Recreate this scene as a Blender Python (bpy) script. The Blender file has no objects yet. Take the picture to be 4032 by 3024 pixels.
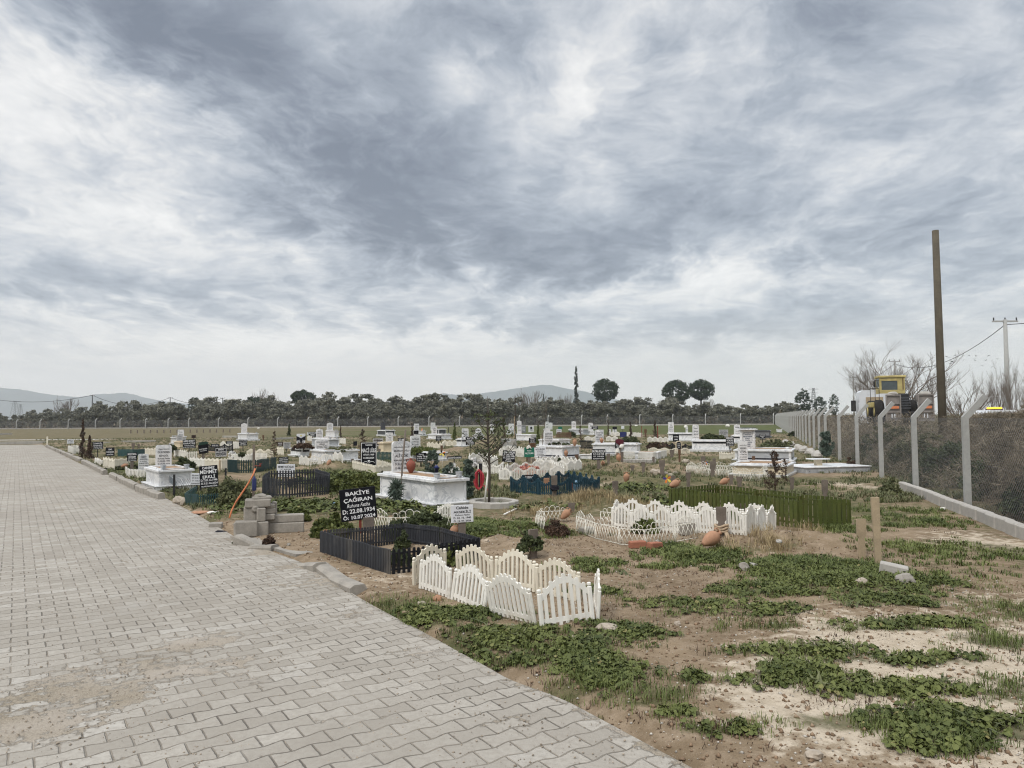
import bpy, math, random
import numpy as np
from mathutils import Vector, Matrix, noise

# ------------------------------------------------------------------ scene, camera
SC = bpy.context.scene
COL = SC.collection
rng = random.Random(7)
nrng = np.random.default_rng(7)
PI = math.pi
R = math.radians

FPX, CX, CY = 2950.0, 2016.0, 1512.0
CAMZ = 1.9
CAM_M = Matrix.Translation((0, 0, CAMZ)) @ Matrix.Rotation(PI/2 + R(2.54), 4, 'X') @ Matrix.Rotation(R(-0.43), 4, 'Z')
CAM_R = CAM_M.to_3x3()
cam_data = bpy.data.cameras.new('camera')
cam = bpy.data.objects.new('camera', cam_data)
COL.objects.link(cam)
cam.matrix_world = CAM_M
cam_data.sensor_width = 36.0
cam_data.lens = 36.0 * FPX / 4032.0
cam_data.clip_start = 0.05
cam_data.clip_end = 9000
SC.camera = cam

# ------------------------------------------------------------------ measuring helpers
def ray(px, py):
    return CAM_R @ Vector(((px - CX) / FPX, -(py - CY) / FPX, -1.0))

def rot2(deg):
    return Vector((math.cos(R(deg)), math.sin(R(deg)), 0))

def flat(px, py, z=0.0):
    d = ray(px, py)
    t = (z - CAMZ) / d.z
    return Vector((d.x * t, d.y * t, z))

EDGE_PX = [(2716, 3024), (2206, 2753), (1987, 2671), (1641, 2479), (1404, 2352), (1203, 2224), (921, 2115), (766, 2023), (629, 1951), (310, 1823), (182, 1759)]
EDGE = [(1.9, 2.5)] + [tuple(flat(*p).xy) for p in EDGE_PX]

def edge_x(y):
    """x of the border between the paved road and the burial ground at depth y"""
    if y <= EDGE[0][1]:
        a, b = EDGE[0], EDGE[1]
    elif y >= EDGE[-1][1]:
        a, b = EDGE[-2], EDGE[-1]
    else:
        for a, b in zip(EDGE, EDGE[1:]):
            if a[1] <= y <= b[1]:
                break
    return a[0] + (b[0] - a[0]) * (y - a[1]) / (b[1] - a[1])

# grave mounds: pixel of the middle, length, width, height, heading
MOUND_PX = [
    (2450, 1852, 2.2, 1.3, .26, 140), (2560, 1905, 2.4, 1.0, .16, 140), (2780, 1900, 2.6, 1.0, .14, 150), (2990, 2150, 2.8, 1.3, .15, 150),
    (3240, 2160, 1.9, .9, .12, 160), (2360, 1995, 2.4, 1.3, .18, 126), (1620, 2085, 2.6, 1.4, .16, 126), (2400, 1820, 2.0, 1.1, .2, 140),
    (1330, 1838, 2.2, 1.2, .22, 126), (2640, 1850, 2.3, 1.0, .2, 140), (1830, 1775, 3.0, 1.3, .3, 126), (640, 1770, 2.4, 1.2, .28, 126),
    (460, 1752, 3.4, 1.4, .35, 126), (2110, 1790, 2.2, 1.1, .22, 126), (520, 1845, 2.0, .9, .15, 126), (2080, 2170, 1.6, .8, .12, 126),
    (1700, 2180, 1.6, .7, .06, 126), (2880, 1820, 2.0, 1.0, .15, 150), (1900, 2125, 1.5, .7, .08, 126), (2230, 2470, .9, .5, .05, 126),
    (1150, 1885, 2.4, 1.4, .14, 126), (1370, 1905, 2.6, 1.8, .14, 126), (2600, 1780, 2.2, 1.2, .18, 140),
]
MOUNDS = [(flat(a, b).x, flat(a, b).y, l / 2, w / 2, h, math.cos(R(t)), math.sin(R(t))) for a, b, l, w, h, t in MOUND_PX]

def ground_z(x, y):
    e = x - edge_x(y)
    z = 0.02 * noise.noise((x * .45, y * .45, 3.1)) + 0.010 * noise.noise((x * 2.3, y * 2.3, 8.0))
    if y < 25:
        z += 0.007 * noise.noise((x * 7.0, y * 7.0, 1.0))
    for mx, my, l, w, h, c, s in MOUNDS:
        dx, dy = x - mx, y - my
        if abs(dx) < 3 and abs(dy) < 3:
            a = (dx * c + dy * s) / l
            b = (-dx * s + dy * c) / w
            q = a * a + b * b
            if q < 4:
                z += h * math.exp(-q * 1.4) * (1 + .25 * noise.noise((x * 4, y * 4, 5)))
    if y > 75:
        return z * .5 + .01
    k = min(1.0, max(0.0, (e + .05) / .35))
    k = k * k * (3 - 2 * k)
    base = -0.06 + k * 0.085
    if e < -0.05:
        return -0.06
    return base + z * k

def spot(px, py):
    P = flat(px, py)
    for _ in range(5):
        P = flat(px, py, ground_z(P.x, P.y))
    return P

def z_at(P, px, py):
    d = ray(px, py)
    return CAMZ + d.z * P.y / d.y

def along(C, u, px, py):
    d = ray(px, py)
    k = d.x / d.y
    return (k * C.y - C.x) / (u.x - k * u.y)

def place(px, py, depth):
    d = ray(px, py)
    return Vector((0, 0, CAMZ)) + d * (depth / d.y)

# ------------------------------------------------------------------ materials
MATS = {}
class Nt:
    def __init__(s, tree):
        s.t = tree; s.n = tree.nodes; s.l = tree.links
    def new(s, kind, **kw):
        n = s.n.new(kind)
        for k, v in kw.items():
            setattr(n, k, v)
        return n
    def put(s, sock, v):
        if hasattr(v, 'is_output'):
            s.l.new(v, sock)
        elif v is not None:
            if isinstance(v, (tuple, list, Vector)) and len(v) == 3 and sock.type == 'RGBA':
                v = (*v, 1)
            sock.default_value = v
    def math(s, op, a, b=None, c=None, clamp=False):
        n = s.new('ShaderNodeMath', operation=op, use_clamp=clamp)
        s.put(n.inputs[0], a); s.put(n.inputs[1], b)
        if c is not None: s.put(n.inputs[2], c)
        return n.outputs[0]
    def vec(s, op, a, b=None):
        n = s.new('ShaderNodeVectorMath', operation=op)
        s.put(n.inputs[0], a)
        if b is not None: s.put(n.inputs[1], b)
        return n.outputs['Value'] if op in ('DISTANCE', 'LENGTH', 'DOT_PRODUCT') else n.outputs[0]
    def mix(s, f, a, b, mode='MIX'):
        n = s.new('ShaderNodeMix', data_type='RGBA', blend_type=mode)
        s.put(n.inputs[0], f); s.put(n.inputs[6], a); s.put(n.inputs[7], b)
        return n.outputs[2]
    def noise(s, vec, scale, detail=4, rough=.55, dist=0.0):
        n = s.new('ShaderNodeTexNoise')
        s.put(n.inputs['Vector'], vec)
        n.inputs['Scale'].default_value = scale; n.inputs['Detail'].default_value = detail
        n.inputs['Roughness'].default_value = rough; n.inputs['Distortion'].default_value = dist
        return n.outputs[0]
    def ramp(s, f, lo, hi, a=0.0, b=1.0, smooth=True):
        n = s.new('ShaderNodeMapRange', interpolation_type='SMOOTHSTEP' if smooth else 'LINEAR')
        s.put(n.inputs[0], f)
        for i, v in enumerate((lo, hi, a, b)):
            s.put(n.inputs[i + 1], v)
        return n.outputs[0]
    def coord(s, which='Object'):
        return s.new('ShaderNodeTexCoord').outputs[which]
    def mapping(s, vec, scale=(1, 1, 1), rot=(0, 0, 0), loc=(0, 0, 0)):
        n = s.new('ShaderNodeMapping')
        s.put(n.inputs[0], vec)
        n.inputs['Scale'].default_value = scale; n.inputs['Rotation'].default_value = rot; n.inputs['Location'].default_value = loc
        return n.outputs[0]
    def xyz(s, v):
        n = s.new('ShaderNodeSeparateXYZ'); s.put(n.inputs[0], v)
        return n.outputs
    def comb(s, x, y, z):
        n = s.new('ShaderNodeCombineXYZ')
        for i, v in enumerate((x, y, z)): s.put(n.inputs[i], v)
        return n.outputs[0]
    def bump(s, h, strength=.3, dist=.01):
        n = s.new('ShaderNodeBump')
        n.inputs['Strength'].default_value = strength; n.inputs['Distance'].default_value = dist
        s.put(n.inputs['Height'], h)
        return n.outputs[0]

def new_mat(name):
    m = bpy.data.materials.new(name); m.use_nodes = True
    t = Nt(m.node_tree)
    b = m.node_tree.nodes['Principled BSDF']
    MATS[name] = m
    return m, t, b

def c3(*v):
    return (v[0], v[1], v[2], 1.0)

def plain(name, col, rough=.6, var=.15, scale=6.0, bump=.15, spec=.4, dirt=None, dirt_amt=.5, island=0.0, bdist=.004, metal=0.0, dscale=1.7):
    """a painted, plastic, wooden or stone surface: base colour broken by two sizes of noise, optional stains, per-piece variation"""
    m, t, b = new_mat(name)
    o = t.coord()
    n1 = t.noise(o, scale, 5, .6); n2 = t.noise(o, scale * 9, 3, .6)
    f = t.math('ADD', t.math('MULTIPLY', n1, .7), t.math('MULTIPLY', n2, .3))
    lo = tuple(c * (1 - var) for c in col); hi = tuple(min(1, c * (1 + var)) for c in col)
    c = t.mix(t.ramp(f, .3, .7), lo, hi)
    if island:
        g = t.new('ShaderNodeNewGeometry').outputs['Random Per Island']
        c = t.mix(t.ramp(g, 0, 1, 0, island), c, tuple(x * .45 for x in col))
    if dirt:
        d = t.noise(o, dscale, 6, .65, .6)
        c = t.mix(t.ramp(d, .5, .75, 0, dirt_amt), c, dirt)
    t.put(b.inputs['Base Color'], c)
    t.put(b.inputs['Roughness'], t.ramp(n1, .3, .7, max(.05, rough - .1), min(1, rough + .1)))
    b.inputs['Specular IOR Level'].default_value = spec
    b.inputs['Metallic'].default_value = metal
    if bump:
        t.put(b.inputs['Normal'], t.bump(f, bump, bdist))
    return m

def marble(name, col, vein, rough=.3):
    m, t, b = new_mat(name)
    o = t.coord()
    info = t.new('ShaderNodeObjectInfo').outputs['Random']
    o = t.vec('ADD', o, t.comb(t.math('MULTIPLY', info, 37), t.math('MULTIPLY', info, 11), 0))
    w = t.noise(t.mapping(o, (1, 1, 1.6), (.4, .7, .2)), 1.6, 8, .62, 1.4)
    v = t.math('ABSOLUTE', t.math('SUBTRACT', w, .5))
    f = t.ramp(v, 0, .07, 1, 0)
    cl = t.noise(o, 2.3, 6, .6)
    f = t.math('MULTIPLY', f, t.ramp(cl, .36, .56))
    c = t.mix(t.math('MULTIPLY', f, .62), t.mix(t.ramp(cl, .35, .7), tuple(x * .86 for x in col), col), vein)
    grime = t.noise(o, 5, 7, .7)
    c = t.mix(t.ramp(grime, .56, .8, 0, .35), c, (.36, .33, .27, 1))
    t.put(b.inputs['Base Color'], c)
    b.inputs['Roughness'].default_value = rough
    t.put(b.inputs['Normal'], t.bump(grime, .06, .004))
    return m

def leafy(name, a, b_, rough=.6, c_=None, clump=1.2):
    """foliage: colour differs leaf by leaf and clump by clump"""
    m, t, b = new_mat(name)
    g = t.new('ShaderNodeNewGeometry').outputs['Random Per Island']
    n = t.noise(t.coord(), clump, 3)
    f = t.math('ADD', t.math('MULTIPLY', g, .5), t.math('MULTIPLY', t.ramp(n, .38, .62), .5))
    c = t.mix(f, a, b_)
    if c_:
        c = t.mix(t.ramp(g, .97, .98), c, c_)
    t.put(b.inputs['Base Color'], c)
    b.inputs['Roughness'].default_value = rough
    b.inputs['Specular IOR Level'].default_value = .25
    return m

plain('white_plastic', (.77, .745, .68), .42, .05, 7, .05, .4, (.42, .36, .27, 1), .55, .08, dscale=5)
plain('cream_plastic', (.74, .69, .57), .5, .06, 7, .05, .4, (.38, .30, .2, 1), .5, .1, dscale=5)
plain('grey_plastic', (.040, .043, .050), .55, .15, 9, .1, .25, (.2, .18, .15, 1), .4, .35)
plain('charcoal_plastic', (.014, .015, .019), .5, .2, 9, .1, .2, (.16, .14, .12, 1), .35, .35)
plain('blue_plastic', (.014, .046, .066), .5, .2, 9, .1, .25, (.12, .12, .1, 1), .3, .3)
plain('teal_plastic', (.03, .078, .078), .45, .2, 9, .1, .4, (.12, .12, .1, 1), .3, .3)
plain('dark_teal_plastic', (.012, .036, .038), .5, .2, 9, .1, .4, (.1, .1, .09, 1), .3, .3)
plain('green_paint', (.070, .088, .018), .6, .22, 7, .3, .3, (.10, .075, .03, 1), .5, .4)
plain('white_metal', (.76, .73, .64), .45, .08, 20, .1, .5, (.30, .17, .08, 1), .45, .1, dscale=9)
plain('black_metal', (.012, .012, .014), .5, .3, 20, .2, .4, (.08, .035, .02, 1), .5)
plain('board_black', (.006, .0065, .010), .4, .2, 6, .02, .2, (.06, .055, .05, 1), .25)
plain('board_white', (.70, .71, .73), .4, .05, 6, .02, .5, (.42, .39, .34, 1), .3)
plain('board_grey', (.40, .40, .40), .5, .08, 6, .03, .4)
plain('board_brown', (.035, .018, .013), .5, .2, 6, .05, .4)
plain('board_green', (.012, .14, .085), .5, .2, 6, .05, .4)
plain('letter_white', (.82, .82, .82), .5, .02, 6, 0)
plain('letter_black', (.015, .015, .018), .5, .1, 6, 0)
plain('letter_grey', (.22, .22, .23), .5, .1, 6, 0)
plain('letter_navy', (.03, .05, .10), .5, .1, 6, 0)
plain('weathered_wood', (.175, .145, .12), .85, .3, 4, .5, .2, (.10, .08, .065, 1), .6)
plain('pale_wood', (.38, .30, .20), .8, .2, 5, .4, .2, (.22, .16, .1, 1), .5)
plain('brown_wood', (.13, .075, .045), .8, .3, 5, .4, .2, (.06, .04, .03, 1), .5)
plain('pole_wood', (.105, .09, .066), .85, .25, 2, .5, .2, (.09, .07, .05, 1), .6)
plain('red_paint', (.18, .03, .018), .6, .2, 7, .1)
plain('terracotta', (.37, .205, .125), .8, .16, 9, .2, .25, (.42, .28, .18, 1), .5)
plain('dark_terracotta', (.24, .075, .05), .75, .2, 9, .2, .25, (.3, .16, .1, 1), .4)
plain('concrete', (.30, .275, .238), .9, .24, 4, .5, .2, (.22, .2, .17, 1), .5, .2, .006)
plain('pale_concrete', (.43, .405, .365), .9, .14, 5, .5, .2, (.30, .27, .23, 1), .5, .2, .006)
plain('post_concrete', (.37, .37, .352), .9, .12, 8, .4, .2, (.28, .27, .25, 1), .4, 0, .006)
plain('stone', (.42, .36, .29), .9, .25, 7, .6, .2, (.24, .2, .16, 1), .5, .25, .01)
plain('red_brick', (.36, .15, .095), .9, .2, 9, .5, .2, (.38, .28, .2, 1), .4, .2)
plain('cloth_black', (.012, .012, .018), .9, .3, 12, .3, .2)
plain('cloth_white', (.70, .68, .62), .9, .15, 12, .5, .2, (.45, .4, .33, 1), .4)
plain('cloth_maroon', (.10, .02, .03), .9, .3, 12, .3, .2)
plain('cloth_green', (.03, .06, .045), .9, .3, 12, .3, .2)
plain('cloth_rag', (.42, .32, .22), .95, .25, 14, .6, .1)
plain('navy_plastic', (.02, .03, .12), .4, .2, 6, .05)
plain('blue_bottle', (.14, .26, .38), .25, .2, 6, .02, .5)
plain('orange_hose', (.60, .20, .085), .5, .1, 6, .05)
plain('red_hose', (.42, .035, .05), .45, .15, 6, .05)
plain('orange_plastic', (.72, .20, .03), .5, .1, 6, .02)
plain('yellow_plastic', (.72, .60, .10), .5, .1, 6, .02)
plain('purple_plastic', (.08, .05, .32), .5, .1, 6, .02)
plain('dry_soil', (.30, .20, .125), .95, .25, 7, .8, .1, (.2, .13, .08, 1), .4, 0, .012)
plain('cream_marble', (.62, .53, .38), .5, .1, 5, .15, .4, (.42, .34, .24, 1), .4)
plain('granite_dark', (.055, .058, .065), .3, .35, 60, .03, .5)
plain('granite_grey', (.20, .205, .215), .4, .3, 60, .03, .5)
plain('band_black', (.012, .012, .018), .3, .2, 10, .02, .5)
plain('loader_yellow', (.46, .38, .15), .55, .2, 3, .1, .4, (.22, .16, .06, 1), .6)
plain('truck_white', (.66, .68, .70), .35, .05, 2, .02, .5, (.4, .38, .34, 1), .3)
plain('machine_dark', (.025, .025, .027), .7, .3, 5, .2, .3, (.1, .08, .06, 1), .4)
plain('ramp_grey', (.22, .20, .185), .75, .2, 4, .2, .3, (.33, .3, .25, 1), .5)
plain('tyre_rubber', (.022, .02, .019), .9, .2, 8, .3, .2, (.12, .1, .07, 1), .5)
plain('dark_glass', (.05, .07, .075), .12, .2, 3, 0, .7)
plain('bark', (.10, .085, .07), .95, .3, 6, .6, .1)
plain('pale_bark', (.26, .23, .20), .95, .25, 6, .4, .1)
plain('dry_twig', (.14, .10, .075), .95, .3, 4, .2, .1, None, .5, .5)
plain('bare_twig', (.20, .165, .135), .95, .25, 4, .1, .1, None, .5, .4)
plain('bird_black', (.012, .012, .013), .8, .2, 6, 0)
plain('wire_dark', (.04, .04, .042), .6, .1, 6, 0)
plain('far_wall', (.52, .50, .48), .8, .1, 2, .05)
marble('white_marble', (.80, .80, .79), (.34, .36, .39))
marble('grey_marble', (.46, .47, .48), (.24, .26, .29))
leafy('olive_leaf', (.080, .084, .060), (.235, .228, .170), .6, None, .5)
leafy('pine_leaf', (.014, .028, .014), (.045, .07, .032), .7, None, .6)
leafy('cypress_leaf', (.012, .022, .014), (.035, .05, .03), .7)
leafy('thuja_leaf', (.06, .085, .02), (.15, .17, .05), .7)
leafy('juniper_leaf', (.06, .085, .065), (.13, .16, .125), .7)
leafy('dark_bush_leaf', (.030, .042, .018), (.095, .112, .045), .7)
leafy('mallow_leaf', (.040, .056, .013), (.145, .162, .046), .6, (.20, .18, .07, 1), 2.5)
leafy('green_blade', (.055, .080, .018), (.17, .195, .06), .6)
leafy('dry_blade', (.22, .165, .085), (.42, .33, .19), .8)
leafy('dead_leaf', (.045, .028, .020), (.12, .075, .05), .85)
leafy('grey_leaf', (.075, .088, .040), (.17, .175, .085), .8)
leafy('bramble', (.060, .050, .034), (.285, .238, .172), .9, None, .7)
leafy('bramble_green', (.05, .055, .028), (.14, .135, .075), .9, None, .7)
leafy('flower_pink', (.50, .16, .14), (.62, .36, .26), .7, (.55, .30, .06, 1))
leafy('white_flower', (.62, .60, .58), (.80, .79, .77), .7)

def emit_mat(name, col, strength):
    m, t, b = new_mat(name)
    t.put(b.inputs['Base Color'], c3(*col))
    t.put(b.inputs['Emission Color'], c3(*col))
    b.inputs['Emission Strength'].default_value = strength
emit_mat('beacon_amber', (1.0, .42, .02), 2.5)

def netting(name, col, cell, line, rough=.5):
    """chain link: crossing diagonal wires, open between them"""
    m, t, b = new_mat(name)
    x, y, z = t.xyz(t.coord())[:3]
    a = t.math('FRACT', t.math('DIVIDE', t.math('ADD', x, z), cell))
    c = t.math('FRACT', t.math('DIVIDE', t.math('SUBTRACT', x, z), cell))
    w = t.math('MAXIMUM', t.math('LESS_THAN', a, line), t.math('LESS_THAN', c, line))
    t.put(b.inputs['Base Color'], c3(*col)); b.inputs['Roughness'].default_value = rough
    t.put(b.inputs['Alpha'], w)
    return m
netting('chain_wire', (.25, .26, .27), .085, .09)
netting('far_chain_wire', (.20, .20, .20), .085, .10)
netting('blue_net', (.03, .07, .10), .03, .35)
netting('grid_wire', (.08, .05, .035), .09, .05)
# ------------------------------------------------------------------ mesh building
class MB:
    def __init__(s):
        s.v = []; s.f = []; s.sm = []
    def add(s, vs, fs, M=None, smooth=False):
        k = len(s.v)
        if M is not None:
            vs = [tuple(M @ Vector(p)) for p in vs]
        s.v += [tuple(p) for p in vs]
        s.f += [tuple(i + k for i in f) for f in fs]
        s.sm += [smooth] * len(fs)
    def box(s, c, d, M=None, bev=0.0, taper=1.0):
        x, y, z = d[0] / 2, d[1] / 2, d[2] / 2
        cx, cy, cz = c
        if bev <= 0:
            vs = [(cx + i * x * (taper if k > 0 else 1), cy + j * y * (taper if k > 0 else 1), cz + k * z) for k in (-1, 1) for j in (-1, 1) for i in (-1, 1)]
            s.add(vs, [(0, 2, 3, 1), (4, 5, 7, 6), (0, 1, 5, 4), (2, 6, 7, 3), (0, 4, 6, 2), (1, 3, 7, 5)], M)
            return
        b = min(bev, x * .9, y * .9, z * .9)
        ring = lambda e, zz: [(cx + i * (x - (0 if a else e)) , cy + j * (y - (e if a else 0)), zz) for i, j, a in
                              ((-1, -1, 0), (-1, -1, 1), (-1, 1, 1), (-1, 1, 0), (1, 1, 0), (1, 1, 1), (1, -1, 1), (1, -1, 0))]
        def oct_(ins, zz):
            X, Y = x - ins, y - ins
            return [(cx - X, cy - Y + b, zz), (cx - X, cy + Y - b, zz), (cx - X + b, cy + Y, zz), (cx + X - b, cy + Y, zz),
                    (cx + X, cy + Y - b, zz), (cx + X, cy - Y + b, zz), (cx + X - b, cy - Y, zz), (cx - X + b, cy - Y, zz)]
        L = [oct_(b * .8, cz - z), oct_(0, cz - z + b), oct_(0, cz + z - b), oct_(b * .8, cz + z)]
        vs = [p for r_ in L for p in r_]
        fs = [tuple(range(8)), tuple(range(31, 23, -1))]
        for k in range(3):
            for i in range(8):
                j = (i + 1) % 8
                fs.append((k * 8 + j, k * 8 + i, (k + 1) * 8 + i, (k + 1) * 8 + j))
        s.add(vs, fs, M)
    def bar(s, a, b, w, d, up=Vector((0, 0, 1))):
        """a straight square bar between two points"""
        a, b = Vector(a), Vector(b)
        t = (b - a).normalized()
        n = t.cross(up)
        if n.length < 1e-4: n = t.cross(Vector((1, 0, 0)))
        n.normalize(); m = n.cross(t)
        vs = [p + n * i * w / 2 + m * j * d / 2 for p in (a, b) for i, j in ((-1, -1), (1, -1), (1, 1), (-1, 1))]
        s.add(vs, [(3, 2, 1, 0), (4, 5, 6, 7), (0, 1, 5, 4), (1, 2, 6, 5), (2, 3, 7, 6), (3, 0, 4, 7)])
    def tube(s, pts, rad, n=6, closed=False, cap=True):
        pts = [Vector(p) for p in pts]
        k = len(pts)
        rad = rad if isinstance(rad, (list, tuple)) else [rad] * k
        vs, fs = [], []
        ref = Vector((.31, .17, .93))
        for i, p in enumerate(pts):
            if closed:
                t = pts[(i + 1) % k] - pts[i - 1]
            else:
                t = pts[min(k - 1, i + 1)] - pts[max(0, i - 1)]
            t.normalize()
            a = t.cross(ref)
            if a.length < .05: a = t.cross(Vector((1, 0, 0)))
            a.normalize(); b = t.cross(a)
            vs += [p + (a * math.cos(2 * PI * j / n) + b * math.sin(2 * PI * j / n)) * rad[i] for j in range(n)]
        m = k if closed else k - 1
        for i in range(m):
            q = (i + 1) % k
            for j in range(n):
                w = (j + 1) % n
                fs.append((i * n + j, i * n + w, q * n + w, q * n + j))
        if cap and not closed:
            fs += [tuple(range(n - 1, -1, -1)), tuple((k - 1) * n + j for j in range(n))]
        s.add(vs, fs, None, True)
    def lathe(s, prof, n=16, M=None, cap=True):
        vs, fs = [], []
        for r_, z in prof:
            vs += [(r_ * math.cos(2 * PI * j / n), r_ * math.sin(2 * PI * j / n), z) for j in range(n)]
        for i in range(len(prof) - 1):
            for j in range(n):
                w = (j + 1) % n
                fs.append((i * n + j, i * n + w, (i + 1) * n + w, (i + 1) * n + j))
        if cap:
            fs += [tuple(range(n - 1, -1, -1)), tuple((len(prof) - 1) * n + j for j in range(n))]
        s.add(vs, fs, M, True)
    def prism(s, poly, y0, y1, M=None):
        """an outline in x-z given a thickness along y"""
        n = len(poly)
        vs = [(x, y0, z) for x, z in poly] + [(x, y1, z) for x, z in poly]
        fs = [tuple(range(n)), tuple(range(2 * n - 1, n - 1, -1))]
        for i in range(n):
            j = (i + 1) % n
            fs.append((j, i, n + i, n + j))
        s.add(vs, fs, M)
    def rock(s, c, d, seed, sub=2):
        """a lump broken by noise"""
        nu, nv = 10, 7
        vs, fs = [], []
        for i in range(nv):
            th = PI * (i + .0) / (nv - 1)
            for j in range(nu):
                ph = 2 * PI * j / nu
                p = Vector((math.sin(th) * math.cos(ph), math.sin(th) * math.sin(ph), math.cos(th)))
                q = 1 + .38 * noise.noise(p * 1.3 + Vector((seed * 3.7, seed, 0))) + .12 * noise.noise(p * 4 + Vector((seed, 0, seed)))
                vs.append((c[0] + p.x * d[0] * q / 2, c[1] + p.y * d[1] * q / 2, c[2] + p.z * d[2] * q / 2))
        for i in range(nv - 1):
            for j in range(nu):
                w = (j + 1) % nu
                fs.append((i * nu + j, (i + 1) * nu + j, (i + 1) * nu + w, i * nu + w))
        s.add(vs, fs)
    def mesh(s, name, m):
        me = bpy.data.meshes.new(name)
        me.from_pydata(s.v, [], s.f)
        if any(s.sm):
            me.polygons.foreach_set('use_smooth', s.sm)
        me.materials.append(MATS[m])
        me.update()
        return me
    def build(s, name, m, parent=None, M=None):
        return link(name, s.mesh(name, m), parent, M)

def link(name, me, parent=None, M=None):
    o = bpy.data.objects.new(name, me)
    COL.objects.link(o)
    if parent is not None: o.parent = parent
    if M is not None: o.matrix_basis = M
    return o

def tag(o, label, cat, group=None, kind=None):
    if label: o['label'] = label
    if cat: o['category'] = cat
    if group: o['group'] = group
    if kind: o['kind'] = kind
    return o

def thing(name, label, cat, loc, rz=0.0, group=None):
    o = bpy.data.objects.new(name, None)
    COL.objects.link(o)
    o.empty_display_size = .2
    o.location = loc; o.rotation_euler = (0, 0, rz)
    return tag(o, label, cat, group)

def np_mesh(name, V, F, m, smooth=False, attrs=None):
    V = np.asarray(V, np.float32).reshape(-1, 3); F = np.asarray(F, np.int32)
    k = F.shape[1]
    me = bpy.data.meshes.new(name)
    me.vertices.add(len(V)); me.vertices.foreach_set('co', V.ravel())
    me.loops.add(F.size); me.loops.foreach_set('vertex_index', F.ravel())
    me.polygons.add(len(F))
    me.polygons.foreach_set('loop_start', np.arange(0, F.size, k, dtype=np.int32))
    if smooth: me.polygons.foreach_set('use_smooth', np.ones(len(F), bool))
    for an, av in (attrs or {}).items():
        at = me.attributes.new(an, 'FLOAT', 'POINT')
        at.data.foreach_set('value', np.asarray(av, np.float32))
    me.update(calc_edges=True)
    me.validate()
    me.materials.append(MATS[m])
    return me

# ------------------------------------------------------------------ lettering
def text_mesh(lines, W, H, m, script=()):
    """lines: (string, height share, width share or None). Filled from the top of a W x H face in x-z, facing -y"""
    mb = MB()
    total = sum(l[1] for l in lines)
    gap = max(0.0, 1 - total) / (len(lines) + 1)
    z = H / 2
    for i, ln in enumerate(lines):
        st, h = ln[0], ln[1]
        ws = ln[2] if len(ln) > 2 else None
        z -= gap * H
        cu = bpy.data.curves.new('line', 'FONT')
        cu.body = st; cu.size = 1.0; cu.offset = .006 if i in script else .021
        cu.resolution_u = 2
        if i in script: cu.shear = .35
        o = bpy.data.objects.new('line', cu)
        me = bpy.data.meshes.new_from_object(o)
        if len(me.vertices):
            xs = [v.co.x for v in me.vertices]; ys = [v.co.y for v in me.vertices]
            w0, w1 = min(xs), max(xs); y0, y1 = min(ys), max(ys)
            tall = .73 if any(ch.isupper() or ch.isdigit() for ch in st) else .55
            sc = h * H / (max(tall, y1))
            lim = (ws or .92) * W
            sx = sc if ws is None else lim / (w1 - w0)
            if (w1 - w0) * sx > lim: sx = lim / (w1 - w0)
            vs = [((v.co.x - (w0 + w1) / 2) * sx, 0.0, z - h * H + v.co.y * sc) for v in me.vertices]
            mb.add(vs, [tuple(p.vertices) for p in me.polygons])
        bpy.data.meshes.remove(me); bpy.data.objects.remove(o); bpy.data.curves.remove(cu)
        z -= h * H
    return mb

def lettering(lines, W, H, m, parent, y, cz, script=(), M=None):
    mb = text_mesh(lines, W, H, m, script)
    T = Matrix.Translation((0, y, cz))
    if M is not None: T = M @ T
    return mb.build('lettering', m, parent, T)

# ------------------------------------------------------------------ grave signs
def face_angle(px):
    return 34 if px < 1700 else max(4, 34 - (px - 1700) * .03)

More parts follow.
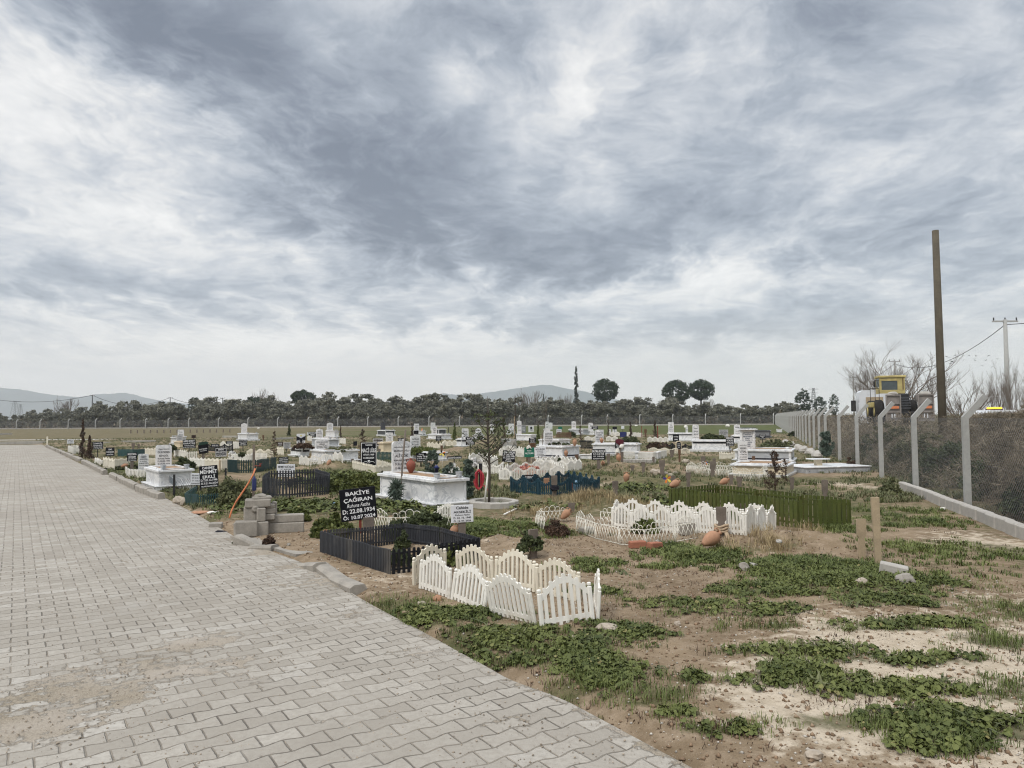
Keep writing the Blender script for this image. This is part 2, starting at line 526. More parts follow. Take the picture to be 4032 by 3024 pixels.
def box_sign(px0, px1, py0, py1, pyg, label, lines, style='black', tilt=0.0, post='stake', script=(), pxg=None, group=None, ang=None, thick=.012, frame=False):
    pxc = (px0 + px1) / 2
    P = spot(pxg or pxc, pyg)
    a = face_angle(pxc) if ang is None else ang
    u = rot2(a)
    C = Vector((P.x, P.y, 0))
    s0, s1 = along(C, u, px0, (py0 + py1) / 2), along(C, u, px1, (py0 + py1) / 2)
    W = s1 - s0; mid = (s0 + s1) / 2
    zt, zb = z_at(P, pxc, py0), z_at(P, pxc, py1)
    H = zt - zb
    if tilt:                                     # the pixel box is the box round the tilted board
        t = abs(R(tilt)); W0, H0 = W, H
        den = math.cos(t) ** 2 - math.sin(t) ** 2
        W = max(.5 * W0, (W0 * math.cos(t) - H0 * math.sin(t)) / den); H = max(.5 * H0, (H0 * math.cos(t) - W0 * math.sin(t)) / den)
    T = thing('grave_sign', label, 'grave sign', P, R(a), group)
    M = Matrix.Translation((mid, 0, (zt + zb) / 2 - P.z)) @ Matrix.Rotation(R(-tilt), 4, 'Y')
    col = {'black': ('board_black', 'letter_white'), 'white': ('board_white', 'letter_black'), 'brown': ('board_brown', 'letter_white'),
           'green': ('board_green', 'letter_white'), 'grey': ('board_grey', 'letter_black'), 'navy': ('navy_plastic', 'letter_white')}[style]
    mb = MB(); mb.box((0, 0, 0), (W, thick, H), bev=.004)
    bd = mb.build('board', col[0], T, M)
    if frame:
        f = MB(); b = .018 * W + .006; y = -thick / 2 - .002
        for s in (-1, 1):
            f.box((s * (W / 2 - b * 1.2), y, 0), (b, .004, H - b * 1.4)); f.box((0, y, s * (H / 2 - b * 1.2)), (W - b * 3.4, .004, b))
        f.build('border', col[1], bd)
    if lines:
        lettering(lines, W, H, col[1], bd, -thick / 2 - .003, 0, script)
    zc = zb - P.z
    if post == 'stake':
        p = MB(); p.box((mid, thick / 2 + .016, (zc + H * .3) / 2 - .1), (.035, .03, zc + H * .3 + .2)); p.build('stake', 'black_metal', T)
    elif post == 'plank':
        p = MB(); p.box((mid, thick / 2 + .02, (zc + H * .2) / 2 - .1), (min(.12, W * .32), .035, zc + H * .2 + .2)); p.build('plank', 'weathered_wood', T)
    elif post == 'legs':
        for s in (-.16, .16):
            p = MB(); p.box((mid + s * W, thick / 2 + .014, (zc + H * .3) / 2 - .1), (.022, .02, zc + H * .3 + .2)); p.build('leg', 'black_metal', T)
    return T, bd, W, H, M

# ------------------------------------------------------------------ headstones and tombs
def stone_outline(W, H, shape):
    w = W / 2
    if shape == 'flat':
        return [(-w, 0), (w, 0), (w, H), (-w, H)]
    if shape == 'round':
        r_ = min(.16 * W, .1); pts = [(-w, 0), (w, 0)]
        for k in range(5):
            a = k / 4 * PI / 2; pts.append((w - r_ + r_ * math.cos(a), H - r_ + r_ * math.sin(a)))
        for k in range(5):
            a = PI / 2 + k / 4 * PI / 2; pts.append((-w + r_ + r_ * math.cos(a), H - r_ + r_ * math.sin(a)))
        return pts
    if shape == 'arch':                        # shouldered ogee with a point
        q = min(.24 * W, .3 * H)
        half = [(w, H - q), (w * .97, H - q * .72), (w * .8, H - q * .5), (w * .5, H - q * .36), (w * .22, H - q * .2), (w * .09, H - q * .06), (0, H)]
        return [(-w, 0), (w, 0)] + half + [(-x, z) for x, z in reversed(half[:-1])]
    if shape == 'dome':
        pts = [(-w, 0), (w, 0)]
        for k in range(11):
            a = k / 10 * PI; pts.append((w * math.cos(a), H - w * .8 + w * .8 * math.sin(a)))
        return pts
    q = min(.2 * W, .2 * H)                    # clipped corners
    return [(-w, 0), (w, 0), (w, H - q), (w - q, H), (-w + q, H), (-w, H - q)]

def make_headstone(parent, W, H, shape, M, lines, mat='white_marble', lm='letter_black', th=.07, script=()):
    mb = MB(); mb.prism(stone_outline(W, H, shape), -th / 2, th / 2)
    h = mb.build('headstone', mat, parent, M)
    if lines:
        lettering(lines, W * .94, H * .84, lm, h, -th / 2 - .003, H * .48, script)
    return h

def lone_headstone(px0, px1, py0, py1, label, shape='flat', lines=None, mat='white_marble', lm='letter_black', group=None, ang=None):
    pxc = (px0 + px1) / 2
    P = spot(pxc, py1); a = face_angle(pxc) if ang is None else ang
    u = rot2(a); C = Vector((P.x, P.y, 0))
    s0, s1 = along(C, u, px0, py1), along(C, u, px1, py1)
    H = z_at(P, pxc, py0) - P.z
    W = s1 - s0
    mb = MB(); mb.prism(stone_outline(W, H + .1, shape), -.035, .035)
    o = mb.build('headstone', mat, None, Matrix.Translation(P - Vector((0, 0, .1))) @ Matrix.Rotation(R(a), 4, 'Z'))
    tag(o, label, 'headstone', group)
    if lines:
        lettering(lines, W * .94, H * .84, lm, o, -.038, .1 + H * .5)
    return o

def tomb(pxL, pxN, pxR, pyT, pyB, label, yaw=None, hs=None, body='white_marble', cap='white_marble', soil='dry_soil', band=None, pots=True, plinth=True, low=False, group=None, wid=None, frame_panels=True):
    """a marble grave chest: plinth, panelled body, overhanging cap with a raised rim round the planting bed, pots at the foot, headstone.
    The near corner stands at pixel pxN, pyB; the long side runs from it along yaw"""
    th = yaw if yaw is not None else (126 if pxN < 1900 else 126 + min(26, (pxN - 1900) * .05))
    P = spot(pxN, pyB); C = Vector((P.x, P.y, 0))
    ul, us = rot2(th), rot2(th - 90)
    Ll = abs(along(C, ul, pxL, pyB)); Ls = wid or abs(along(C, us, pxR, pyB))
    Ll = min(max(Ll, .6), 3.4); Ls = min(max(Ls, .45), 1.9)
    H = z_at(P, pxN, pyT) - P.z
    T = thing('tomb', label, 'tomb', P, R(th), group)
    # local x along the long side, local y from the near corner towards -us ... the body lies at negative y
    cx, cy = Ll / 2, -Ls / 2
    ov = .035 if not low else .02
    hp = H * .2 if plinth else 0
    if plinth:
        m = MB(); e = .10 if H > .4 else .06
        m.box((cx, cy, hp * .36 - .05), (Ll + 2 * e - .04, Ls + 2 * e - .04, hp * .72 + .1)); m.box((cx, cy, hp * .86), (Ll + 2 * e, Ls + 2 * e, hp * .28), bev=.008)
        m.build('plinth', cap, T)
    ct = min(.06, H * .14)
    m = MB(); m.box((cx, cy, (hp + H - ct) / 2), (Ll - 2 * ov, Ls - 2 * ov, H - ct - hp)); m.build('body', body, T)
    if frame_panels and H > .3:
        m = MB(); w = .055; d = .014
        zz = (hp + H - ct) / 2; hh = H - ct - hp
        for x in (ov + w / 2 - d, Ll - ov - w / 2 + d):
            for y in (-ov - w / 2 + d, -Ls + ov + w / 2 - d):
                m = MB(); m.box((x, y, zz), (w, w, hh - .004)); m.build('corner_pilaster', cap, T)
    if band:
        m = MB(); zb = hp + .035 if band[0] == 'low' else H - ct - .05
        m.box((cx, cy, zb), (Ll - 2 * ov + .02, Ls - 2 * ov + .02, .06 if band[0] == 'low' else .09)); m.build('band', band[1], T)
    m = MB()
    rim = .12
    for c, s in (((cx, -rim / 2 + ov), (Ll + 2 * ov, rim)), ((cx, -Ls + rim / 2 - ov), (Ll + 2 * ov, rim)),
                 ((rim / 2 - ov, cy), (rim, Ls + 2 * ov - 2 * rim - .002)), ((Ll - rim / 2 + ov, cy), (rim, Ls + 2 * ov - 2 * rim - .002))):
        m.box((c[0], c[1], H - ct / 2), (s[0], s[1], ct), bev=.007)
    m.build('cap', cap, T)
    m = MB(); q = rim - ov - .02; w = .05; z = H + .018
    if Ls > .5 and not low:
        x0 = q + .12
        for c, s in (((cx, -q - w / 2), (Ll - 2 * q, w)), ((cx, -Ls + q + w / 2), (Ll - 2 * q, w)),
                     ((x0 + w / 2, cy), (w, Ls - 2 * q - 2 * w)), ((Ll - q - w / 2, cy), (w, Ls - 2 * q - 2 * w))):
            m.box((c[0], c[1], z), (s[0], s[1], .036), bev=.006)
        m.build('rim', cap, T)
    m = MB(); m.box((cx, cy, H - .02), (Ll - 2 * rim + 2 * ov + .004, Ls - 2 * rim + 2 * ov + .004, .045)); m.build('planting_bed', soil, T)
    if pots:
        for y in (-.14, -Ls + .14):
            m = MB(); m.lathe([(.045, 0), (.05, .012), (.035, .02), (.065, .05), (.072, .08), (.062, .10), (.078, .115), (.078, .125), (.06, .125), (.05, .07)], 14)
            m.build('pot', 'grey_marble' if cap == 'white_marble' else cap, T, Matrix.Translation((.12, y, H + .004)))
    if hs:
        x0, x1, y0, y1, shape, lines = hs[:6]
        kw = hs[6] if len(hs) > 6 else {}
        pc = (x0 + x1) / 2
        a = kw.pop('ang', face_angle(pc))
        uu = rot2(a)
        Hc = Vector((P.x, P.y, 0)) + ul * (Ll - .14) + us * Ls / 2
        k = along(Hc, us, pc, y1)
        k = max(-Ls / 2 + .05, min(Ls / 2 - .05, k))
        Hc = Hc + us * k
        W = along(Hc, uu, x1, y1) - along(Hc, uu, x0, y1)
        zt = z_at(Hc, pc, y0) - P.z
        hh = max(.2, zt - H + .004)
        loc = Matrix.Rotation(R(-th), 4, 'Z') @ (Hc - Vector((P.x, P.y, 0)))
        Mh = Matrix.Translation((loc.x, loc.y, H - .004)) @ Matrix.Rotation(R(a - th), 4, 'Z')
        if W > 0.1:
            hd = make_headstone(T, min(W, 1.1), hh, shape, Mh, lines, **kw)
            b = MB(); b.box((0, 0, .02), (min(W, 1.1) + .1, .13, .045), bev=.006); b.build('headstone_base', cap, T, Mh)
    return T, P, Ll, Ls, H, th

# ------------------------------------------------------------------ little grave fences
PANELS = {}
def panel_mesh(style, L, h, mat):
    key = (style, round(L, 2), round(h, 2), mat)
    if key in PANELS: return PANELS[key]
    m = MB()
    t = .012
    def slat(x, w, z0, z1, top='round', th=t):
        if top == 'flat':
            m.box((x, 0, (z0 + z1) / 2), (w, th, z1 - z0)); return
        if top == 'point':
            poly = [(x - w / 2, z0), (x + w / 2, z0), (x + w / 2, z1 - w * .7), (x, z1), (x - w / 2, z1 - w * .7)]
        else:
            poly = [(x - w / 2, z0), (x + w / 2, z0), (x + w / 2, z1 - w * .3), (x + w * .3, z1), (x - w * .3, z1), (x - w / 2, z1 - w * .3)]
        m.prism(poly, -th / 2, th / 2)
    if style in ('wave', 'scallop'):
        n = max(5, int(round(L / .076)))
        top = (lambda u: h * (.64 + .28 * math.sin(PI * u))) if style == 'wave' else (lambda u: h * (.94 - .26 * math.sin(PI * u)))
        pw = .042
        for x in (pw / 2, L - pw / 2):
            if style == 'wave':
                m.box((x, 0, h * .33), (pw, pw * .8, h * .66), bev=.008); m.box((x, 0, h * .70), (pw * .9, pw * .72, h * .07), bev=.008)
            else:
                m.box((x, 0, h * .5), (pw, pw * .7, h), bev=.006)
        for k in range(n):
            u = (k + .5) / n; x = pw + (L - 2 * pw) * u
            slat(x, (L - 2 * pw) / n * .50, h * .03, top(u) + h * .045, 'round', .014)
        seg = 10
        for z_of, hh, y in ((lambda u: top(u) - h * .07, h * .115, .011), (lambda u: h * .13, h * .085, .011)):
            for k in range(seg):
                u0, u1 = k / seg, (k + 1) / seg
                x0, x1 = pw + (L - 2 * pw) * u0, pw + (L - 2 * pw) * u1
                m.prism([(x0, z_of(u0) - hh / 2), (x1, z_of(u1) - hh / 2), (x1, z_of(u1) + hh / 2), (x0, z_of(u0) + hh / 2)], -.0052, .0115)
    elif style == 'zig':
        n = max(4, int(round(L / .075)))
        for k in range(n):
            x = L * (k + .5) / n
            tt = abs(((k + .5) / n * 2) % 1 - .5) * 2
            slat(x, L / n * .86, 0, h * (.80 + .17 * tt), 'round', .012)
        for z0 in (.62, .12):
            for k in range(4):
                x0, x1 = L * k / 4, L * (k + 1) / 4
                a = h * z0 + (0 if z0 < .3 else h * .12 * (1 if k % 2 == 0 else 0)); b = h * z0 + (0 if z0 < .3 else h * .12 * (0 if k % 2 == 0 else 1))
                m.prism([(x0, a), (x1, b), (x1, b + h * .08), (x0, a + h * .08)], -.017, -.006)
    elif style in ('picket', 'thin', 'board', 'tight'):
        pitch = {'picket': .075, 'thin': .045, 'board': .085, 'tight': .042}[style]
        fill = {'picket': .55, 'thin': .42, 'board': .70, 'tight': .70}[style]
        n = max(3, int(round(L / pitch)))
        for k in range(n):
            jit = 1 + .02 * math.sin(k * 12.9)
            slat(L * (k + .5) / n, L / n * fill, 0, h * jit, 'flat' if style == 'board' else 'round')
        for z in (.2, .84):
            m.box((L / 2, .012, h * z), (L, .011, h * .07))
        if style == 'board':
            for x in (.02, L - .02): m.box((x, .03, h * .47), (.035, .035, h * .94))
    elif style == 'lattice':
        r_ = .0045; hh = h * .78
        for z in (hh, .02): m.tube([(0, 0, z), (L, 0, z)], r_ * 1.25, 5)
        for x in (.01, L - .01): m.tube([(x, 0, -.06), (x, 0, hh)], r_ * 1.3, 5)
        n = max(3, int(round(L / .075))); sl = hh * .42
        for k in range(-int(sl / (L / n)) , n + 1):
            for s in (1, -1):
                x0 = L * k / n if s > 0 else L - L * k / n
                x1 = x0 + s * sl
                z0, z1 = .02, hh
                if x0 < 0 or x0 > L or x1 < 0 or x1 > L:
                    def cut(xe):
                        return z0 + (xe - x0) / (x1 - x0) * (z1 - z0)
                    a = (min(max(x0, 0), L)); b = (min(max(x1, 0), L))
                    za, zb = cut(a), cut(b)
                    if abs(a - b) < .02: continue
                    m.tube([(a, s * .003, za), (b, s * .003, zb)], r_, 4)
                else:
                    m.tube([(x0, s * .003, z0), (x1, s * .003, z1)], r_, 4)
        for cx, rr in ((.16, .55), (.33, .8), (.5, 1.0), (.67, .8), (.84, .55)):
            q = h * .20 * rr
            m.tube([(L * cx + q * math.cos(a * PI / 7), 0, hh + q * .8 + q * math.sin(a * PI / 7)) for a in range(14)], r_ * 1.2, 5, closed=True)
    elif style == 'solid':
        m.box((L / 2, 0, h / 2), (L, .02, h)); 
        for k in range(int(L / .1) + 1): m.box((k * .1 + .02, -.012, h / 2), (.02, .01, h * .96))
    elif style == 'net':
        m.box((L / 2, 0, h / 2), (L, .004, h))
    me = m.mesh('panel', mat)
    PANELS[key] = me
    return me

def grave_fence(pts, style, h, mat, label, closed=True, plen=.62, group=None, lean=2.5, name='grave_fence', posts=None, skip=()):
    G = [spot(*p) for p in pts]
    c = sum(G, Vector()) / len(G)
    T = thing(name, label, 'grave fence', c, 0, group)
    n = len(G)
    for i in range(n if closed else n - 1):
        if i in skip: continue
        a, b = G[i], G[(i + 1) % n]
        d = b - a; L = math.hypot(d.x, d.y)
        if L < .12: continue
        k = max(1, int(round(L / plen)))
        for j in range(k):
            p = a + d * (j / k); q = a + d * ((j + 1) / k)
            z0 = ground_z(p.x, p.y); z1 = ground_z(q.x, q.y)
            l = math.hypot((q - p).x, (q - p).y)
            an = math.atan2((q - p).y, (q - p).x)
            me = panel_mesh(style, l * .995, h, mat)
            M = (Matrix.Translation((p.x - c.x, p.y - c.y, z0 - c.z - .01)) @ Matrix.Rotation(an, 4, 'Z') @ Matrix.Rotation(-math.atan2(z1 - z0, l), 4, 'Y')
                 @ Matrix.Rotation(R(rng.uniform(-lean, lean)), 4, 'X') @ Matrix.Rotation(R(rng.uniform(-lean, lean) * .35), 4, 'Y'))
            link('panel', me, T, M)
    if posts:
        for p in G:
            m = MB(); m.box((0, 0, posts[0] / 2 - .1), (posts[1], posts[1], posts[0] + .2)); m.build('post', posts[2], T, Matrix.Translation((p.x - c.x, p.y - c.y, ground_z(p.x, p.y) - c.z)))
    return T

# ------------------------------------------------------------------ plank grave markers, jars, stones
MARK_GROUP = 'bare wooden grave markers'
def marker(px0, px1, py0, py1, label, mat='weathered_wood', tilt=0.0, waist=True, th=.035, group=MARK_GROUP):
    pxc = (px0 + px1) / 2
    P = spot(pxc, py1); d = P.y
    W = (px1 - px0) / FPX * d
    H = z_at(P, pxc, py0) - P.z
    a = face_angle(pxc) + rng.uniform(-14, 14)
    W = min(.24, max(.045, W))
    w = W / 2; n = w * .68
    z0 = -.15
    if waist and H > .22:
        poly = [(-n, z0), (n, z0), (n, H * .44), (n * .8, H * .5), (w * .96, H * .58), (w, H * .97), (w * .9, H), (-w * .9, H), (-w, H * .97), (-w * .96, H * .58), (-n * .8, H * .5), (-n, H * .44)]
    else:
        poly = [(-n, z0), (n, z0), (w, H * .9), (w, H), (-w, H), (-w, H * .9)]
    m = MB(); m.prism(poly, -th / 2, th / 2)
    o = m.build('grave_marker', mat, None, Matrix.Translation(P) @ Matrix.Rotation(R(a), 4, 'Z') @ Matrix.Rotation(R(tilt), 4, 'Y'))
    tag(o, label, 'grave marker', group)
    return o, P, H, W, a

JAR = [(.30, 0), (.34, .02), (.62, .16), (.88, .34), (1.0, .52), (.96, .66), (.74, .78), (.46, .84), (.30, .88), (.26, .94), (.34, .985), (.36, 1.0), (.28, 1.0), (.22, .93)]
def jar(px0, px1, py0, py1, label, z=None, lie=None, mat='terracotta', handle=True, P=None, roll=0.0, group=None, slim=1.0):
    pxc = (px0 + px1) / 2
    if P is None:
        P = spot(pxc, py1)
        if z is not None:
            pass
    Hh = (py1 - py0) / FPX * P.y
    W = (px1 - px0) / FPX * P.y
    T = thing('clay_jar', label, 'jar', P, 0, group)
    if lie is None:
        Hj, Rj = Hh, W / 2 * slim
        M = Matrix.Rotation(R(roll), 4, 'Y')
    else:                                         # lying: lie = heading of the mouth in degrees, roll = lift of the mouth
        Hj = max(W, Hh) * 1.04; Rj = Hj * .29
        M = Matrix.Rotation(R(lie), 4, 'Z') @ Matrix.Translation((-Hj * .5 * math.cos(R(roll)), 0, Rj * .86)) @ Matrix.Rotation(R(90 - roll), 4, 'Y')
    m = MB(); m.lathe([(Rj * r_, Hj * z) for r_, z in JAR], 20, M)
    m.build('jar_body', mat, T)
    if handle:
        for s in (1, -1):
            h = MB(); h.tube([tuple(M @ Vector((s * Rj * x, 0, Hj * z))) for x, z in ((.72, .74), (.98, .80), (.92, .92), (.6, .96), (.30, .93))], Hj * .028, 6)
            h.build('handle', mat, T)
    return T

def stone(px, py, w, h, label, mat='stone', shape='rock', rz=0.0, name='stone', cat='stone', group=None, d=None, tilt=0.0, lift=0.0):
    P = spot(px, py)
    m = MB()
    if shape == 'rock': m.rock((0, 0, h * .3), (w, (d or w * .8), h), px * .37)
    else: m.box((0, 0, h / 2), (w, d or w * .5, h), bev=.012)
    o = m.build(name, mat, None, Matrix.Translation(P + Vector((0, 0, lift))) @ Matrix.Rotation(R(rz), 4, 'Z') @ Matrix.Rotation(R(tilt), 4, 'Y'))
    return tag(o, label, cat, group)
# ------------------------------------------------------------------ sky, sun, render settings
W = bpy.data.worlds.new('World'); SC.world = W; W.use_nodes = True
wt = Nt(W.node_tree)
for n_ in list(W.node_tree.nodes): W.node_tree.nodes.remove(n_)
SUN_EL, SUN_AZ = 48.0, 215.0            # degrees; azimuth measured from +y towards +x
sky = wt.new('ShaderNodeTexSky', sky_type='NISHITA')
sky.sun_disc = False; sky.sun_elevation = R(SUN_EL); sky.sun_rotation = R(SUN_AZ); sky.dust_density = 2.0
dirv = wt.coord('Generated')
dx_, dy_, dz_ = wt.xyz(dirv)[:3]
den = wt.math('ADD', wt.math('MAXIMUM', dz_, 0.0), .16)
pl = wt.comb(wt.math('DIVIDE', dx_, den), wt.math('DIVIDE', dy_, den), 0.0)
warp = wt.noise(pl, .9, 3, .5)
plw = wt.vec('ADD', pl, wt.comb(wt.math('MULTIPLY', warp, .55), wt.math('MULTIPLY', warp, -.35), 0))
# streaks run from low in the middle up to the right of the frame
warp2 = wt.noise(pl, 2.6, 4, .6)
plw = wt.vec('ADD', plw, wt.comb(wt.math('MULTIPLY', warp2, .22), wt.math('MULTIPLY', warp2, .16), 0))
stre = wt.mapping(plw, (2.0, .85, 1), (0, 0, R(-30)))
n_str = wt.noise(stre, 1.5, 9, .64, .25)
n_big = wt.noise(wt.mapping(plw, (1, .8, 1), (0, 0, .5), (3.1, 1.7, 0)), .95, 6, .55, .2)
n_fine = wt.noise(wt.mapping(plw, (1.2, .9, 1), (0, 0, -.6)), 3.2, 9, .66, .3)
n_tuft = wt.noise(wt.mapping(plw, (1.0, 1.1, 1), (0, 0, .3), (5, 2, 1)), 8.0, 7, .65, .2)

BANKS = [(350, 40, .20, .08, .34), (800, 150, .22, .10, .42), (1250, 380, .22, .13, .46), (1650, 680, .24, .12, .36), (2200, 1000, .28, .08, .50), (1500, 900, .30, .07, .34), (1950, 1270, .24, .035, .22), (2600, 800, .22, .10, .22), (1900, 120, .26, .08, .24),
         (250, 1130, .28, .045, .30), (3400, 850, .45, .2, .16), (3000, 250, .34, .16, .12), (2800, 1290, .4, .03, .20), (3300, 40, .3, .06, .22), (1500, 600, .5, .3, .12),
         (250, 600, .26, .16, -.17), (100, 260, .13, .13, -.14), (420, 420, .10, .04, .12), (200, 800, .16, .03, .10), (2060, 600, .06, .09, -.20), (2230, 380, .05, .13, -.20), (1150, 560, .05, .04, -.10), (2450, 180, .06, .1, -.16), (950, 980, .20, .05, -.26), (1150, 1360, .5, .045, -.22), (250, 850, .2, .05, -.2),
         (2750, 1130, .22, .035, -.30), (3050, 1040, .12, .05, -.12), (1230, 190, .05, .05, -.22), (1780, 330, .05, .06, -.2)]
def blob(px, py, rx, ry, amt):
    """a broad bank of thicker (amt > 0) or thinner cloud round one direction"""
    d = ray(px, py).normalized()
    mp = wt.mapping(dirw, (1 / rx, 1 / ((rx + ry) / 2), 1 / ry))
    q = wt.vec('DISTANCE', mp, Vector((d.x / rx, d.y / ((rx + ry) / 2), d.z / ry)))
    return wt.ramp(q, 0, 1, amt, 0)
dirw = wt.vec('ADD', dirv, wt.comb(wt.math('MULTIPLY', wt.math('SUBTRACT', n_fine, .5), .16), 0, wt.math('MULTIPLY', wt.math('SUBTRACT', n_str, .5), .12)))

cen = lambda n, k: wt.math('MULTIPLY', wt.math('SUBTRACT', n, .5), k)
dens = wt.math('ADD', cen(n_str, 1.05), cen(n_big, .55))
dens = wt.math('ADD', dens, cen(n_fine, .86))
dens = wt.math('ADD', dens, cen(n_tuft, .62))
lowf = wt.ramp(dz_, .01, .14, .35, 1)
dens = wt.math('MULTIPLY', dens, lowf)
dens = wt.math('ADD', dens, .36)
for b_ in BANKS:
    dens = wt.math('ADD', dens, blob(*b_))
rampn = wt.new('ShaderNodeValToRGB')
wt.put(rampn.inputs[0], dens)
cr = rampn.color_ramp
stops = ((.0, (.92, .91, .89)), (1.0, (.165, .192, .242)), (.20, (.79, .79, .785)), (.38, (.59, .615, .65)), (.58, (.39, .43, .487)), (.80, (.245, .277, .334)))
cr.elements[0].color = (*stops[0][1], 1); cr.elements[1].color = (*stops[1][1], 1)
for pos, colr in stops[2:]:
    cr.elements.new(pos).color = (*colr, 1)
cloud = rampn.outputs[0]
horizon = wt.ramp(dz_, .01, .15, 1, 0)
cloud = wt.mix(wt.math('MULTIPLY', horizon, .72), cloud, (.94, .885, .815, 1))
clear = wt.vec('SCALE', sky.outputs[0], None); wt.n[clear.node.name].inputs['Scale'].default_value = .10
cloud = wt.mix(.12, cloud, clear)
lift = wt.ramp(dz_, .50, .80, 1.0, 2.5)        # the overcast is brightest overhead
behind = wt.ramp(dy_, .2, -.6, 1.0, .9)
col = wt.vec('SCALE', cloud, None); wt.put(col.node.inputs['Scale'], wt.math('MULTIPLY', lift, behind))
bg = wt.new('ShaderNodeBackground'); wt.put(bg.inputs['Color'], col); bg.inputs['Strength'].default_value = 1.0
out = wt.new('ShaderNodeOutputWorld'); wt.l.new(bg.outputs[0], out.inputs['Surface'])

sd = bpy.data.lights.new('sun', 'SUN'); sd.energy = 1.5; sd.angle = R(10); sd.color = (1, .965, .91)
sun = bpy.data.objects.new('sun', sd); COL.objects.link(sun)
sv = Vector((math.sin(R(SUN_AZ)) * math.cos(R(SUN_EL)), math.cos(R(SUN_AZ)) * math.cos(R(SUN_EL)), math.sin(R(SUN_EL))))
sun.rotation_euler = sv.to_track_quat('Z', 'Y').to_euler()

SC.render.engine = 'CYCLES'
SC.view_settings.view_transform = 'Standard'; SC.view_settings.look = 'None'; SC.view_settings.gamma = 1; SC.view_settings.exposure = 0.18
cy = SC.cycles
cy.use_denoising = True; cy.filter_width = 1.15
try: cy.denoiser = 'OPENIMAGEDENOISE'
except Exception: pass
cy.max_bounces = 6; cy.diffuse_bounces = 2; cy.glossy_bounces = 2; cy.transparent_max_bounces = 24; cy.transmission_bounces = 2; cy.volume_bounces = 1
cy.caustics_reflective = False; cy.caustics_refractive = False

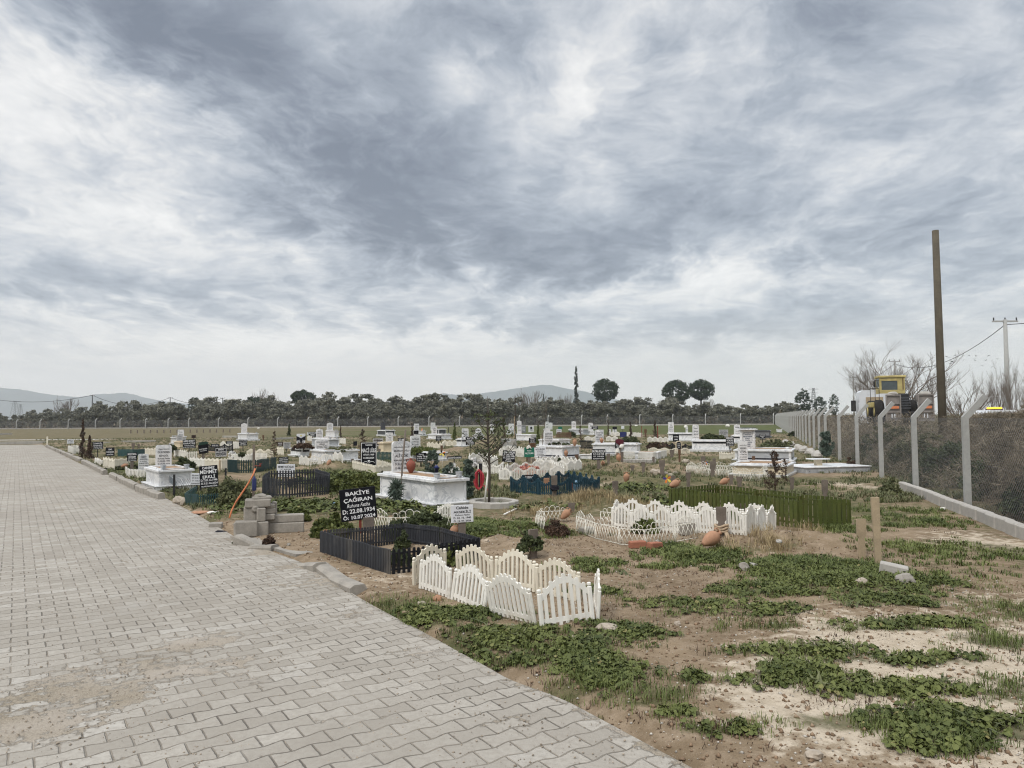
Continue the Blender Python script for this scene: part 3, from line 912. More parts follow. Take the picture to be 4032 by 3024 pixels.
# ------------------------------------------------------------------ how green each spot of ground is
# pixel of the middle, half widths in metres (across, away), weight, kind: m broad leaves, g grass, d dry grass
GREEN = [
    (1500, 2400, .55, .45, 1.0, 'g'), (1700, 2440, .7, .35, .9, 'm'), (1950, 2520, .75, .32, 1.0, 'm'), (2200, 2560, .6, .3, .9, 'm'), (2350, 2640, .35, .45, .9, 'm'),
    (2270, 2720, .32, .22, .8, 'g'), (2560, 2760, .33, .25, .9, 'g'), (2080, 2600, .5, .2, .9, 'm'), (2480, 2500, .4, .22, .9, 'm'), (2620, 2510, .25, .16, .6, 'm'),
    (2560, 2380, .5, .25, .45, 'm'), (2900, 2400, .7, .4, .6, 'm'), (2730, 2195, .62, .5, 1.0, 'm'), (2650, 2160, .3, .3, .8, 'g'), (3200, 2250, .9, .55, 1.0, 'm'), (3420, 2300, .8, .5, 1.0, 'm'),
    (3100, 2330, .7, .35, .9, 'm'), (3520, 2370, .6, .3, .9, 'm'), (3560, 2480, .5, .2, 1.0, 'm'), (3080, 2480, .55, .16, .7, 'g'), (3250, 2590, .45, .22, 1.0, 'm'), (3160, 2680, .4, .25, 1.0, 'm'),
    (3600, 2620, .55, .16, .8, 'm'), (3500, 2740, .5, .16, .9, 'm'), (3350, 2860, .38, .14, 1.0, 'g'), (3650, 2850, .55, .18, 1.0, 'm'), (3900, 2880, .5, .22, 1.0, 'm'), (3700, 2950, .4, .12, .9, 'm'),
    (4000, 2740, .3, .3, .7, 'g'), (3990, 2420, .6, .6, .6, 'g'), (3940, 2540, .4, .3, .8, 'g'), (2800, 2895, .22, .09, .95, 'm'), (2700, 2830, .16, .07, .8, 'm'), (2720, 2690, .22, .1, .8, 'm'), (2960, 2580, .3, .12, .7, 'm'),
    (3060, 2140, .9, .45, .55, 'd'), (3020, 2180, .9, .4, .6, 'd'), (3700, 2180, 1.0, .9, .5, 'g'), (3600, 2060, .9, .7, .55, 'g'), (3330, 2090, .5, .3, 1.0, 'g'), (3480, 2000, 1.0, 1.1, .6, 'g'), (3650, 1950, 1.0, 1.0, .6, 'g'), (3560, 2150, .3, .2, .9, 'g'),
    (3850, 2300, .7, .5, .4, 'g'), (3500, 1905, .9, 1.0, .5, 'g'), (3280, 1930, .9, .5, .5, 'g'),
    (1300, 2005, 2.0, 1.0, .95, 'm'), (1180, 2010, 1.2, .7, .7, 'g'), (1390, 1895, 1.6, 1.6, 1.1, 'm'), (1440, 1930, 1.2, 1.0, 1.0, 'm'), (1260, 1870, 1.5, 1.5, .6, 'g'), (1080, 1990, 1.5, .8, .9, 'g'), (980, 2020, 1.0, .5, .8, 'g'),
    (870, 2040, .9, .45, .8, 'g'), (900, 1960, 1.6, 1.2, .9, 'g'), (1330, 2090, .6, .35, .8, 'm'), (1640, 2080, 1.7, .8, 1.1, 'm'), (1700, 2120, 1.2, .45, 1.0, 'm'), (1480, 2060, .6, .5, .9, 'm'), (1560, 2020, .8, .5, 1.0, 'm'),
    (1650, 2030, .8, .4, 1.0, 'm'), (700, 1960, .8, .6, .9, 'g'), (540, 1890, 1.2, .8, .9, 'g'), (430, 1840, 1.4, 1.2, .9, 'g'), (300, 1775, 2.0, 2.0, .9, 'g'), (620, 1940, .6, .5, .7, 'm'), (1290, 2200, .3, .2, .5, 'g'), (1400, 2230, .35, .2, .6, 'g'),
    (1890, 2095, .35, .22, .9, 'g'), (2090, 2085, .5, .3, .9, 'm'), (2160, 2010, .6, .45, .8, 'm'), (2130, 2030, .8, .5, .7, 'd'), (2330, 1990, 1.0, .8, .8, 'd'), (2390, 2000, .9, .7, .9, 'd'), (2500, 1930, .9, .7, .9, 'm'), (2470, 1950, .9, .6, .6, 'g'),
    (2230, 2110, .5, .3, .7, 'g'), (2320, 2240, .5, .35, .55, 'm'), (2000, 1930, 1.0, 1.2, .5, 'g'), (2060, 1960, .5, .4, .7, 'g'), (2300, 1875, 1.0, .6, .9, 'g'), (2440, 1880, .8, .7, .5, 'g'), (2580, 1990, .7, .5, .8, 'm'), (1900, 2070, .3, .2, .6, 'g'),
    (1760, 1860, 1.2, 1.0, .8, 'm'), (1890, 1920, .8, .8, .9, 'g'), (3170, 1910, .6, .4, .8, 'g'), (2570, 2240, .4, .2, .3, 'm'), (2330, 2330, .4, .3, .5, 'm'), (2480, 2310, .3, .15, .4, 'g'), (2110, 1870, 1, .7, .5, 'g'), (2620, 1865, .8, .5, .4, 'g'),
]
GP = [(flat(a, b).x, flat(a, b).y, c, d, e, k) for a, b, c, d, e, k in GREEN]

def green_at(x, y, kind=None):
    g = 0.0
    for mx, my, rx, ry, wgt, k in GP:
        if kind and k != kind: continue
        dx, dy = (x - mx) / rx, (y - my) / ry
        q = dx * dx + dy * dy
        if q < 2.6:
            g = max(g, wgt * math.exp(-q * .9))
    return g

# ------------------------------------------------------------------ ground, far field, road
def sheet(xs, ys, zf, name, matname, attr=None, keep=None):
    nx, ny = len(xs), len(ys)
    V = np.zeros((ny * nx, 3), np.float32); A = np.zeros(ny * nx, np.float32); B = np.zeros(ny * nx, np.float32)
    i = 0
    for y in ys:
        for x in xs:
            V[i] = (x, y, zf(x, y))
            if attr: A[i], B[i] = attr(x, y)
            i += 1
    F = []
    for j in range(ny - 1):
        for k in range(nx - 1):
            if keep is None or keep((xs[k] + xs[k + 1]) / 2, (ys[j] + ys[j + 1]) / 2):
                a = j * nx + k
                F.append((a, a + 1, a + nx + 1, a + nx))
    return V, F, A, B

m, t, b = new_mat('earth')
o = t.coord()
cov = t.new('ShaderNodeAttribute', attribute_name='cover').outputs['Fac']
sand = t.new('ShaderNodeAttribute', attribute_name='sand').outputs['Fac']
n1 = t.noise(o, .9, 6, .6); n2 = t.noise(o, 7, 6, .65); n3 = t.noise(o, 60, 4, .6)
dirt = t.mix(t.ramp(n1, .3, .7), (.165, .120, .075, 1), (.275, .206, .134, 1))
dirt = t.mix(t.ramp(n2, .4, .7, 0, .6), dirt, (.36, .28, .20, 1))
pale = t.mix(t.ramp(n2, .3, .7), (.41, .34, .25, 1), (.545, .465, .36, 1))
sf = t.math('ADD', sand, t.math('MULTIPLY', t.math('SUBTRACT', n2, .5), .9))
c = t.mix(t.ramp(sf, .38, .62), dirt, pale)
litter = t.math('ADD', cov, t.math('MULTIPLY', t.math('SUBTRACT', t.noise(o, 4.5, 7, .7), .5), 1.3))
c = t.mix(t.ramp(litter, .35, .75, 0, .85), c, t.mix(t.ramp(n2, .35, .65), (.060, .070, .026, 1), (.135, .12, .06, 1)))
c = t.mix(t.ramp(n3, .58, .74, 0, .6), c, (.12, .088, .06, 1))
c = t.mix(t.ramp(t.noise(o, 19, 7, .72), .56, .68, 0, .5), c, (.165, .118, .08, 1))
c = t.mix(t.ramp(t.noise(o, 95, 3, .5), .68, .74, 0, .75), c, (.60, .55, .47, 1))
t.put(b.inputs['Base Color'], c)
b.inputs['Roughness'].default_value = .95; b.inputs['Specular IOR Level'].default_value = .1
hh = t.math('ADD', t.math('MULTIPLY', n2, 1.0), t.math('MULTIPLY', t.noise(o, 34, 6, .7), .55))
t.put(b.inputs['Normal'], t.bump(hh, .9, .03))

m, t, b = new_mat('field')
o = t.coord()
st = t.mapping(o, (.05, .33, 1), (0, 0, .12))
n1 = t.noise(st, 1.0, 7, .65); n2 = t.noise(o, .8, 6, .7); n3 = t.noise(t.mapping(o, (.2, 2.4, 1)), 1.0, 5, .6)
yy = t.xyz(o)[1]; xx = t.xyz(o)[0]
grn = t.mix(t.ramp(n2, .3, .7), (.055, .068, .022, 1), (.11, .118, .045, 1))
tan = t.mix(t.ramp(n2, .3, .7), (.11, .094, .05, 1), (.18, .148, .088, 1))
f = t.math('ADD', n1, t.ramp(xx, -60, 20, -.16, .13))
c = t.mix(t.ramp(f, .43, .55), tan, grn)
c = t.mix(t.ramp(n3, .60, .70, 0, .5), c, (.06, .05, .03, 1))
c = t.mix(t.ramp(n2, .66, .74, 0, .6), c, (.34, .27, .19, 1))
t.put(b.inputs['Base Color'], c); b.inputs['Roughness'].default_value = .95; b.inputs['Specular IOR Level'].default_value = .1
t.put(b.inputs['Normal'], t.bump(n2, .6, .2))

def sandy(x, y):
    s = .22 + .45 * noise.noise((x * .5, y * .5, 11.0))
    if y < 9.5 and x > 1.0:
        s += .42 * max(0, 1 - abs(y - 5.3) / 2.6) * min(1, (x - .9) / .6)
    if y < 8 and x > 2.5: s += .1
    return s

def cover(x, y):
    c = green_at(x, y)
    if y > 14: c = max(c, .60 + .55 * noise.noise((x * .4, y * .4, 2.0)))
    elif x > 5.0: c = max(c, .42 + .5 * noise.noise((x * .8, y * .8, 2.0)))
    return c

def strip(x0, x1, y0, y1, step, ystep):
    xs = np.arange(x0, x1 + step * .5, step); ys = np.arange(y0, y1 + ystep * .5, ystep)
    return xs.tolist(), ys.tolist()

GV, GF, GA, GB = [], [], [], []
def add_sheet(xs, ys, keep):
    V, F, A, B = sheet(xs, ys, ground_z, 'g', 'earth', lambda x, y: (cover(x, y), sandy(x, y)), keep)
    k = sum(len(v) for v in GV)
    GV.append(V); GF.append(np.array(F, np.int32) + k); GA.append(A); GB.append(B)
near = lambda x, y: x > edge_x(y) - .6
add_sheet(*strip(-5.0, 8.0, 2.4, 12.0, .05, .05), near)
add_sheet(*strip(8.0, 14.0, 2.4, 12.0, .25, .24), None)
add_sheet(*strip(-14.0, 16.0, 12.0, 30.0, .15, .15), near)
add_sheet(*strip(16.0, 22.0, 12.0, 30.0, .5, .45), None)
add_sheet(*strip(-40.0, 40.0, 30.0, 78.0, .8, .8), near)
gm = np_mesh('ground', np.concatenate(GV), np.concatenate(GF), 'earth', True, {'cover': np.concatenate(GA), 'sand': np.concatenate(GB)})
tag(link('ground', gm), 'bare earth of the burial ground with sandy and weedy patches', None, None, 'structure')

fm = MB()
fm.add([(-4500, 77.5, -.03), (4500, 77.5, -.03), (4500, 4500, -.03), (-4500, 4500, -.03)], [(0, 1, 2, 3)])
fm.add([(39.9, -60, -.09), (4500, -60, -.09), (4500, 77.6, -.05), (39.9, 77.6, -.05)], [(0, 1, 2, 3)])
fm.add([(-60, -60, -.09), (40, -60, -.09), (40, 77.6, -.09), (-60, 77.6, -.09)], [(0, 1, 2, 3)])
fm.add([(-4500, -60, -.09), (-59.9, -60, -.09), (-59.9, 77.6, -.05), (-4500, 77.6, -.05)], [(0, 1, 2, 3)])
tag(fm.build('field', 'field'), 'rough grass field beyond the graves', None, None, 'structure')

# paved road of interlocking bone-shaped concrete blocks
m, t, b = new_mat('paving')
o = t.coord()
RDIR = 33.5
rot = t.mapping(o, (1, 1, 1), (0, 0, R(-RDIR)))
u, v = t.xyz(rot)[:2]
LB, HB = .245, .15
uu = t.math('DIVIDE', u, LB); vv = t.math('DIVIDE', v, HB)
wob = t.math('MULTIPLY', t.math('SUBTRACT', t.noise(o, 2.2, 3, .5), .5), .10)
wav = t.math('MULTIPLY', t.math('COSINE', t.math('MULTIPLY', uu, 2 * PI)), t.math('COSINE', t.math('MULTIPLY', vv, PI)))
v2 = t.math('ADD', t.math('ADD', vv, t.math('MULTIPLY', wav, .085)), wob)
row = t.math('FLOOR', v2); fr = t.math('FRACT', v2)
par = t.math('MULTIPLY', t.math('MODULO', t.math('ABSOLUTE', row), 2.0), .5)
u2 = t.math('ADD', t.math('ADD', uu, par), wob)
colm = t.math('FLOOR', u2); fu = t.math('FRACT', u2)
dv = t.math('MULTIPLY', t.math('MINIMUM', fr, t.math('SUBTRACT', 1.0, fr)), HB)
du = t.math('MULTIPLY', t.math('MINIMUM', fu, t.math('SUBTRACT', 1.0, fu)), LB)
edge = t.math('ADD', t.math('MINIMUM', dv, du), t.math('MULTIPLY', t.math('SUBTRACT', t.noise(o, 30, 4, .6), .5), .010))
joint = t.math('MULTIPLY', t.ramp(edge, .001, .008, 1, 0), t.ramp(t.noise(o, 3.0, 4, .6), .32, .55, .5, 1.0))
wn = t.new('ShaderNodeTexWhiteNoise', noise_dimensions='2D'); t.put(wn.inputs['Vector'], t.comb(colm, row, 0))
rnd = wn.outputs[0]
n1 = t.noise(o, 1.1, 6, .6); n2 = t.noise(o, 22, 5, .65); n3 = t.noise(o, 110, 3, .6)
stone_c = t.mix(rnd, (.315, .287, .245, 1), (.425, .394, .343, 1))
stone_c = t.mix(t.ramp(rnd, .90, .96, 0, .25), stone_c, (.48, .465, .43, 1))
stone_c = t.mix(t.ramp(n2, .35, .7, 0, .55), stone_c, (.28, .25, .212, 1))
stone_c = t.mix(t.ramp(t.noise(o, .45, 7, .68, .5), .42, .66, 0, .55), stone_c, (.275, .247, .208, 1))
stone_c = t.mix(t.ramp(n3, .62, .75, 0, .5), stone_c, (.22, .2, .175, 1))
# fine sand lies in the joints and in drifts over the blocks
drift = t.new('ShaderNodeAttribute', attribute_name='drift').outputs['Fac']
sandf = t.math('ADD', t.math('ADD', drift, t.math('MULTIPLY', t.math('SUBTRACT', t.noise(o, 2.0, 7, .70, .4), .5), 1.9)), t.math('MULTIPLY', t.math('SUBTRACT', n2, .5), .8))
sandm = t.ramp(t.math('SUBTRACT', sandf, t.math('MULTIPLY', t.ramp(edge, 0, .05), .18)), .38, .58)
sand_c = t.mix(t.ramp(n3, .35, .65), (.205, .172, .128, 1), (.335, .288, .222, 1))
sand_c = t.mix(t.ramp(n1, .35, .65, 0, .6), sand_c, (.40, .355, .305, 1))
joint_c = t.mix(t.ramp(n1, .38, .6), (.145, .128, .106, 1), (.31, .268, .215, 1))
c = t.mix(joint, stone_c, joint_c)
c = t.mix(sandm, c, sand_c)
c = t.mix(t.ramp(n1, .55, .75, 0, .22), c, (.46, .44, .405, 1))
t.put(b.inputs['Base Color'], c)
b.inputs['Roughness'].default_value = .9; b.inputs['Specular IOR Level'].default_value = .15
hgt = t.math('SUBTRACT', t.math('MULTIPLY', t.math('SUBTRACT', 1.0, sandm), t.math('SUBTRACT', 1.0, joint)), t.math('MULTIPLY', n3, -.35))
t.put(b.inputs['Normal'], t.bump(t.math('ADD', hgt, t.math('MULTIPLY', n2, .5)), .8, .016))

DRIFT = [(250, 2740, 1.0, .5, .75), (600, 2640, 1.0, .5, .7), (800, 2530, .6, .4, .6), (100, 2850, .6, .35, .8), (900, 2690, .7, .25, .45), (450, 2850, .7, .3, .5), (1300, 2300, 1.0, .9, .55), (1200, 2250, .9, .9, .6),
         (1430, 2420, .35, .5, .55), (1620, 2560, .4, .3, .45), (700, 2200, 2.5, 1.5, .25), (300, 2100, 3, 2, .3), (900, 2130, 1.2, .6, .6), (1150, 2170, .9, .5, .9), (1800, 2720, .4, .25, .35), (2000, 2830, .35, .2, .35), (900, 2960, .4, .2, .4), (200, 1900, 6, 5, .4), (500, 1980, 3, 3, .45), (1250, 2850, .5, .16, .4)]
DP = [(flat(a, b_).x, flat(a, b_).y, c_, d, e) for a, b_, c_, d, e in DRIFT]
def drift_at(x, y):
    g = .20 if y > 9 else .12
    for mx, my, rx, ry, wgt in DP:
        q = ((x - mx) / rx) ** 2 + ((y - my) / ry) ** 2
        if q < 4: g = max(g, wgt * math.exp(-q * .8))
    e = edge_x(y) - x
    g = max(g, .5 * math.exp(-(e / .16) ** 2))
    g += .10 * noise.noise((x * .5, y * .35, 6.0))
    return g
RV, RA, RF = [], [], []
def road_rows(y0, y1, dy, x_left, n):
    ys = np.arange(y0, y1 + dy * .5, dy).tolist()
    k = sum(map(len, RV)); vs, aa = [], []
    for y in ys:
        xe = edge_x(y) + .03
        for i in range(n + 1):
            q = (i / n) ** .8
            x = x_left(y) + (xe - x_left(y)) * q
            z = .012 * noise.noise((x * .5, y * .5, 21.0)) + .003 * noise.noise((x * 3, y * 3, 4.0))
            vs.append((x, y, z - .004 * (1 if i == n else 0))); aa.append(drift_at(x, y))
    RV.append(vs); RA.append(aa)
    for j in range(len(ys) - 1):
        for i in range(n):
            a = k + j * (n + 1) + i
            RF.append((a, a + 1, a + n + 2, a + n + 1))
road_rows(2.0, 14.0, .1, lambda y: -1.2 - y * .85, 110)
road_rows(14.0, 60.0, .5, lambda y: -1.2 - y * .85, 60)
rm = np_mesh('road', [p for r_ in RV for p in r_], RF, 'paving', True, {'drift': [a for r_ in RA for a in r_]})
tag(link('road', rm), 'grey interlocking paving of the lane, dusted with sand', None, None, 'structure')

# concrete apron where the path meets the lane
m = MB()
ap = [spot(*p) for p in ((985, 2125), (1110, 2118), (1270, 2140), (1275, 2172), (1165, 2195), (1060, 2170))]
cc = sum(ap, Vector()) / len(ap)
top = [(p.x, p.y, .026 + .008 * math.sin(i * 2.1)) for i, p in enumerate(ap)]
m.add(top + [(p.x, p.y, -.08) for p in ap], [tuple(range(5, -1, -1))[::-1]] + [((i + 1) % 6, i, 6 + i, 6 + (i + 1) % 6) for i in range(6)])
tag(m.build('apron', 'concrete'), 'worn concrete apron between lane and footpath', None, None, 'structure')

# hills on the skyline
HILL_A = [(-400, 1500), (-150, 1515), (0, 1527), (80, 1533), (180, 1551), (220, 1556), (310, 1564), (380, 1552), (440, 1550), (490, 1546), (540, 1556), (570, 1566), (630, 1577), (700, 1586), (830, 1598), (900, 1612)]
HILL_B = [(1560, 1610), (1660, 1592), (1700, 1557), (1740, 1549), (1800, 1554), (1870, 1553), (1950, 1541), (2030, 1530), (2090, 1521), (2140, 1514), (2180, 1518), (2230, 1530), (2290, 1539), (2340, 1551), (2480, 1588), (2560, 1606)]
HILL_C = [(800, 1612), (1000, 1585), (1150, 1560), (1250, 1562), (1400, 1585), (1560, 1612)]
def hills(prof, D, mat):
    m = MB(); n = 90; rows = 9
    x0, x1 = prof[0][0], prof[-1][0]
    vs, fs = [], []
    for i in range(n + 1):
        px = x0 + (x1 - x0) * i / n
        py = np.interp(px, [p[0] for p in prof], [p[1] for p in prof])
        top = place(px, py, D)
        bot = place(px, 1650, D)
        for j in range(rows):
            s = (j - 4) / 4
            y = D + s * D * .16
            k = (1 - abs(s)) ** .8
            z = -30 + (top.z + 30) * k + (18 * noise.noise((px * .012, s * 3, 7.7)) if 0 < j < rows - 1 and j != 4 else 3 * noise.noise((px * .05, 0, 3)))
            vs.append((top.x * y / D, y, z))
    for i in range(n):
        for j in range(rows - 1):
            a = i * rows + j
            fs.append((a, a + rows, a + rows + 1, a + 1))
    m.add(vs, fs, None, True)
    return m.build('hills', mat)
plain('hill_scrub', (.075, .09, .085), .95, .3, .01, 0, .1)
tag(hills(HILL_A, 3300, 'hill_scrub'), 'long wooded ridge on the horizon', None, None, 'structure')
tag(hills(HILL_B, 3400, 'hill_scrub'), 'hazy peak on the horizon behind the tall cypress', None, None, 'structure')

# ------------------------------------------------------------------ haze
m = bpy.data.materials.new('haze_air'); m.use_nodes = True
nt = m.node_tree
for n_ in list(nt.nodes): nt.nodes.remove(n_)
pv = nt.nodes.new('ShaderNodeVolumePrincipled'); mo = nt.nodes.new('ShaderNodeOutputMaterial')
HAZE_DENSITY = .00024
pv.inputs['Color'].default_value = (.90, .95, 1.0, 1); pv.inputs['Density'].default_value = HAZE_DENSITY; pv.inputs['Anisotropy'].default_value = .1
nt.links.new(pv.outputs[0], mo.inputs['Volume'])
MATS['haze_air'] = m
USE_HAZE = True
if USE_HAZE:
    hb = MB(); hb.box((0, 1950, 95), (5200, 4100, 200 + 70)); hz = hb.build('haze', 'haze_air')
    tag(hz, 'thin haze in the air over the plain', None, None, 'stuff')
# ------------------------------------------------------------------ plants
def quads(C, size, elong=1.8, up=0.0, seed=0, droop=0.0):
    """one small leaf face per centre, random heading"""
    g = np.random.default_rng(seed); n = len(C)
    a = g.normal(size=(n, 3)); a[:, 2] += up; a /= np.linalg.norm(a, axis=1)[:, None]
    b = g.normal(size=(n, 3)); b -= (b * a).sum(1)[:, None] * a; b /= np.linalg.norm(b, axis=1)[:, None]
    s = size * g.uniform(.6, 1.3, n)[:, None]
    V = np.stack([C - a * s * elong / 2, C + b * s * .5, C + a * s * elong / 2, C - b * s * .5], 1).reshape(-1, 3)
    F = np.arange(n * 4).reshape(n, 4)
    return V, F

def clumps(g, n, f, rad, per, shell=.55):
    """leaf centres in n lumps placed by f()"""
    out = []
    for _ in range(n):
        c = np.array(f()); r_ = rad * g.uniform(.6, 1.25)
        d = g.normal(size=(per, 3)); d /= np.linalg.norm(d, axis=1)[:, None]
        q = r_ * (shell + (1 - shell) * g.random((per, 1))) * np.array([1, 1, .8])
        out.append(c + d * q)
    return np.concatenate(out)

def branch_tree(g, H, levels=4, spread=.5, n0=5, thick=.03, trunk=.25, leaf_r=1.0, kids=3, sides=4, up=.25):
    """bare limbs grown by forking; returns an MB"""
    m = MB(); rr = random.Random(g)
    def grow(p, d, L, r_, lev):
        pts = [p]; q = p.copy(); dd = d.copy()
        for _ in range(3):
            dd = (dd + Vector((rr.uniform(-1, 1), rr.uniform(-1, 1), rr.uniform(-.5, 1) * .6)) * .16).normalized()
            q = q + dd * (L / 3); pts.append(q.copy())
        m.tube(pts, [r_, r_ * .85, r_ * .7, r_ * .5], sides if lev > 1 else 3, cap=False)
        if lev <= 0: return
        for k in range(kids if lev > 1 else kids + 1):
            i = rr.choice((1, 2, 2, 3, 3))
            nd = (dd + Vector((rr.uniform(-1, 1), rr.uniform(-1, 1), rr.uniform(-.3, 1) * up * 3)) * spread).normalized()
            grow(pts[i].copy(), nd, L * rr.uniform(.55, .8), r_ * .55, lev - 1)
    p0 = Vector((0, 0, -.1))
    tt = Vector((0, 0, H * trunk))
    m.tube([p0, tt], [H * thick, H * thick * .8], 6, cap=False)
    for k in range(n0):
        a = 2 * PI * k / n0 + rr.uniform(-.4, .4)
        d = Vector((math.cos(a) * spread, math.sin(a) * spread, rr.uniform(.5, 1.2))).normalized()
        grow(tt.copy() - Vector((0, 0, H * trunk * rr.uniform(0, .3))), d, H * (1 - trunk) * .42, H * thick * .55, levels)
    return m

def tree_from(name, label, cat, loc, trunk_me, crown_me, rz=0.0, sc=1.0, group=None, scz=None):
    T = thing(name, label, cat, loc, rz, group)
    T.scale = (sc, sc, scz or sc)
    if trunk_me: link('trunk', trunk_me, T)
    if crown_me: link('crown', crown_me, T)
    return T

# olive trees of the grove: three grown, then repeated
OLIVES = []
for k in range(4):
    g = np.random.default_rng(100 + k)
    lobes = [(g.uniform(-1.5, 1.5), g.uniform(-1.5, 1.5), g.uniform(.9, 4.4) * (1 - .12 * abs(i - 5) / 5), g.uniform(.5, 1.0)) for i in range(13)] + [(g.uniform(-.5, .5), g.uniform(-.5, .5), 4.5, .5)]
    def f(g=g, lobes=lobes):
        l = lobes[g.integers(len(lobes))]; d = g.normal(size=3) * l[3] * .55
        return (l[0] + d[0], l[1] + d[1], max(.4, l[2] + d[2] * .8))
    C = clumps(g, 110, f, .45, 50, .4)
    V, F = quads(C, .17, 2.0, .3, k)
    cm = np_mesh('crown', V, F, 'olive_leaf')
    tm = MB(); tm.tube([(0, 0, -.2), (.1, .05, .7), (0, .15, 1.5), (.2, .1, 2.6)], [.22, .18, .13, .05], 6)
    for j in range(4):
        a = j * 1.6 + k; tm.tube([(0.05, .1, 1.0 + .2 * j), (math.cos(a) * .7, math.sin(a) * .7, 2.2), (math.cos(a) * 1.2, math.sin(a) * 1.2, 3.2)], [.09, .06, .03], 5)
    OLIVES.append((tm.mesh('trunk', 'bark'), cm))

def grove_top(px):
    """pixel row of the grove's outline"""
    return np.interp(px, [0, 100, 250, 330, 420, 600, 850, 1000, 1200, 1370, 1500, 1850, 2000, 2300, 2600, 2750, 3000, 3100], [1640, 1636, 1628, 1618, 1600, 1604, 1590, 1594, 1590, 1582, 1590, 1580, 1592, 1592, 1590, 1598, 1600, 1602])
k = 0
for row, (D0, hs) in enumerate(((178, .84), (186, .92), (196, 1.0), (208, 1.0))):
    px = -170 + row * 31
    while px < 3120:
        D = D0 - (px - 1000) * .008 + rng.uniform(-2.5, 2.5)
        P = place(px, 1660, D); P.z = 0
        Ht = (CAMZ + (1646 - (px - 1500) * .0075 - grove_top(px)) / FPX * D) * hs * rng.uniform(.76, 1.22)
        tm, cm = OLIVES[k % 4]
        s = Ht / 5.0 * 1.10
        tree_from('olive_tree', 'grey-green olive tree in the dense grove behind the far wire fence', 'olive tree', P, tm, cm, rng.uniform(0, 6.28), s * rng.uniform(1.15, 1.45), 'olive trees of the grove', s * 1.06)
        k += 1
        px += rng.uniform(54, 76)

# dry scrub along the foot of the grove
g = np.random.default_rng(5)
n = 15000
X = g.uniform(-140, 60, n); Y = 170 - X * .145 + g.uniform(-4, 6, n) + 3; Z = g.random(n) ** 1.6 * (1.5 + .7 * np.sin(X * .35) + .5 * np.sin(X * .9))
V, F = quads(np.stack([X, Y, Z], 1), .28, 4.0, 1.4, 9)
tag(link('undergrowth', np_mesh('undergrowth', V, F, 'bramble')), 'dry brown scrub along the foot of the olive grove', None, None, 'stuff')

def umbrella_pine(px, pybase, pytop, pxl, pxr, label, D, seed, zc=.45):
    P = place(px, 1660, D); P.z = 0
    H = z_at(P, px, pytop); Wd = (pxr - pxl) / FPX * D
    base = z_at(P, px, pybase)
    g = np.random.default_rng(seed); rx = Wd / 2 * .9; hz = (H - base)
    def f():
        while True:
            p = g.uniform(-1, 1, 3)
            q = p[0] ** 2 + p[1] ** 2 + (abs(p[2]) ** 2.2)
            if .30 < q < 1.0: break
        z = base + hz * (.52 + .46 * p[2]) + .1 * hz * (1 - (p[0] ** 2 + p[1] ** 2)) * (1 if p[2] > 0 else -1)
        return (p[0] * rx, p[1] * rx, z)
    C = clumps(g, 190, f, Wd * .085, 46, .45)
    V, F = quads(C, Wd * .026, 2.2, .9, seed)
    tm = MB()
    tm.tube([(0, 0, -.2), (.1, 0, base * .6), (-.05, .1, base * 1.03), (0, 0, base + hz * .4)], [Wd * .035, Wd * .03, Wd * .027, Wd * .012], 7)
    for j in range(7):
        a = j * .9 + seed; tm.tube([(0, 0, base * .92), (math.cos(a) * rx * .45, math.sin(a) * rx * .45, base + hz * .25), (math.cos(a) * rx * .75, math.sin(a) * rx * .75, base + hz * .42)], [Wd * .014, Wd * .01, Wd * .006], 5)
    tree_from('umbrella_pine', label, 'pine tree', P, tm.mesh('trunk', 'bark'), np_mesh('crown', V, F, 'pine_leaf'))
umbrella_pine(1192, 1590, 1543, 1141, 1243, 'flat topped umbrella pine standing apart, its trunk hidden by the grove', 225, 11)
umbrella_pine(2385, 1578, 1500, 2329, 2441, 'round umbrella pine standing alone beside the tall ragged cypress', 220, 12)
umbrella_pine(2663, 1588, 1504, 2606, 2722, 'darker umbrella pine touching its neighbour, the one nearer the ragged cypress', 215, 13)
umbrella_pine(2762, 1572, 1503, 2706, 2818, 'umbrella pine touching its neighbour, the one nearer the yellow loader', 228, 14)
umbrella_pine(1000, 1630, 1565, 955, 1036, 'low dark pine in front of a pale bare tree', 232, 15)
umbrella_pine(766, 1625, 1569, 742, 795, 'small dark round pine between two power poles', 240, 16)
umbrella_pine(1645, 1620, 1568, 1628, 1664, 'small dark tree poking above the grove under the hazy peak', 240, 17)
umbrella_pine(3165, 1640, 1540, 3134, 3205, 'broad dark evergreen beside the steel lattice mast', 190, 18)
umbrella_pine(3285, 1640, 1557, 3265, 3308, 'dark round tree behind the small concrete pole', 230, 19)
umbrella_pine(3230, 1640, 1568, 3205, 3262, 'low dark tree clump behind the lattice mast', 260, 20)

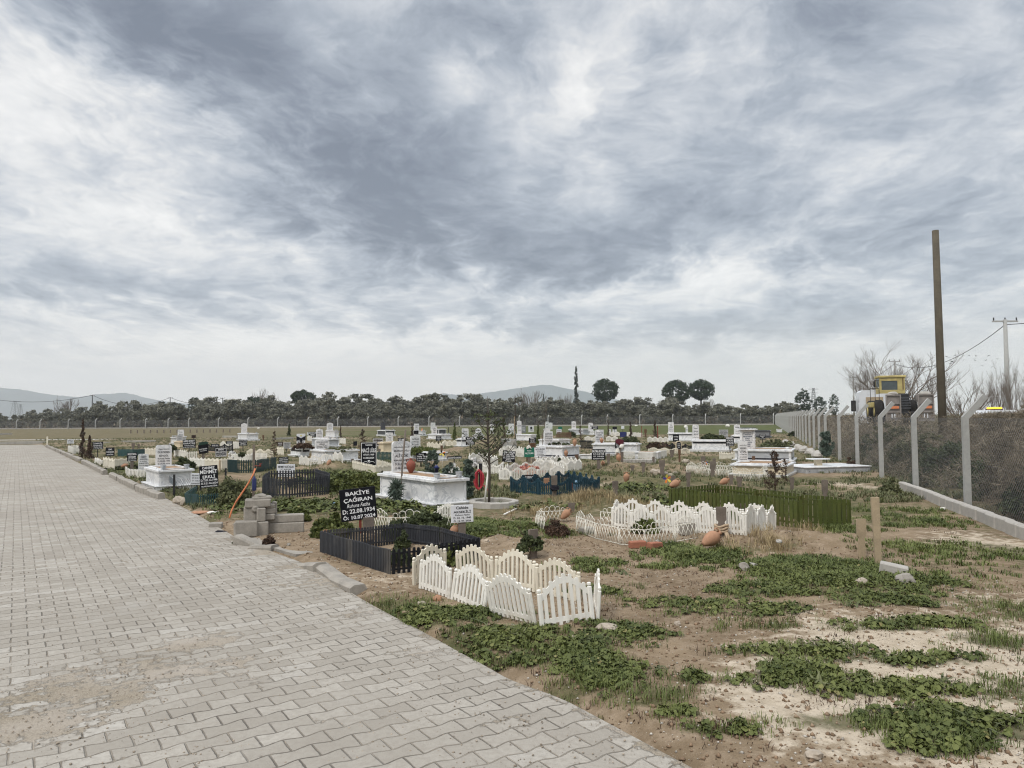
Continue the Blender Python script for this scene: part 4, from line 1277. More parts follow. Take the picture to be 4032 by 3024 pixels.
def spire(px, pyb, pyt, wpx, label, D, seed, mat='cypress_leaf', name='cypress', ragged=.5, cat='cypress', leaf=.05, n=46, base=None, per=40):
    P = base if base is not None else place(px, 1660, D)
    if base is None: P.z = 0
    D = P.y
    H = z_at(P, px, pyt) - P.z; Wd = wpx / FPX * D
    g = np.random.default_rng(seed)
    cs = []
    for i in range(n):
        u = (i + .3) / n
        w = Wd / 2 * (1 - u) ** .8 * g.uniform(1 - ragged, 1.1) + Wd * .05
        a = g.uniform(0, 2 * PI); r_ = w * g.uniform(.2, .8)
        cs.append((np.array([r_ * math.cos(a), r_ * math.sin(a), H * (.03 + .96 * u)]), max(.03 * Wd, w * .6)))
    C = np.concatenate([c + (lambda d: d / np.linalg.norm(d, axis=1)[:, None])(g.normal(size=(per, 3))) * r_ * g.random((per, 1)) ** .5 * np.array([.8, .8, 1.5]) for c, r_ in cs])
    C[:, 2] = np.clip(C[:, 2], .03, H)
    V, F = quads(C, Wd * leaf + .008, 2.4, 1.0, seed)
    tm = MB(); tm.tube([(0, 0, -.1), (0.01 * H, 0, H * .5), (0, 0, H * .96)], [max(.012, Wd * .06), max(.01, Wd * .04), .005], 5)
    tree_from(name, label, cat, P, tm.mesh('trunk', 'bark'), np_mesh('crown', V, F, mat))
spire(2270, 1620, 1440, 46, 'tall ragged cypress rising thin above the olive grove', 205, 31, ragged=.75, n=60)
spire(2142, 1600, 1550, 22, 'short dark cypress in front of the pale bare thicket', 215, 32, ragged=.3)

FARBARE = [branch_tree(240 + k, 8, 4, .6, 8, .045, .12, kids=3, up=.5).mesh('branches', 'bare_twig') for k in range(3)]
BARE = [branch_tree(200 + k, 8, 4, .66, 7, .026, .12, kids=3, up=.3).mesh('trunk', 'bare_twig') for k in range(3)]
def bare_tree(px, pyt, wpx, label, D, k=0, group=None, name='bare_tree', mesh=None):
    P = place(px, 1660, D); P.z = 0
    H = z_at(P, px, pyt); Wd = wpx / FPX * D
    me = mesh or (FARBARE if D > 150 else BARE)[k % 3]
    zs = [v.co.z for v in me.vertices]; xs = [v.co.x for v in me.vertices]
    T = thing(name, label, 'bare tree', P, k * 1.3, group)
    sx = Wd / (max(xs) - min(xs)); T.scale = (sx, sx, H / max(zs))
    link('branches', me, T)
bare_tree(1035, 1524, 95, 'pale bare tree fanning out behind the low dark pine', 240, 0)
bare_tree(258, 1552, 90, 'bare grey tree crossing the power line over the long ridge', 220, 1)
bare_tree(540, 1573, 40, 'small bare tree nearest the second power pole', 230, 2)
bare_tree(500, 1578, 45, 'twiggy bushy bare tree next to the small bare tree', 232, 0)
bare_tree(2080, 1522, 135, 'broad pale bare thicket below the hazy peak', 225, 1)
bare_tree(2230, 1545, 70, 'thin bare tree at the foot of the ragged cypress', 222, 2)
bare_tree(2550, 1570, 55, 'low rounded bare tree between the lone pine and the pine pair', 240, 0)
bare_tree(2785, 1558, 60, 'bare tree under the outermost umbrella pine', 240, 1)
bare_tree(1300, 1580, 60, 'faint bare trees past the flat topped pine', 250, 2)
bare_tree(1940, 1568, 55, 'reddish bare tree just above the grove', 240, 0)
bare_tree(630, 1588, 50, 'twiggy bare tree by the third power pole', 240, 1)

# larger bare trees behind the loader
BIG = branch_tree(231, 8, 5, .62, 8, .022, .10, kids=3, up=.35).mesh('branches', 'bare_twig')
bare_tree(3560, 1330, 470, 'large pale bare tree spreading behind the yellow loader', 78, 2, mesh=BIG)
bare_tree(3440, 1400, 280, 'bare tree beside the large one, over the white truck cab', 82, 1, mesh=BIG)
bare_tree(3925, 1400, 170, 'bare shrub with upright twigs beside the concrete pole', 55, 0, mesh=BIG)
bare_tree(4015, 1390, 190, 'bare shrub with upright twigs cut by the picture edge', 48, 1, mesh=BIG)
bare_tree(3800, 1480, 240, 'low twiggy shrub next to the wooden pole', 60, 2)

# thicket behind the block wall and chain link
g = np.random.default_rng(77)
FA, FB = flat(3810, 2014), flat(3060, 1675)
fdir = Vector((.275, 1, 0)).normalized(); BEND = FA + fdir * 20; fdir2 = (flat(3060, 1675) - BEND).normalized(); fn2 = Vector((fdir2.y, -fdir2.x, 0)); fn = Vector((fdir.y, -fdir.x, 0))
def thicket(n, s0, s1, o0, o1, hmax, size, mat, seed, name, label, elong=5, lump=.45, up=.9):
    g = np.random.default_rng(seed)
    s = g.uniform(s0, s1, n); o = g.uniform(o0, o1, n) ; 
    hh = np.array([hmax * (.62 + lump * noise.noise((a * .33, b * .33, seed))) * min(1, .35 + (b - o0) / 2.2) for a, b in zip(s, o)])
    z = hh * g.random(n) ** (.45 if hmax > 4 else .62)
    X = np.where(s < 20, FA.x + fdir.x * s + fn.x * o, BEND.x + fdir2.x * (s - 20) + fn2.x * o); Y = np.where(s < 20, FA.y + fdir.y * s + fn.y * o, BEND.y + fdir2.y * (s - 20) + fn2.y * o)
    keep = np.array([noise.noise((a * .5, b * .5, seed * 2.0)) + .6 * noise.noise((a * 1.7, b * 1.7, c)) > -.14 for a, b, c in zip(s, o, z)]) ; X, Y, z = X[keep], Y[keep], z[keep]
    V, F = quads(np.stack([X, Y, z], 1), size, elong, up, seed)
    tag(link(name, np_mesh(name, V, F, mat)), label, None, None, 'stuff')
thicket(170000, -10, .8, .35, 6.0, 4.6, .016, 'bramble', 7, 'undergrowth', 'high tangle of brown brambles hiding the white van', 17, .10, .8)
thicket(60000, 1, 8, 2.2, 6.0, 3.4, .016, 'bramble', 12, 'undergrowth', 'dense brown brambles between the fence and the white van', 17, .1, .8)
thicket(60000, 7, 13.5, 1.8, 6.0, 3.0, .016, 'bramble', 14, 'undergrowth', 'brambles in a bank just before the white van', 17, .1, .8)
thicket(80000, .5, 26, .35, 7.0, 1.7, .014, 'bramble', 3, 'undergrowth', 'tangled brown brambles behind the chain link fence', 16, .6, .8)
thicket(26000, -10, 26, .3, 5, 1.0, .03, 'bramble_green', 4, 'undergrowth', 'greenish weeds low in the brambles behind the chain link fence', 4)
thicket(60000, 24, 135, .8, 12, 2.5, .035, 'bramble', 5, 'undergrowth', 'reddish brown thicket along the road beyond the fence', 13)
thicket(40000, 2, 60, 13, 24, 2.2, .03, 'bramble', 6, 'undergrowth', 'grey brown scrub on the verge beside the truck', 13)
thicket(30000, 4, 40, 22, 40, 3.8, .035, 'bramble', 8, 'undergrowth', 'tall grey scrub behind the wooden pole', 15)

for k, (s, o, w, h, lab) in enumerate(((-1.2, 1.3, 2.2, 1.0, 'dark green bush behind the chain link fence, by the first bay'), (2.2, 1.4, 2.0, .9, 'dark green bush behind the fence, in line with the tall pole'), (5.5, 1.2, 1.8, 1.1, 'dark bush behind the fence, in line with the loader ramps'),
                                    (9.5, 1.5, 2.2, 1.3, 'greenish bush behind the fence, under the white lorry cab'), (15, 1.6, 2.6, 1.5, 'greyish bush behind the fence past the green sapling'))):
    P = FA + fdir * s + fn * o; P.z = 0
    g = np.random.default_rng(300 + k)
    def f(g=g, w=w, h=h):
        a = g.uniform(0, 2 * PI); q = g.random() ** .5
        return (w * .5 * q * math.cos(a), w * .42 * q * math.sin(a), h * (1 - q * q) ** .5 * (1 - .7 * g.random() ** 2))
    V, F = quads(clumps(g, 90, f, .16, 60, .4), .035, 2.6, .6, 300 + k)
    T = thing('bush', lab, 'bush', P); link('crown', np_mesh('crown', V, F, 'dark_bush_leaf' if k < 3 else 'bramble_green'), T)
    m = MB()
    for j in range(7): m.tube([(0, 0, -.1), (math.cos(j) * w * .2, math.sin(j) * w * .2, h * .5), (math.cos(j * 1.3) * w * .4, math.sin(j * 1.3) * w * .3, h * .95)], [.02, .014, .005], 4)
    m.build('stem', 'dry_twig', T)
# ---- small plants among the graves
def shrub(pxl, pxr, pyt, pyb, label, mat, name='shrub', seed=1, leaf=.03, per=34, n=40, trunk=.0, cat='shrub', elong=2.4, up=.5, z=None, shape='ball', base=None):
    pxc = (pxl + pxr) / 2
    P = base if base is not None else spot(pxc, pyb)
    H = z_at(P, pxc, pyt) - P.z; Wd = (pxr - pxl) / FPX * P.y
    g = np.random.default_rng(seed)
    t0 = trunk * H
    def f():
        a = g.uniform(0, 2 * PI); u = g.random()
        w = {'ball': math.sin((.12 + .8 * u) * PI) ** .6, 'cone': (1 - u) ** .8 * .95 + .05, 'egg': math.sin((.2 + .72 * u) * PI) ** .7}[shape]
        r_ = Wd / 2 * .85 * w * g.random() ** .5
        if shape == 'ball' and trunk < .05:          # a mound with an uneven top
            q = g.random() ** .5; r_ = Wd * .46 * q
            top = (1 - q * q) ** .5 * (.72 + .45 * noise.noise((math.cos(a) * q * 2.1 + seed, math.sin(a) * q * 2.1, seed * 1.7)))
            return (r_ * math.cos(a), r_ * math.sin(a), max(.03, H * top * (1 - .75 * g.random() ** 2)))
        return (r_ * math.cos(a), r_ * math.sin(a), t0 + (H - t0) * (.06 + .88 * u))
    C = clumps(g, n, f, min(Wd, H * 1.5) * .13, per, .4)
    C[:, 2] = np.clip(C[:, 2], .01, H * 1.02)
    V, F = quads(C, leaf, elong, up, seed)
    T = thing(name, label, cat, P)
    m = MB(); m.tube([(0, 0, -.08), (.01, 0, H * .4), (0, .01, H * .82)], [max(.008, Wd * .035), max(.006, Wd * .022), .004], 5)
    for j in range(5):
        a = j * 1.3 + seed; m.tube([(0, 0, t0 * .8 + H * .12), (math.cos(a) * Wd * .3, math.sin(a) * Wd * .3, t0 + (H - t0) * .55)], [max(.005, Wd * .014), .003], 4)
    m.build('trunk', 'bark', T)
    link('crown', np_mesh('crown', V, F, mat), T)
    return T, P, H, Wd

def dead_conifer(pxl, pxr, pyt, pyb, label, seed, mat='dead_leaf'):
    pxc = (pxl + pxr) / 2
    P = spot(pxc, pyb); H = z_at(P, pxc, pyt) - P.z; Wd = (pxr - pxl) / FPX * P.y
    rr = random.Random(seed); m = MB()
    m.tube([(0, 0, -.1), (.01, .01, H * .5), (0, 0, H)], [max(.014, Wd * .03), max(.01, Wd * .02), .004], 5)
    cs = []
    for k in range(46):
        u = (k + .4) / 46; a = rr.uniform(0, 2 * PI); L = Wd / 2 * (1 - u) ** .75 * rr.uniform(.6, 1.15) + .03
        p0 = Vector((0, 0, H * (.04 + .9 * u))); p1 = p0 + Vector((math.cos(a) * L, math.sin(a) * L, L * rr.uniform(.05, .5)))
        m.tube([p0, p1], [max(.004, Wd * .008), .002], 3, cap=False)
        for q in range(24): cs.append(p0.lerp(p1, rr.uniform(.25, 1)) + Vector((rr.uniform(-1, 1), rr.uniform(-1, 1), rr.uniform(-1, 1))) * Wd * .045)
    T = thing('dead_conifer', label, 'dead tree', P)
    m.build('trunk', 'dry_twig', T)
    V, F = quads(np.array([tuple(c) for c in cs]), Wd * .024 + .004, 3.2, .4, seed)
    link('crown', np_mesh('crown', V, F, mat), T)
# ------------------------------------------------------------------ far wire fence and the fence along the road
def fence_post(parent, P, H, s, lean, M0, mat='post_concrete', arm=True):
    """square concrete post, its top cranked outwards along lean (unit x-y vector)"""
    m = MB(); hb = H * .81
    q = s / 2
    x = Vector((lean.x, lean.y, 0)); y = Vector((-lean.y, lean.x, 0)); zz = Vector((0, 0, 1))
    rings = [(Vector((0, 0, -.3)), x), (zz * hb, (x + zz * -.35).normalized()), (zz * H + x * (H - hb) * .85, (x * .72 - zz * .69).normalized())]
    vs = []
    for c, xx in rings:
        vs += [c + xx * i * q + y * j * q for i, j in ((-1, -1), (1, -1), (1, 1), (-1, 1))]
    fs = [(3, 2, 1, 0), (8, 9, 10, 11)]
    for k in range(2):
        for i in range(4):
            j = (i + 1) % 4
            fs.append((k * 4 + i, k * 4 + j, (k + 1) * 4 + j, (k + 1) * 4 + i))
    m.add(vs, fs)
    return m.build('post', mat, parent, Matrix.Translation(P) @ M0)

T = thing('wire_fence', 'long chain link fence on cranked concrete posts in front of the olive grove', 'fence', (0, 165, 0))
fp = [-60, 65, 158, 269, 376, 473, 573, 662, 743, 860, 976, 1093, 1213, 1330, 1448, 1568, 1689, 1809, 1922, 2044, 2158, 2290, 2391, 2519, 2649, 2778, 2916, 3046]
FP = []
for px in fp:
    D = np.interp(px, [-60, 65, 976, 1809, 2649, 3051], [178, 175, 168, 162, 156, 152])
    P = place(px, 1660, D); P.z = 0; FP.append(P)
    fence_post(T, Vector((P.x, P.y - 165, 0)), 2.3, .17, Vector((.5, .86, 0)), Matrix())
for a, b in zip(FP, FP[1:]):
    d = b - a; L = d.length
    m = MB(); m.add([(0, 0, .1), (L, 0, .1), (L, 0, 1.85), (0, 0, 1.85)], [(0, 1, 2, 3)])
    m.build('chain_link', 'far_chain_wire', T, Matrix.Translation((a.x, a.y - 165, 0)) @ Matrix.Rotation(math.atan2(d.y, d.x), 4, 'Z'))
m = MB(); a, b = FP[0], FP[-1]; d = (b - a)
for i in range(40):
    p, q = a + d * (i / 40), a + d * ((i + .985) / 40)
    m.bar((p.x, p.y - .4, .11), (q.x, q.y - .4, .11), .3, .24)
tag(m.build('kerb', 'pale_concrete'), 'low concrete footing under the fence by the grove', None, None, 'structure')

FPOST = [(3812, 2014), (3596, 1925), (3466, 1893), (3361, 1845)]
G0 = [flat(*p) for p in FPOST]
sp = 4.0
line = [G0[0] - fdir * sp * 2, G0[0] - fdir * sp] + [G0[0] + fdir * sp * k for k in range(0, 6)]
far_dir = fdir2
line += [line[-1] + far_dir * sp * k for k in range(1, 34)]
T2 = thing('chain_link_fence', 'chain link fence with cranked concrete posts along the road side of the burial ground', 'fence', (G0[0].x, G0[0].y, 0))
o_ = Vector((G0[0].x, G0[0].y, 0))
for i, P in enumerate(line):
    fence_post(T2, P - o_, 2.25, .115, fn, Matrix(), arm=True)
for i, (a, b) in enumerate(zip(line, line[1:])):
    d = b - a; L = d.length
    m = MB(); m.add([(0, 0, .12), (L, 0, .12), (L, 0, 1.82), (0, 0, 1.82)], [(0, 1, 2, 3)])
    m.build('chain_link', 'chain_wire' if i < 8 else 'far_chain_wire', T2, Matrix.Translation(a - o_ + fn * .062) @ Matrix.Rotation(math.atan2(d.y, d.x), 4, 'Z'))
    if i < 8:
        for z in (.14, .95, 1.8):
            m = MB(); m.tube([(0, 0, z), (L * .5, 0, z - .015), (L, 0, z)], .003, 4); m.build('tension_wire', 'wire_dark', T2, Matrix.Translation(a - o_ + fn * .07) @ Matrix.Rotation(math.atan2(d.y, d.x), 4, 'Z'))
for pxa, pya, pxb, pyb in ((-40, 1748, 178, 1744), (405, 1750, 437, 1749), (478, 1744, 612, 1741), (-40, 1712, 45, 1710), (880, 1722, 935, 1722), (1080, 1732, 1150, 1729)):
    a, b = flat(pxa, pya), flat(pxb, pyb); m = MB(); m.bar((a.x, a.y, .06), (b.x, b.y, .06), .35, .22)
    tag(m.build('kerb', 'pale_concrete'), 'bare concrete edging at the start of the empty plots', None, None, 'structure')
for k in range(16):
    P = flat(515 + k * 26, 1706 - k * .25); m = MB(); m.box((0, 0, .2), (.14, .1, .5))
    tag(m.build('plot_peg', 'weathered_wood', None, Matrix.Translation(P)), 'short peg in the long row across the empty field', 'peg', 'row of pegs in the empty field')
# concrete blocks along the foot of the fence
kb = []
s_ = -6.2; k = 0
wn_ = Vector((-fn.x, -fn.y, 0))
while s_ < 4.05:
    L = .46 + rng.uniform(-.02, .02)
    P = o_ + fdir * (s_ + L / 2) + wn_ * (.26 + rng.uniform(-.01, .01))
    z = ground_z(P.x, P.y)
    m = MB(); m.box((0, 0, .02), (L - .012, .15, .36), bev=.02)
    ob = m.build('kerb_block', 'pale_concrete', None, Matrix.Translation((P.x, P.y, z)) @ Matrix.Rotation(math.atan2(fdir.y, fdir.x) + R(rng.uniform(-1.2, 1.2)), 4, 'Z') @ Matrix.Rotation(R(rng.uniform(-1, 1)), 4, 'X'))
    tag(ob, 'pale concrete block in the low row at the foot of the chain link fence', 'concrete block', 'concrete blocks under the chain link fence')
    s_ += L; k += 1
for s_, w in ((19, .9), (21.5, 1.1), (24, 1.3), (27, 1.4), (31, 1.5), (35, 1.6)):
    P = o_ + fdir * s_ + wn_ * .5
    m = MB(); m.rock((0, 0, .1), (w, .5, .45), s_)
    tag(m.build('rubble_block', 'pale_concrete', None, Matrix.Translation(P) @ Matrix.Rotation(math.atan2(fdir.y, fdir.x), 4, 'Z')), 'broken slab of pale concrete under the middle of the chain link fence', 'concrete block', 'broken slabs along the fence')

# kerb stones of the lane
def kerb_stone(P, rz, L, label, tilt=0.0, h=.16, group='kerb stones of the lane', w=.16):
    m = MB(); poly = [(-w / 2, -.12), (w / 2, -.12), (w / 2, h - .03), (w / 2 - .05, h), (-w / 2 + .02, h), (-w / 2, h - .03)]
    m.prism(poly, -L / 2, L / 2, Matrix.Identity(4))
    o = m.build('kerb_stone', 'concrete', None, Matrix.Translation(P) @ Matrix.Rotation(rz, 4, 'Z') @ Matrix.Rotation(R(tilt), 4, 'X'))
    return tag(o, label, 'kerb stone', group)
def kerb_run(p0, p1, label, n, gap=()):
    a, b = flat(*p0), flat(*p1)
    d = b - a; rz = math.atan2(d.y, d.x) - PI / 2
    for k in range(n):
        if k in gap: continue
        p = a + d * ((k + .5) / n); 
        kerb_stone(Vector((p.x, p.y, .0 + rng.uniform(-.015, .01))), rz + R(rng.uniform(-2, 2)), d.length / n - .015, label, rng.uniform(-1.5, 1.5))
kerb_run((182, 1759), (318, 1817), 'weathered kerb stone in the far run towards the field', 14)
kerb_run((326, 1822), (415, 1869), 'weathered kerb stone in the run by the toppled cream panel', 8)
kerb_run((440, 1878), (540, 1928), 'weathered kerb stone in the run below the white marble tomb', 6)
kerb_run((545, 1932), (635, 1966), 'weathered kerb stone in the run ending at the overgrown corner', 4)
for p0, p1, lab, ti in (((1322, 2282), (1412, 2332), 'grey kerb stone lying last before the weeds', 2), ((1258, 2240), (1345, 2290), 'grey kerb stone with a rounded end, second before the weeds', -3), ((1195, 2222), (1262, 2250), 'short tilted kerb stone beside the worn apron', 9)):
    a, b = flat(*p0), flat(*p1); d = b - a; c = (a + b) / 2
    kerb_stone(Vector((c.x, c.y, -.02)), math.atan2(d.y, d.x) - PI / 2, d.length - .02, lab, ti, .085, None, .19)
kerb_stone(spot(985, 2160), R(62), .55, 'toppled kerb stone slanting in front of the tap pedestal', 14, .14, None, .2)
kerb_stone(spot(1040, 2172), R(70), .4, 'sunken kerb stone end beside the toppled kerb stone', -4, .1, None, .2)

# ------------------------------------------------------------------ tap pedestal of stacked blocks with hose
Pt = spot(1010, 2105)
def pb(cx, cy, cz, d, rz=0.0, mat='concrete'):
    m = MB(); m.box((0, 0, 0), d, bev=.015)
    return m, Matrix.Translation((cx, cy, cz)) @ Matrix.Rotation(R(rz), 4, 'Z')
T = thing('tap_pedestal', 'stepped pedestal of mortared grey concrete blocks carrying a standpipe', 'pedestal', Pt, R(20))
u1 = Pt.y / FPX                                   # metres per pixel here
for cx, cy, cz, d, rz in ((-.16, -.10, .12, (.34, .22, .25), 0), (-.02, .0, .10, (.40, .3, .24), 0), (.42, .06, .085, (.66, .18, .17), -6), (.42, .07, .235, (.66, .17, .13), -6), (-.26, -.02, .10, (.16, .2, .22), 8),
                          (-.10, .04, .33, (.20, .22, .24), 0), (.06, -.02, .33, (.14, .24, .22), 4), (.20, .05, .28, (.18, .22, .10), -4), (.21, .05, .375, (.16, .2, .085), 2), (.20, .05, .45, (.15, .2, .07), 5), (.28, .12, .36, (.08, .14, .3), 0),
                          (.02, .03, .51, (.40, .26, .13), -2), (.08, .06, .59, (.3, .24, .05), 3)):
    m, M = pb(cx, cy, cz, d, rz); m.build('block', 'concrete', T, M)
m = MB(); m.rock((-.02, -.08, .42), (.12, .10, .12), 3); m.rock((.14, -.02, .48), (.14, .14, .10), 5); m.rock((.05, .02, .62), (.2, .16, .08), 8); m.build('mortar', 'concrete', T)
# the standpipe: wooden batten, valve
zt = z_at(Pt, 990, 1751) - Pt.z
m = MB(); m.box((-.05, .06, (.5 + zt) / 2), (.038, .03, zt - .5)); m.build('batten', 'weathered_wood', T)
zv = z_at(Pt, 1000, 1836) - Pt.z
m = MB(); m.tube([(-.03, .03, zv + .01), (.05, .0, zv)], .008, 6); m.tube([(.05, 0, zv - .01), (.05, 0, zv + .03)], .014, 8); m.box((.05, 0, zv + .04), (.05, .012, .01)); m.build('valve', 'red_paint', T)
hp = [(945, 2045), (952, 2028), (966, 2000), (985, 1975), (1002, 1940), (1002, 1920), (1006, 1880), (1010, 1845)]
hp = [(903, 2040), (912, 2010), (930, 1975), (955, 1938), (980, 1900), (997, 1868), (1005, 1845)]
pts = []
for i, (x, y) in enumerate(hp):
    p = place(x, y, Pt.y - .25 + .2 * i / 6); pts.append(p)
m = MB(); m.tube(pts, .0135, 8); tag(m.build('hose', 'orange_hose'), 'orange hose arching from the standpipe down past the stacked blocks', 'hose')
P = place(1001, 1905, Pt.y - .02)
m = MB(); m.lathe([(.03, -.11), (.036, -.09), (.036, .07), (.016, .1), (.014, .12)], 10); tag(m.build('bottle', 'navy_plastic', None, Matrix.Translation(P)), 'blue plastic bottle tied to the standpipe batten', 'bottle')

# ------------------------------------------------------------------ the graves along the lane
tomb(1492, 1709, 1842, 1890, 2006, 'large white marble tomb with a brown clay jar on it, second from the lane', hs=(1544, 1614, 1738, 1862, 'round',
     [('BİSMİLLAHİRRAHMANİRRAHİM', .05), ('MUSTAFA OĞLU', .085), ('ALİ GÖK', .14, .78), ('RUHUNA FATİHA', .085), ('D. 01.01.1967', .085, .78), ('Ö. 08.08.2024', .085, .78)]))
tomb(571, 623, 759, 1852, 1929, 'white marble tomb at the kerb whose headstone reads 1994 to 2024', hs=(613, 675, 1752, 1830, 'round',
     [('Canım Annemiz', .075, .74), ('GÜLDEREN', .13, .84), ('BİNGÖL', .13, .62), ('Ruhuna Fatiha', .085, .82), ('D.22.05.1994', .08, .82), ('Ö.14.05.2024', .08, .82)]))
tomb(622, 671, 690, 1722, 1750, 'small white tomb with a round shouldered stone, alone before the open field', yaw=102, hs=(636, 661, 1692, 1719, 'round', [('HALİME', .14), ('ARSLAN', .14)]))
tomb(684, 707, 722, 1740, 1763, 'low cream tomb with a grey tablet headstone', body='cream_marble', cap='cream_marble', hs=(696, 719, 1712, 1739, 'flat', [('HAVVA', .12, .6), ('KAYA', .12, .5), ('RUHUNA FATİHA', .08)], {'mat': 'grey_marble'}), pots=False)
tomb(935, 971, 1018, 1708, 1736, 'white tomb whose pointed headstone is split by a dark line, at the field edge', hs=(950, 973, 1666, 1705, 'arch', None))
tomb(1226, 1293, 1337, 1729, 1762, 'white tomb with grey end panel behind the broad double grave', body='grey_marble', hs=(1245, 1271, 1688, 1726, 'arch', [('VEDAT', .12, .6), ('ERDEDE', .12, .7), ('RUHUNA FATİHA', .07), ('D.12.03.1951', .07)]), soil='dry_soil')
tomb(1224, 1280, 1413, 1775, 1823, 'broad double white tomb with a wide low headstone and planted bed', hs=(1241, 1293, 1731, 1765, 'round', [('YETER GÜNGÖRDÜ', .16), ('ARSLAN', .16, .45), ('Ruhuna Fatiha', .13, .85), ('D.14.06.1950', .12, .85)]), pots=False)
tomb(1142, 1187, 1224, 1767, 1800, 'white framed tomb with reddish plants on top, beside the broad double tomb', soil='dry_soil', band=('high', 'band_black'))
tomb(1281, 1317, 1335, 1697, 1724, 'white tomb with a tall pointed stone beyond the broad double tomb', hs=(1292, 1316, 1664, 1695, 'arch', [('ŞEMSİ', .14, .6), ('MEHMET', .12), ('AYDIN', .12)]))
tomb(1485, 1517, 1556, 1695, 1716, 'tomb with dark granite panels and a dark headstone at the edge of the field', body='granite_dark', hs=(1499, 1517, 1665, 1694, 'flat', None, {'mat': 'granite_dark'}))
tomb(1499, 1509, 1560, 1743, 1787, 'cream tomb with stepped sides behind the black upright sign', body='cream_marble', cap='cream_marble', hs=(1520, 1547, 1703, 1744, 'round', [('EDA', .1, .3), ('ARAS', .1, .4), ('D.05.06.2003', .06)]), pots=False)
tomb(1600, 1688, 1760, 1782, 1816, 'white tomb with a carved headstone and a thick mat of grass on top', hs=(1616, 1654, 1716, 1783, 'round', [('BAYRAM', .11, .7), ('YAVUZ', .13, .7), ('KOLALI', .13, .75), ('RUHUNA FATİHA', .07), ('D. 02.10.1959', .07)]), pots=False, band=('high', 'band_black'))
tomb(1625, 1663, 1676, 1697, 1715, 'white tomb with a plain upright tablet and dark base line near the red cone', hs=(1636, 1655, 1668, 1698, 'flat', [('HÜSEYİN', .13), ('KURT', .13, .5), ('1948', .12, .5)]), band=('low', 'band_black'))
tomb(1684, 1737, 1776, 1711, 1731, 'long low white tomb before the pointed green thuja', hs=(1700, 1720, 1680, 1711, 'round', [('EMİNE', .14, .7), ('SARI', .14, .5), ('1962', .1, .5)]))
tomb(1720, 1727, 1758, 1690, 1713, 'white tomb with one dark glossy panel', body='granite_dark', pots=False)
tomb(1801, 1816, 1850, 1729, 1762, 'white tomb with a black band, half hidden by the black sign of two large words', hs=(1820, 1845, 1687, 1730, 'round', [('İSMAİL', .13, .7), ('AKTAŞ', .13, .65), ('RUHUNA FATİHA', .07)]), band=('high', 'band_black'))
tomb(1862, 1885, 1906, 1713, 1731, 'small white tomb behind the staked young tree', hs=(1873, 1895, 1686, 1714, 'dome', [('MUSTAFA', .14), ('ÖZ', .14, .4)]))
tomb(1996, 2012, 2030, 1693, 1709, 'small white tomb with a broad round shouldered stone by a thin bare sapling', hs=(2003, 2024, 1668, 1694, 'round', None))
tomb(2031, 2091, 2113, 1712, 1736, 'white tomb with grey panels behind the black slanting sign', hs=(2037, 2053, 1656, 1713, 'arch', [('YAŞAR', .09, .7), ('DEMİR', .09, .7)]), pots=False)
tomb(2115, 2215, 2284, 1758, 1810, 'big white tomb with dark base line and two clay jars', hs=(2143, 2176, 1697, 1759, 'round', [('MUSTAFA', .11), ('ŞEMSEDDİN', .11), ('YURDAKUL', .11), ('Ruhuna Fatiha', .08), ('D.02.05.1940', .07), ('Ö.26.08.2024', .07)]), band=('low', 'band_black'), pots=False)
tomb(2121, 2200, 2247, 1732, 1757, 'white tomb directly behind the big one with two clay jars', hs=(2141, 2166, 1687, 1733, 'round', [('HATİCE', .12), ('YURDAKUL', .1)]), pots=False)
tomb(2238, 2296, 2325, 1690, 1712, 'greyish tomb with a single pointed stone before the far grass', body='grey_marble', hs=(2251, 2268, 1658, 1691, 'arch', [('AYŞE', .13, .7), ('ÇELİK', .13, .7)]), pots=False)
tomb(2320, 2345, 2362, 1698, 1713, 'little white tomb with a square topped stone next to the greyish one', hs=(2317, 2335, 1665, 1699, 'clip', [('C', .2, .3), ('ALİ', .12, .5)]), pots=False)
tomb(2333, 2509, 2520, 1748, 1796, 'long white tomb with a small jar against its headstone and a grey frame', yaw=160, wid=.95, hs=(2357, 2388, 1692, 1746, 'flat', [('SEKİNET EŞİ', .12), ('DUDU', .12, .55), ('KAVURUCU', .12), ('Ruhuna Fatiha', .08), ('1946 2024', .08)]), band=('low', 'granite_grey'), pots=False)
tomb(2630, 2728, 2742, 1706, 1737, 'white tomb with dark edge and a tall plain tablet standing before the far grass', yaw=160, wid=.8, hs=(2648, 2669, 1662, 1706, 'flat', [('ALİ', .12, .4), ('ADSAN', .12, .7), ('RUHUNA FATİHA', .08), ('1950 2024', .08)]), band=('high', 'granite_grey'), pots=False)
tomb(2723, 2870, 2893, 1735, 1778, 'long white tomb with a wide black band and bushy plants on top', yaw=160, wid=.9, hs=(2743, 2768, 1672, 1736, 'clip', [('DEĞERLİ', .08, .6), ('ŞAHİN', .12, .7), ('AKSOY', .12, .75), ('RUHUNA FATİHA', .06)]), band=('high', 'band_black'), pots=False)
tomb(2880, 2925, 2992, 1716, 1747, 'white tomb with black bands and a tall pointed stone behind the pillared one', yaw=155, hs=(2891, 2914, 1671, 1717, 'arch', [('BEKİR', .11, .7), ('YILMAZ', .11, .75), ('1944 2023', .07), ('RUHUNA FATİHA', .07)]), band=('high', 'band_black'), pots=False)
tomb(2960, 3034, 3068, 1697, 1724, 'dark grey granite tomb near the road fence', yaw=160, body='granite_grey', cap='granite_dark', pots=False, band=('low', 'band_black'))
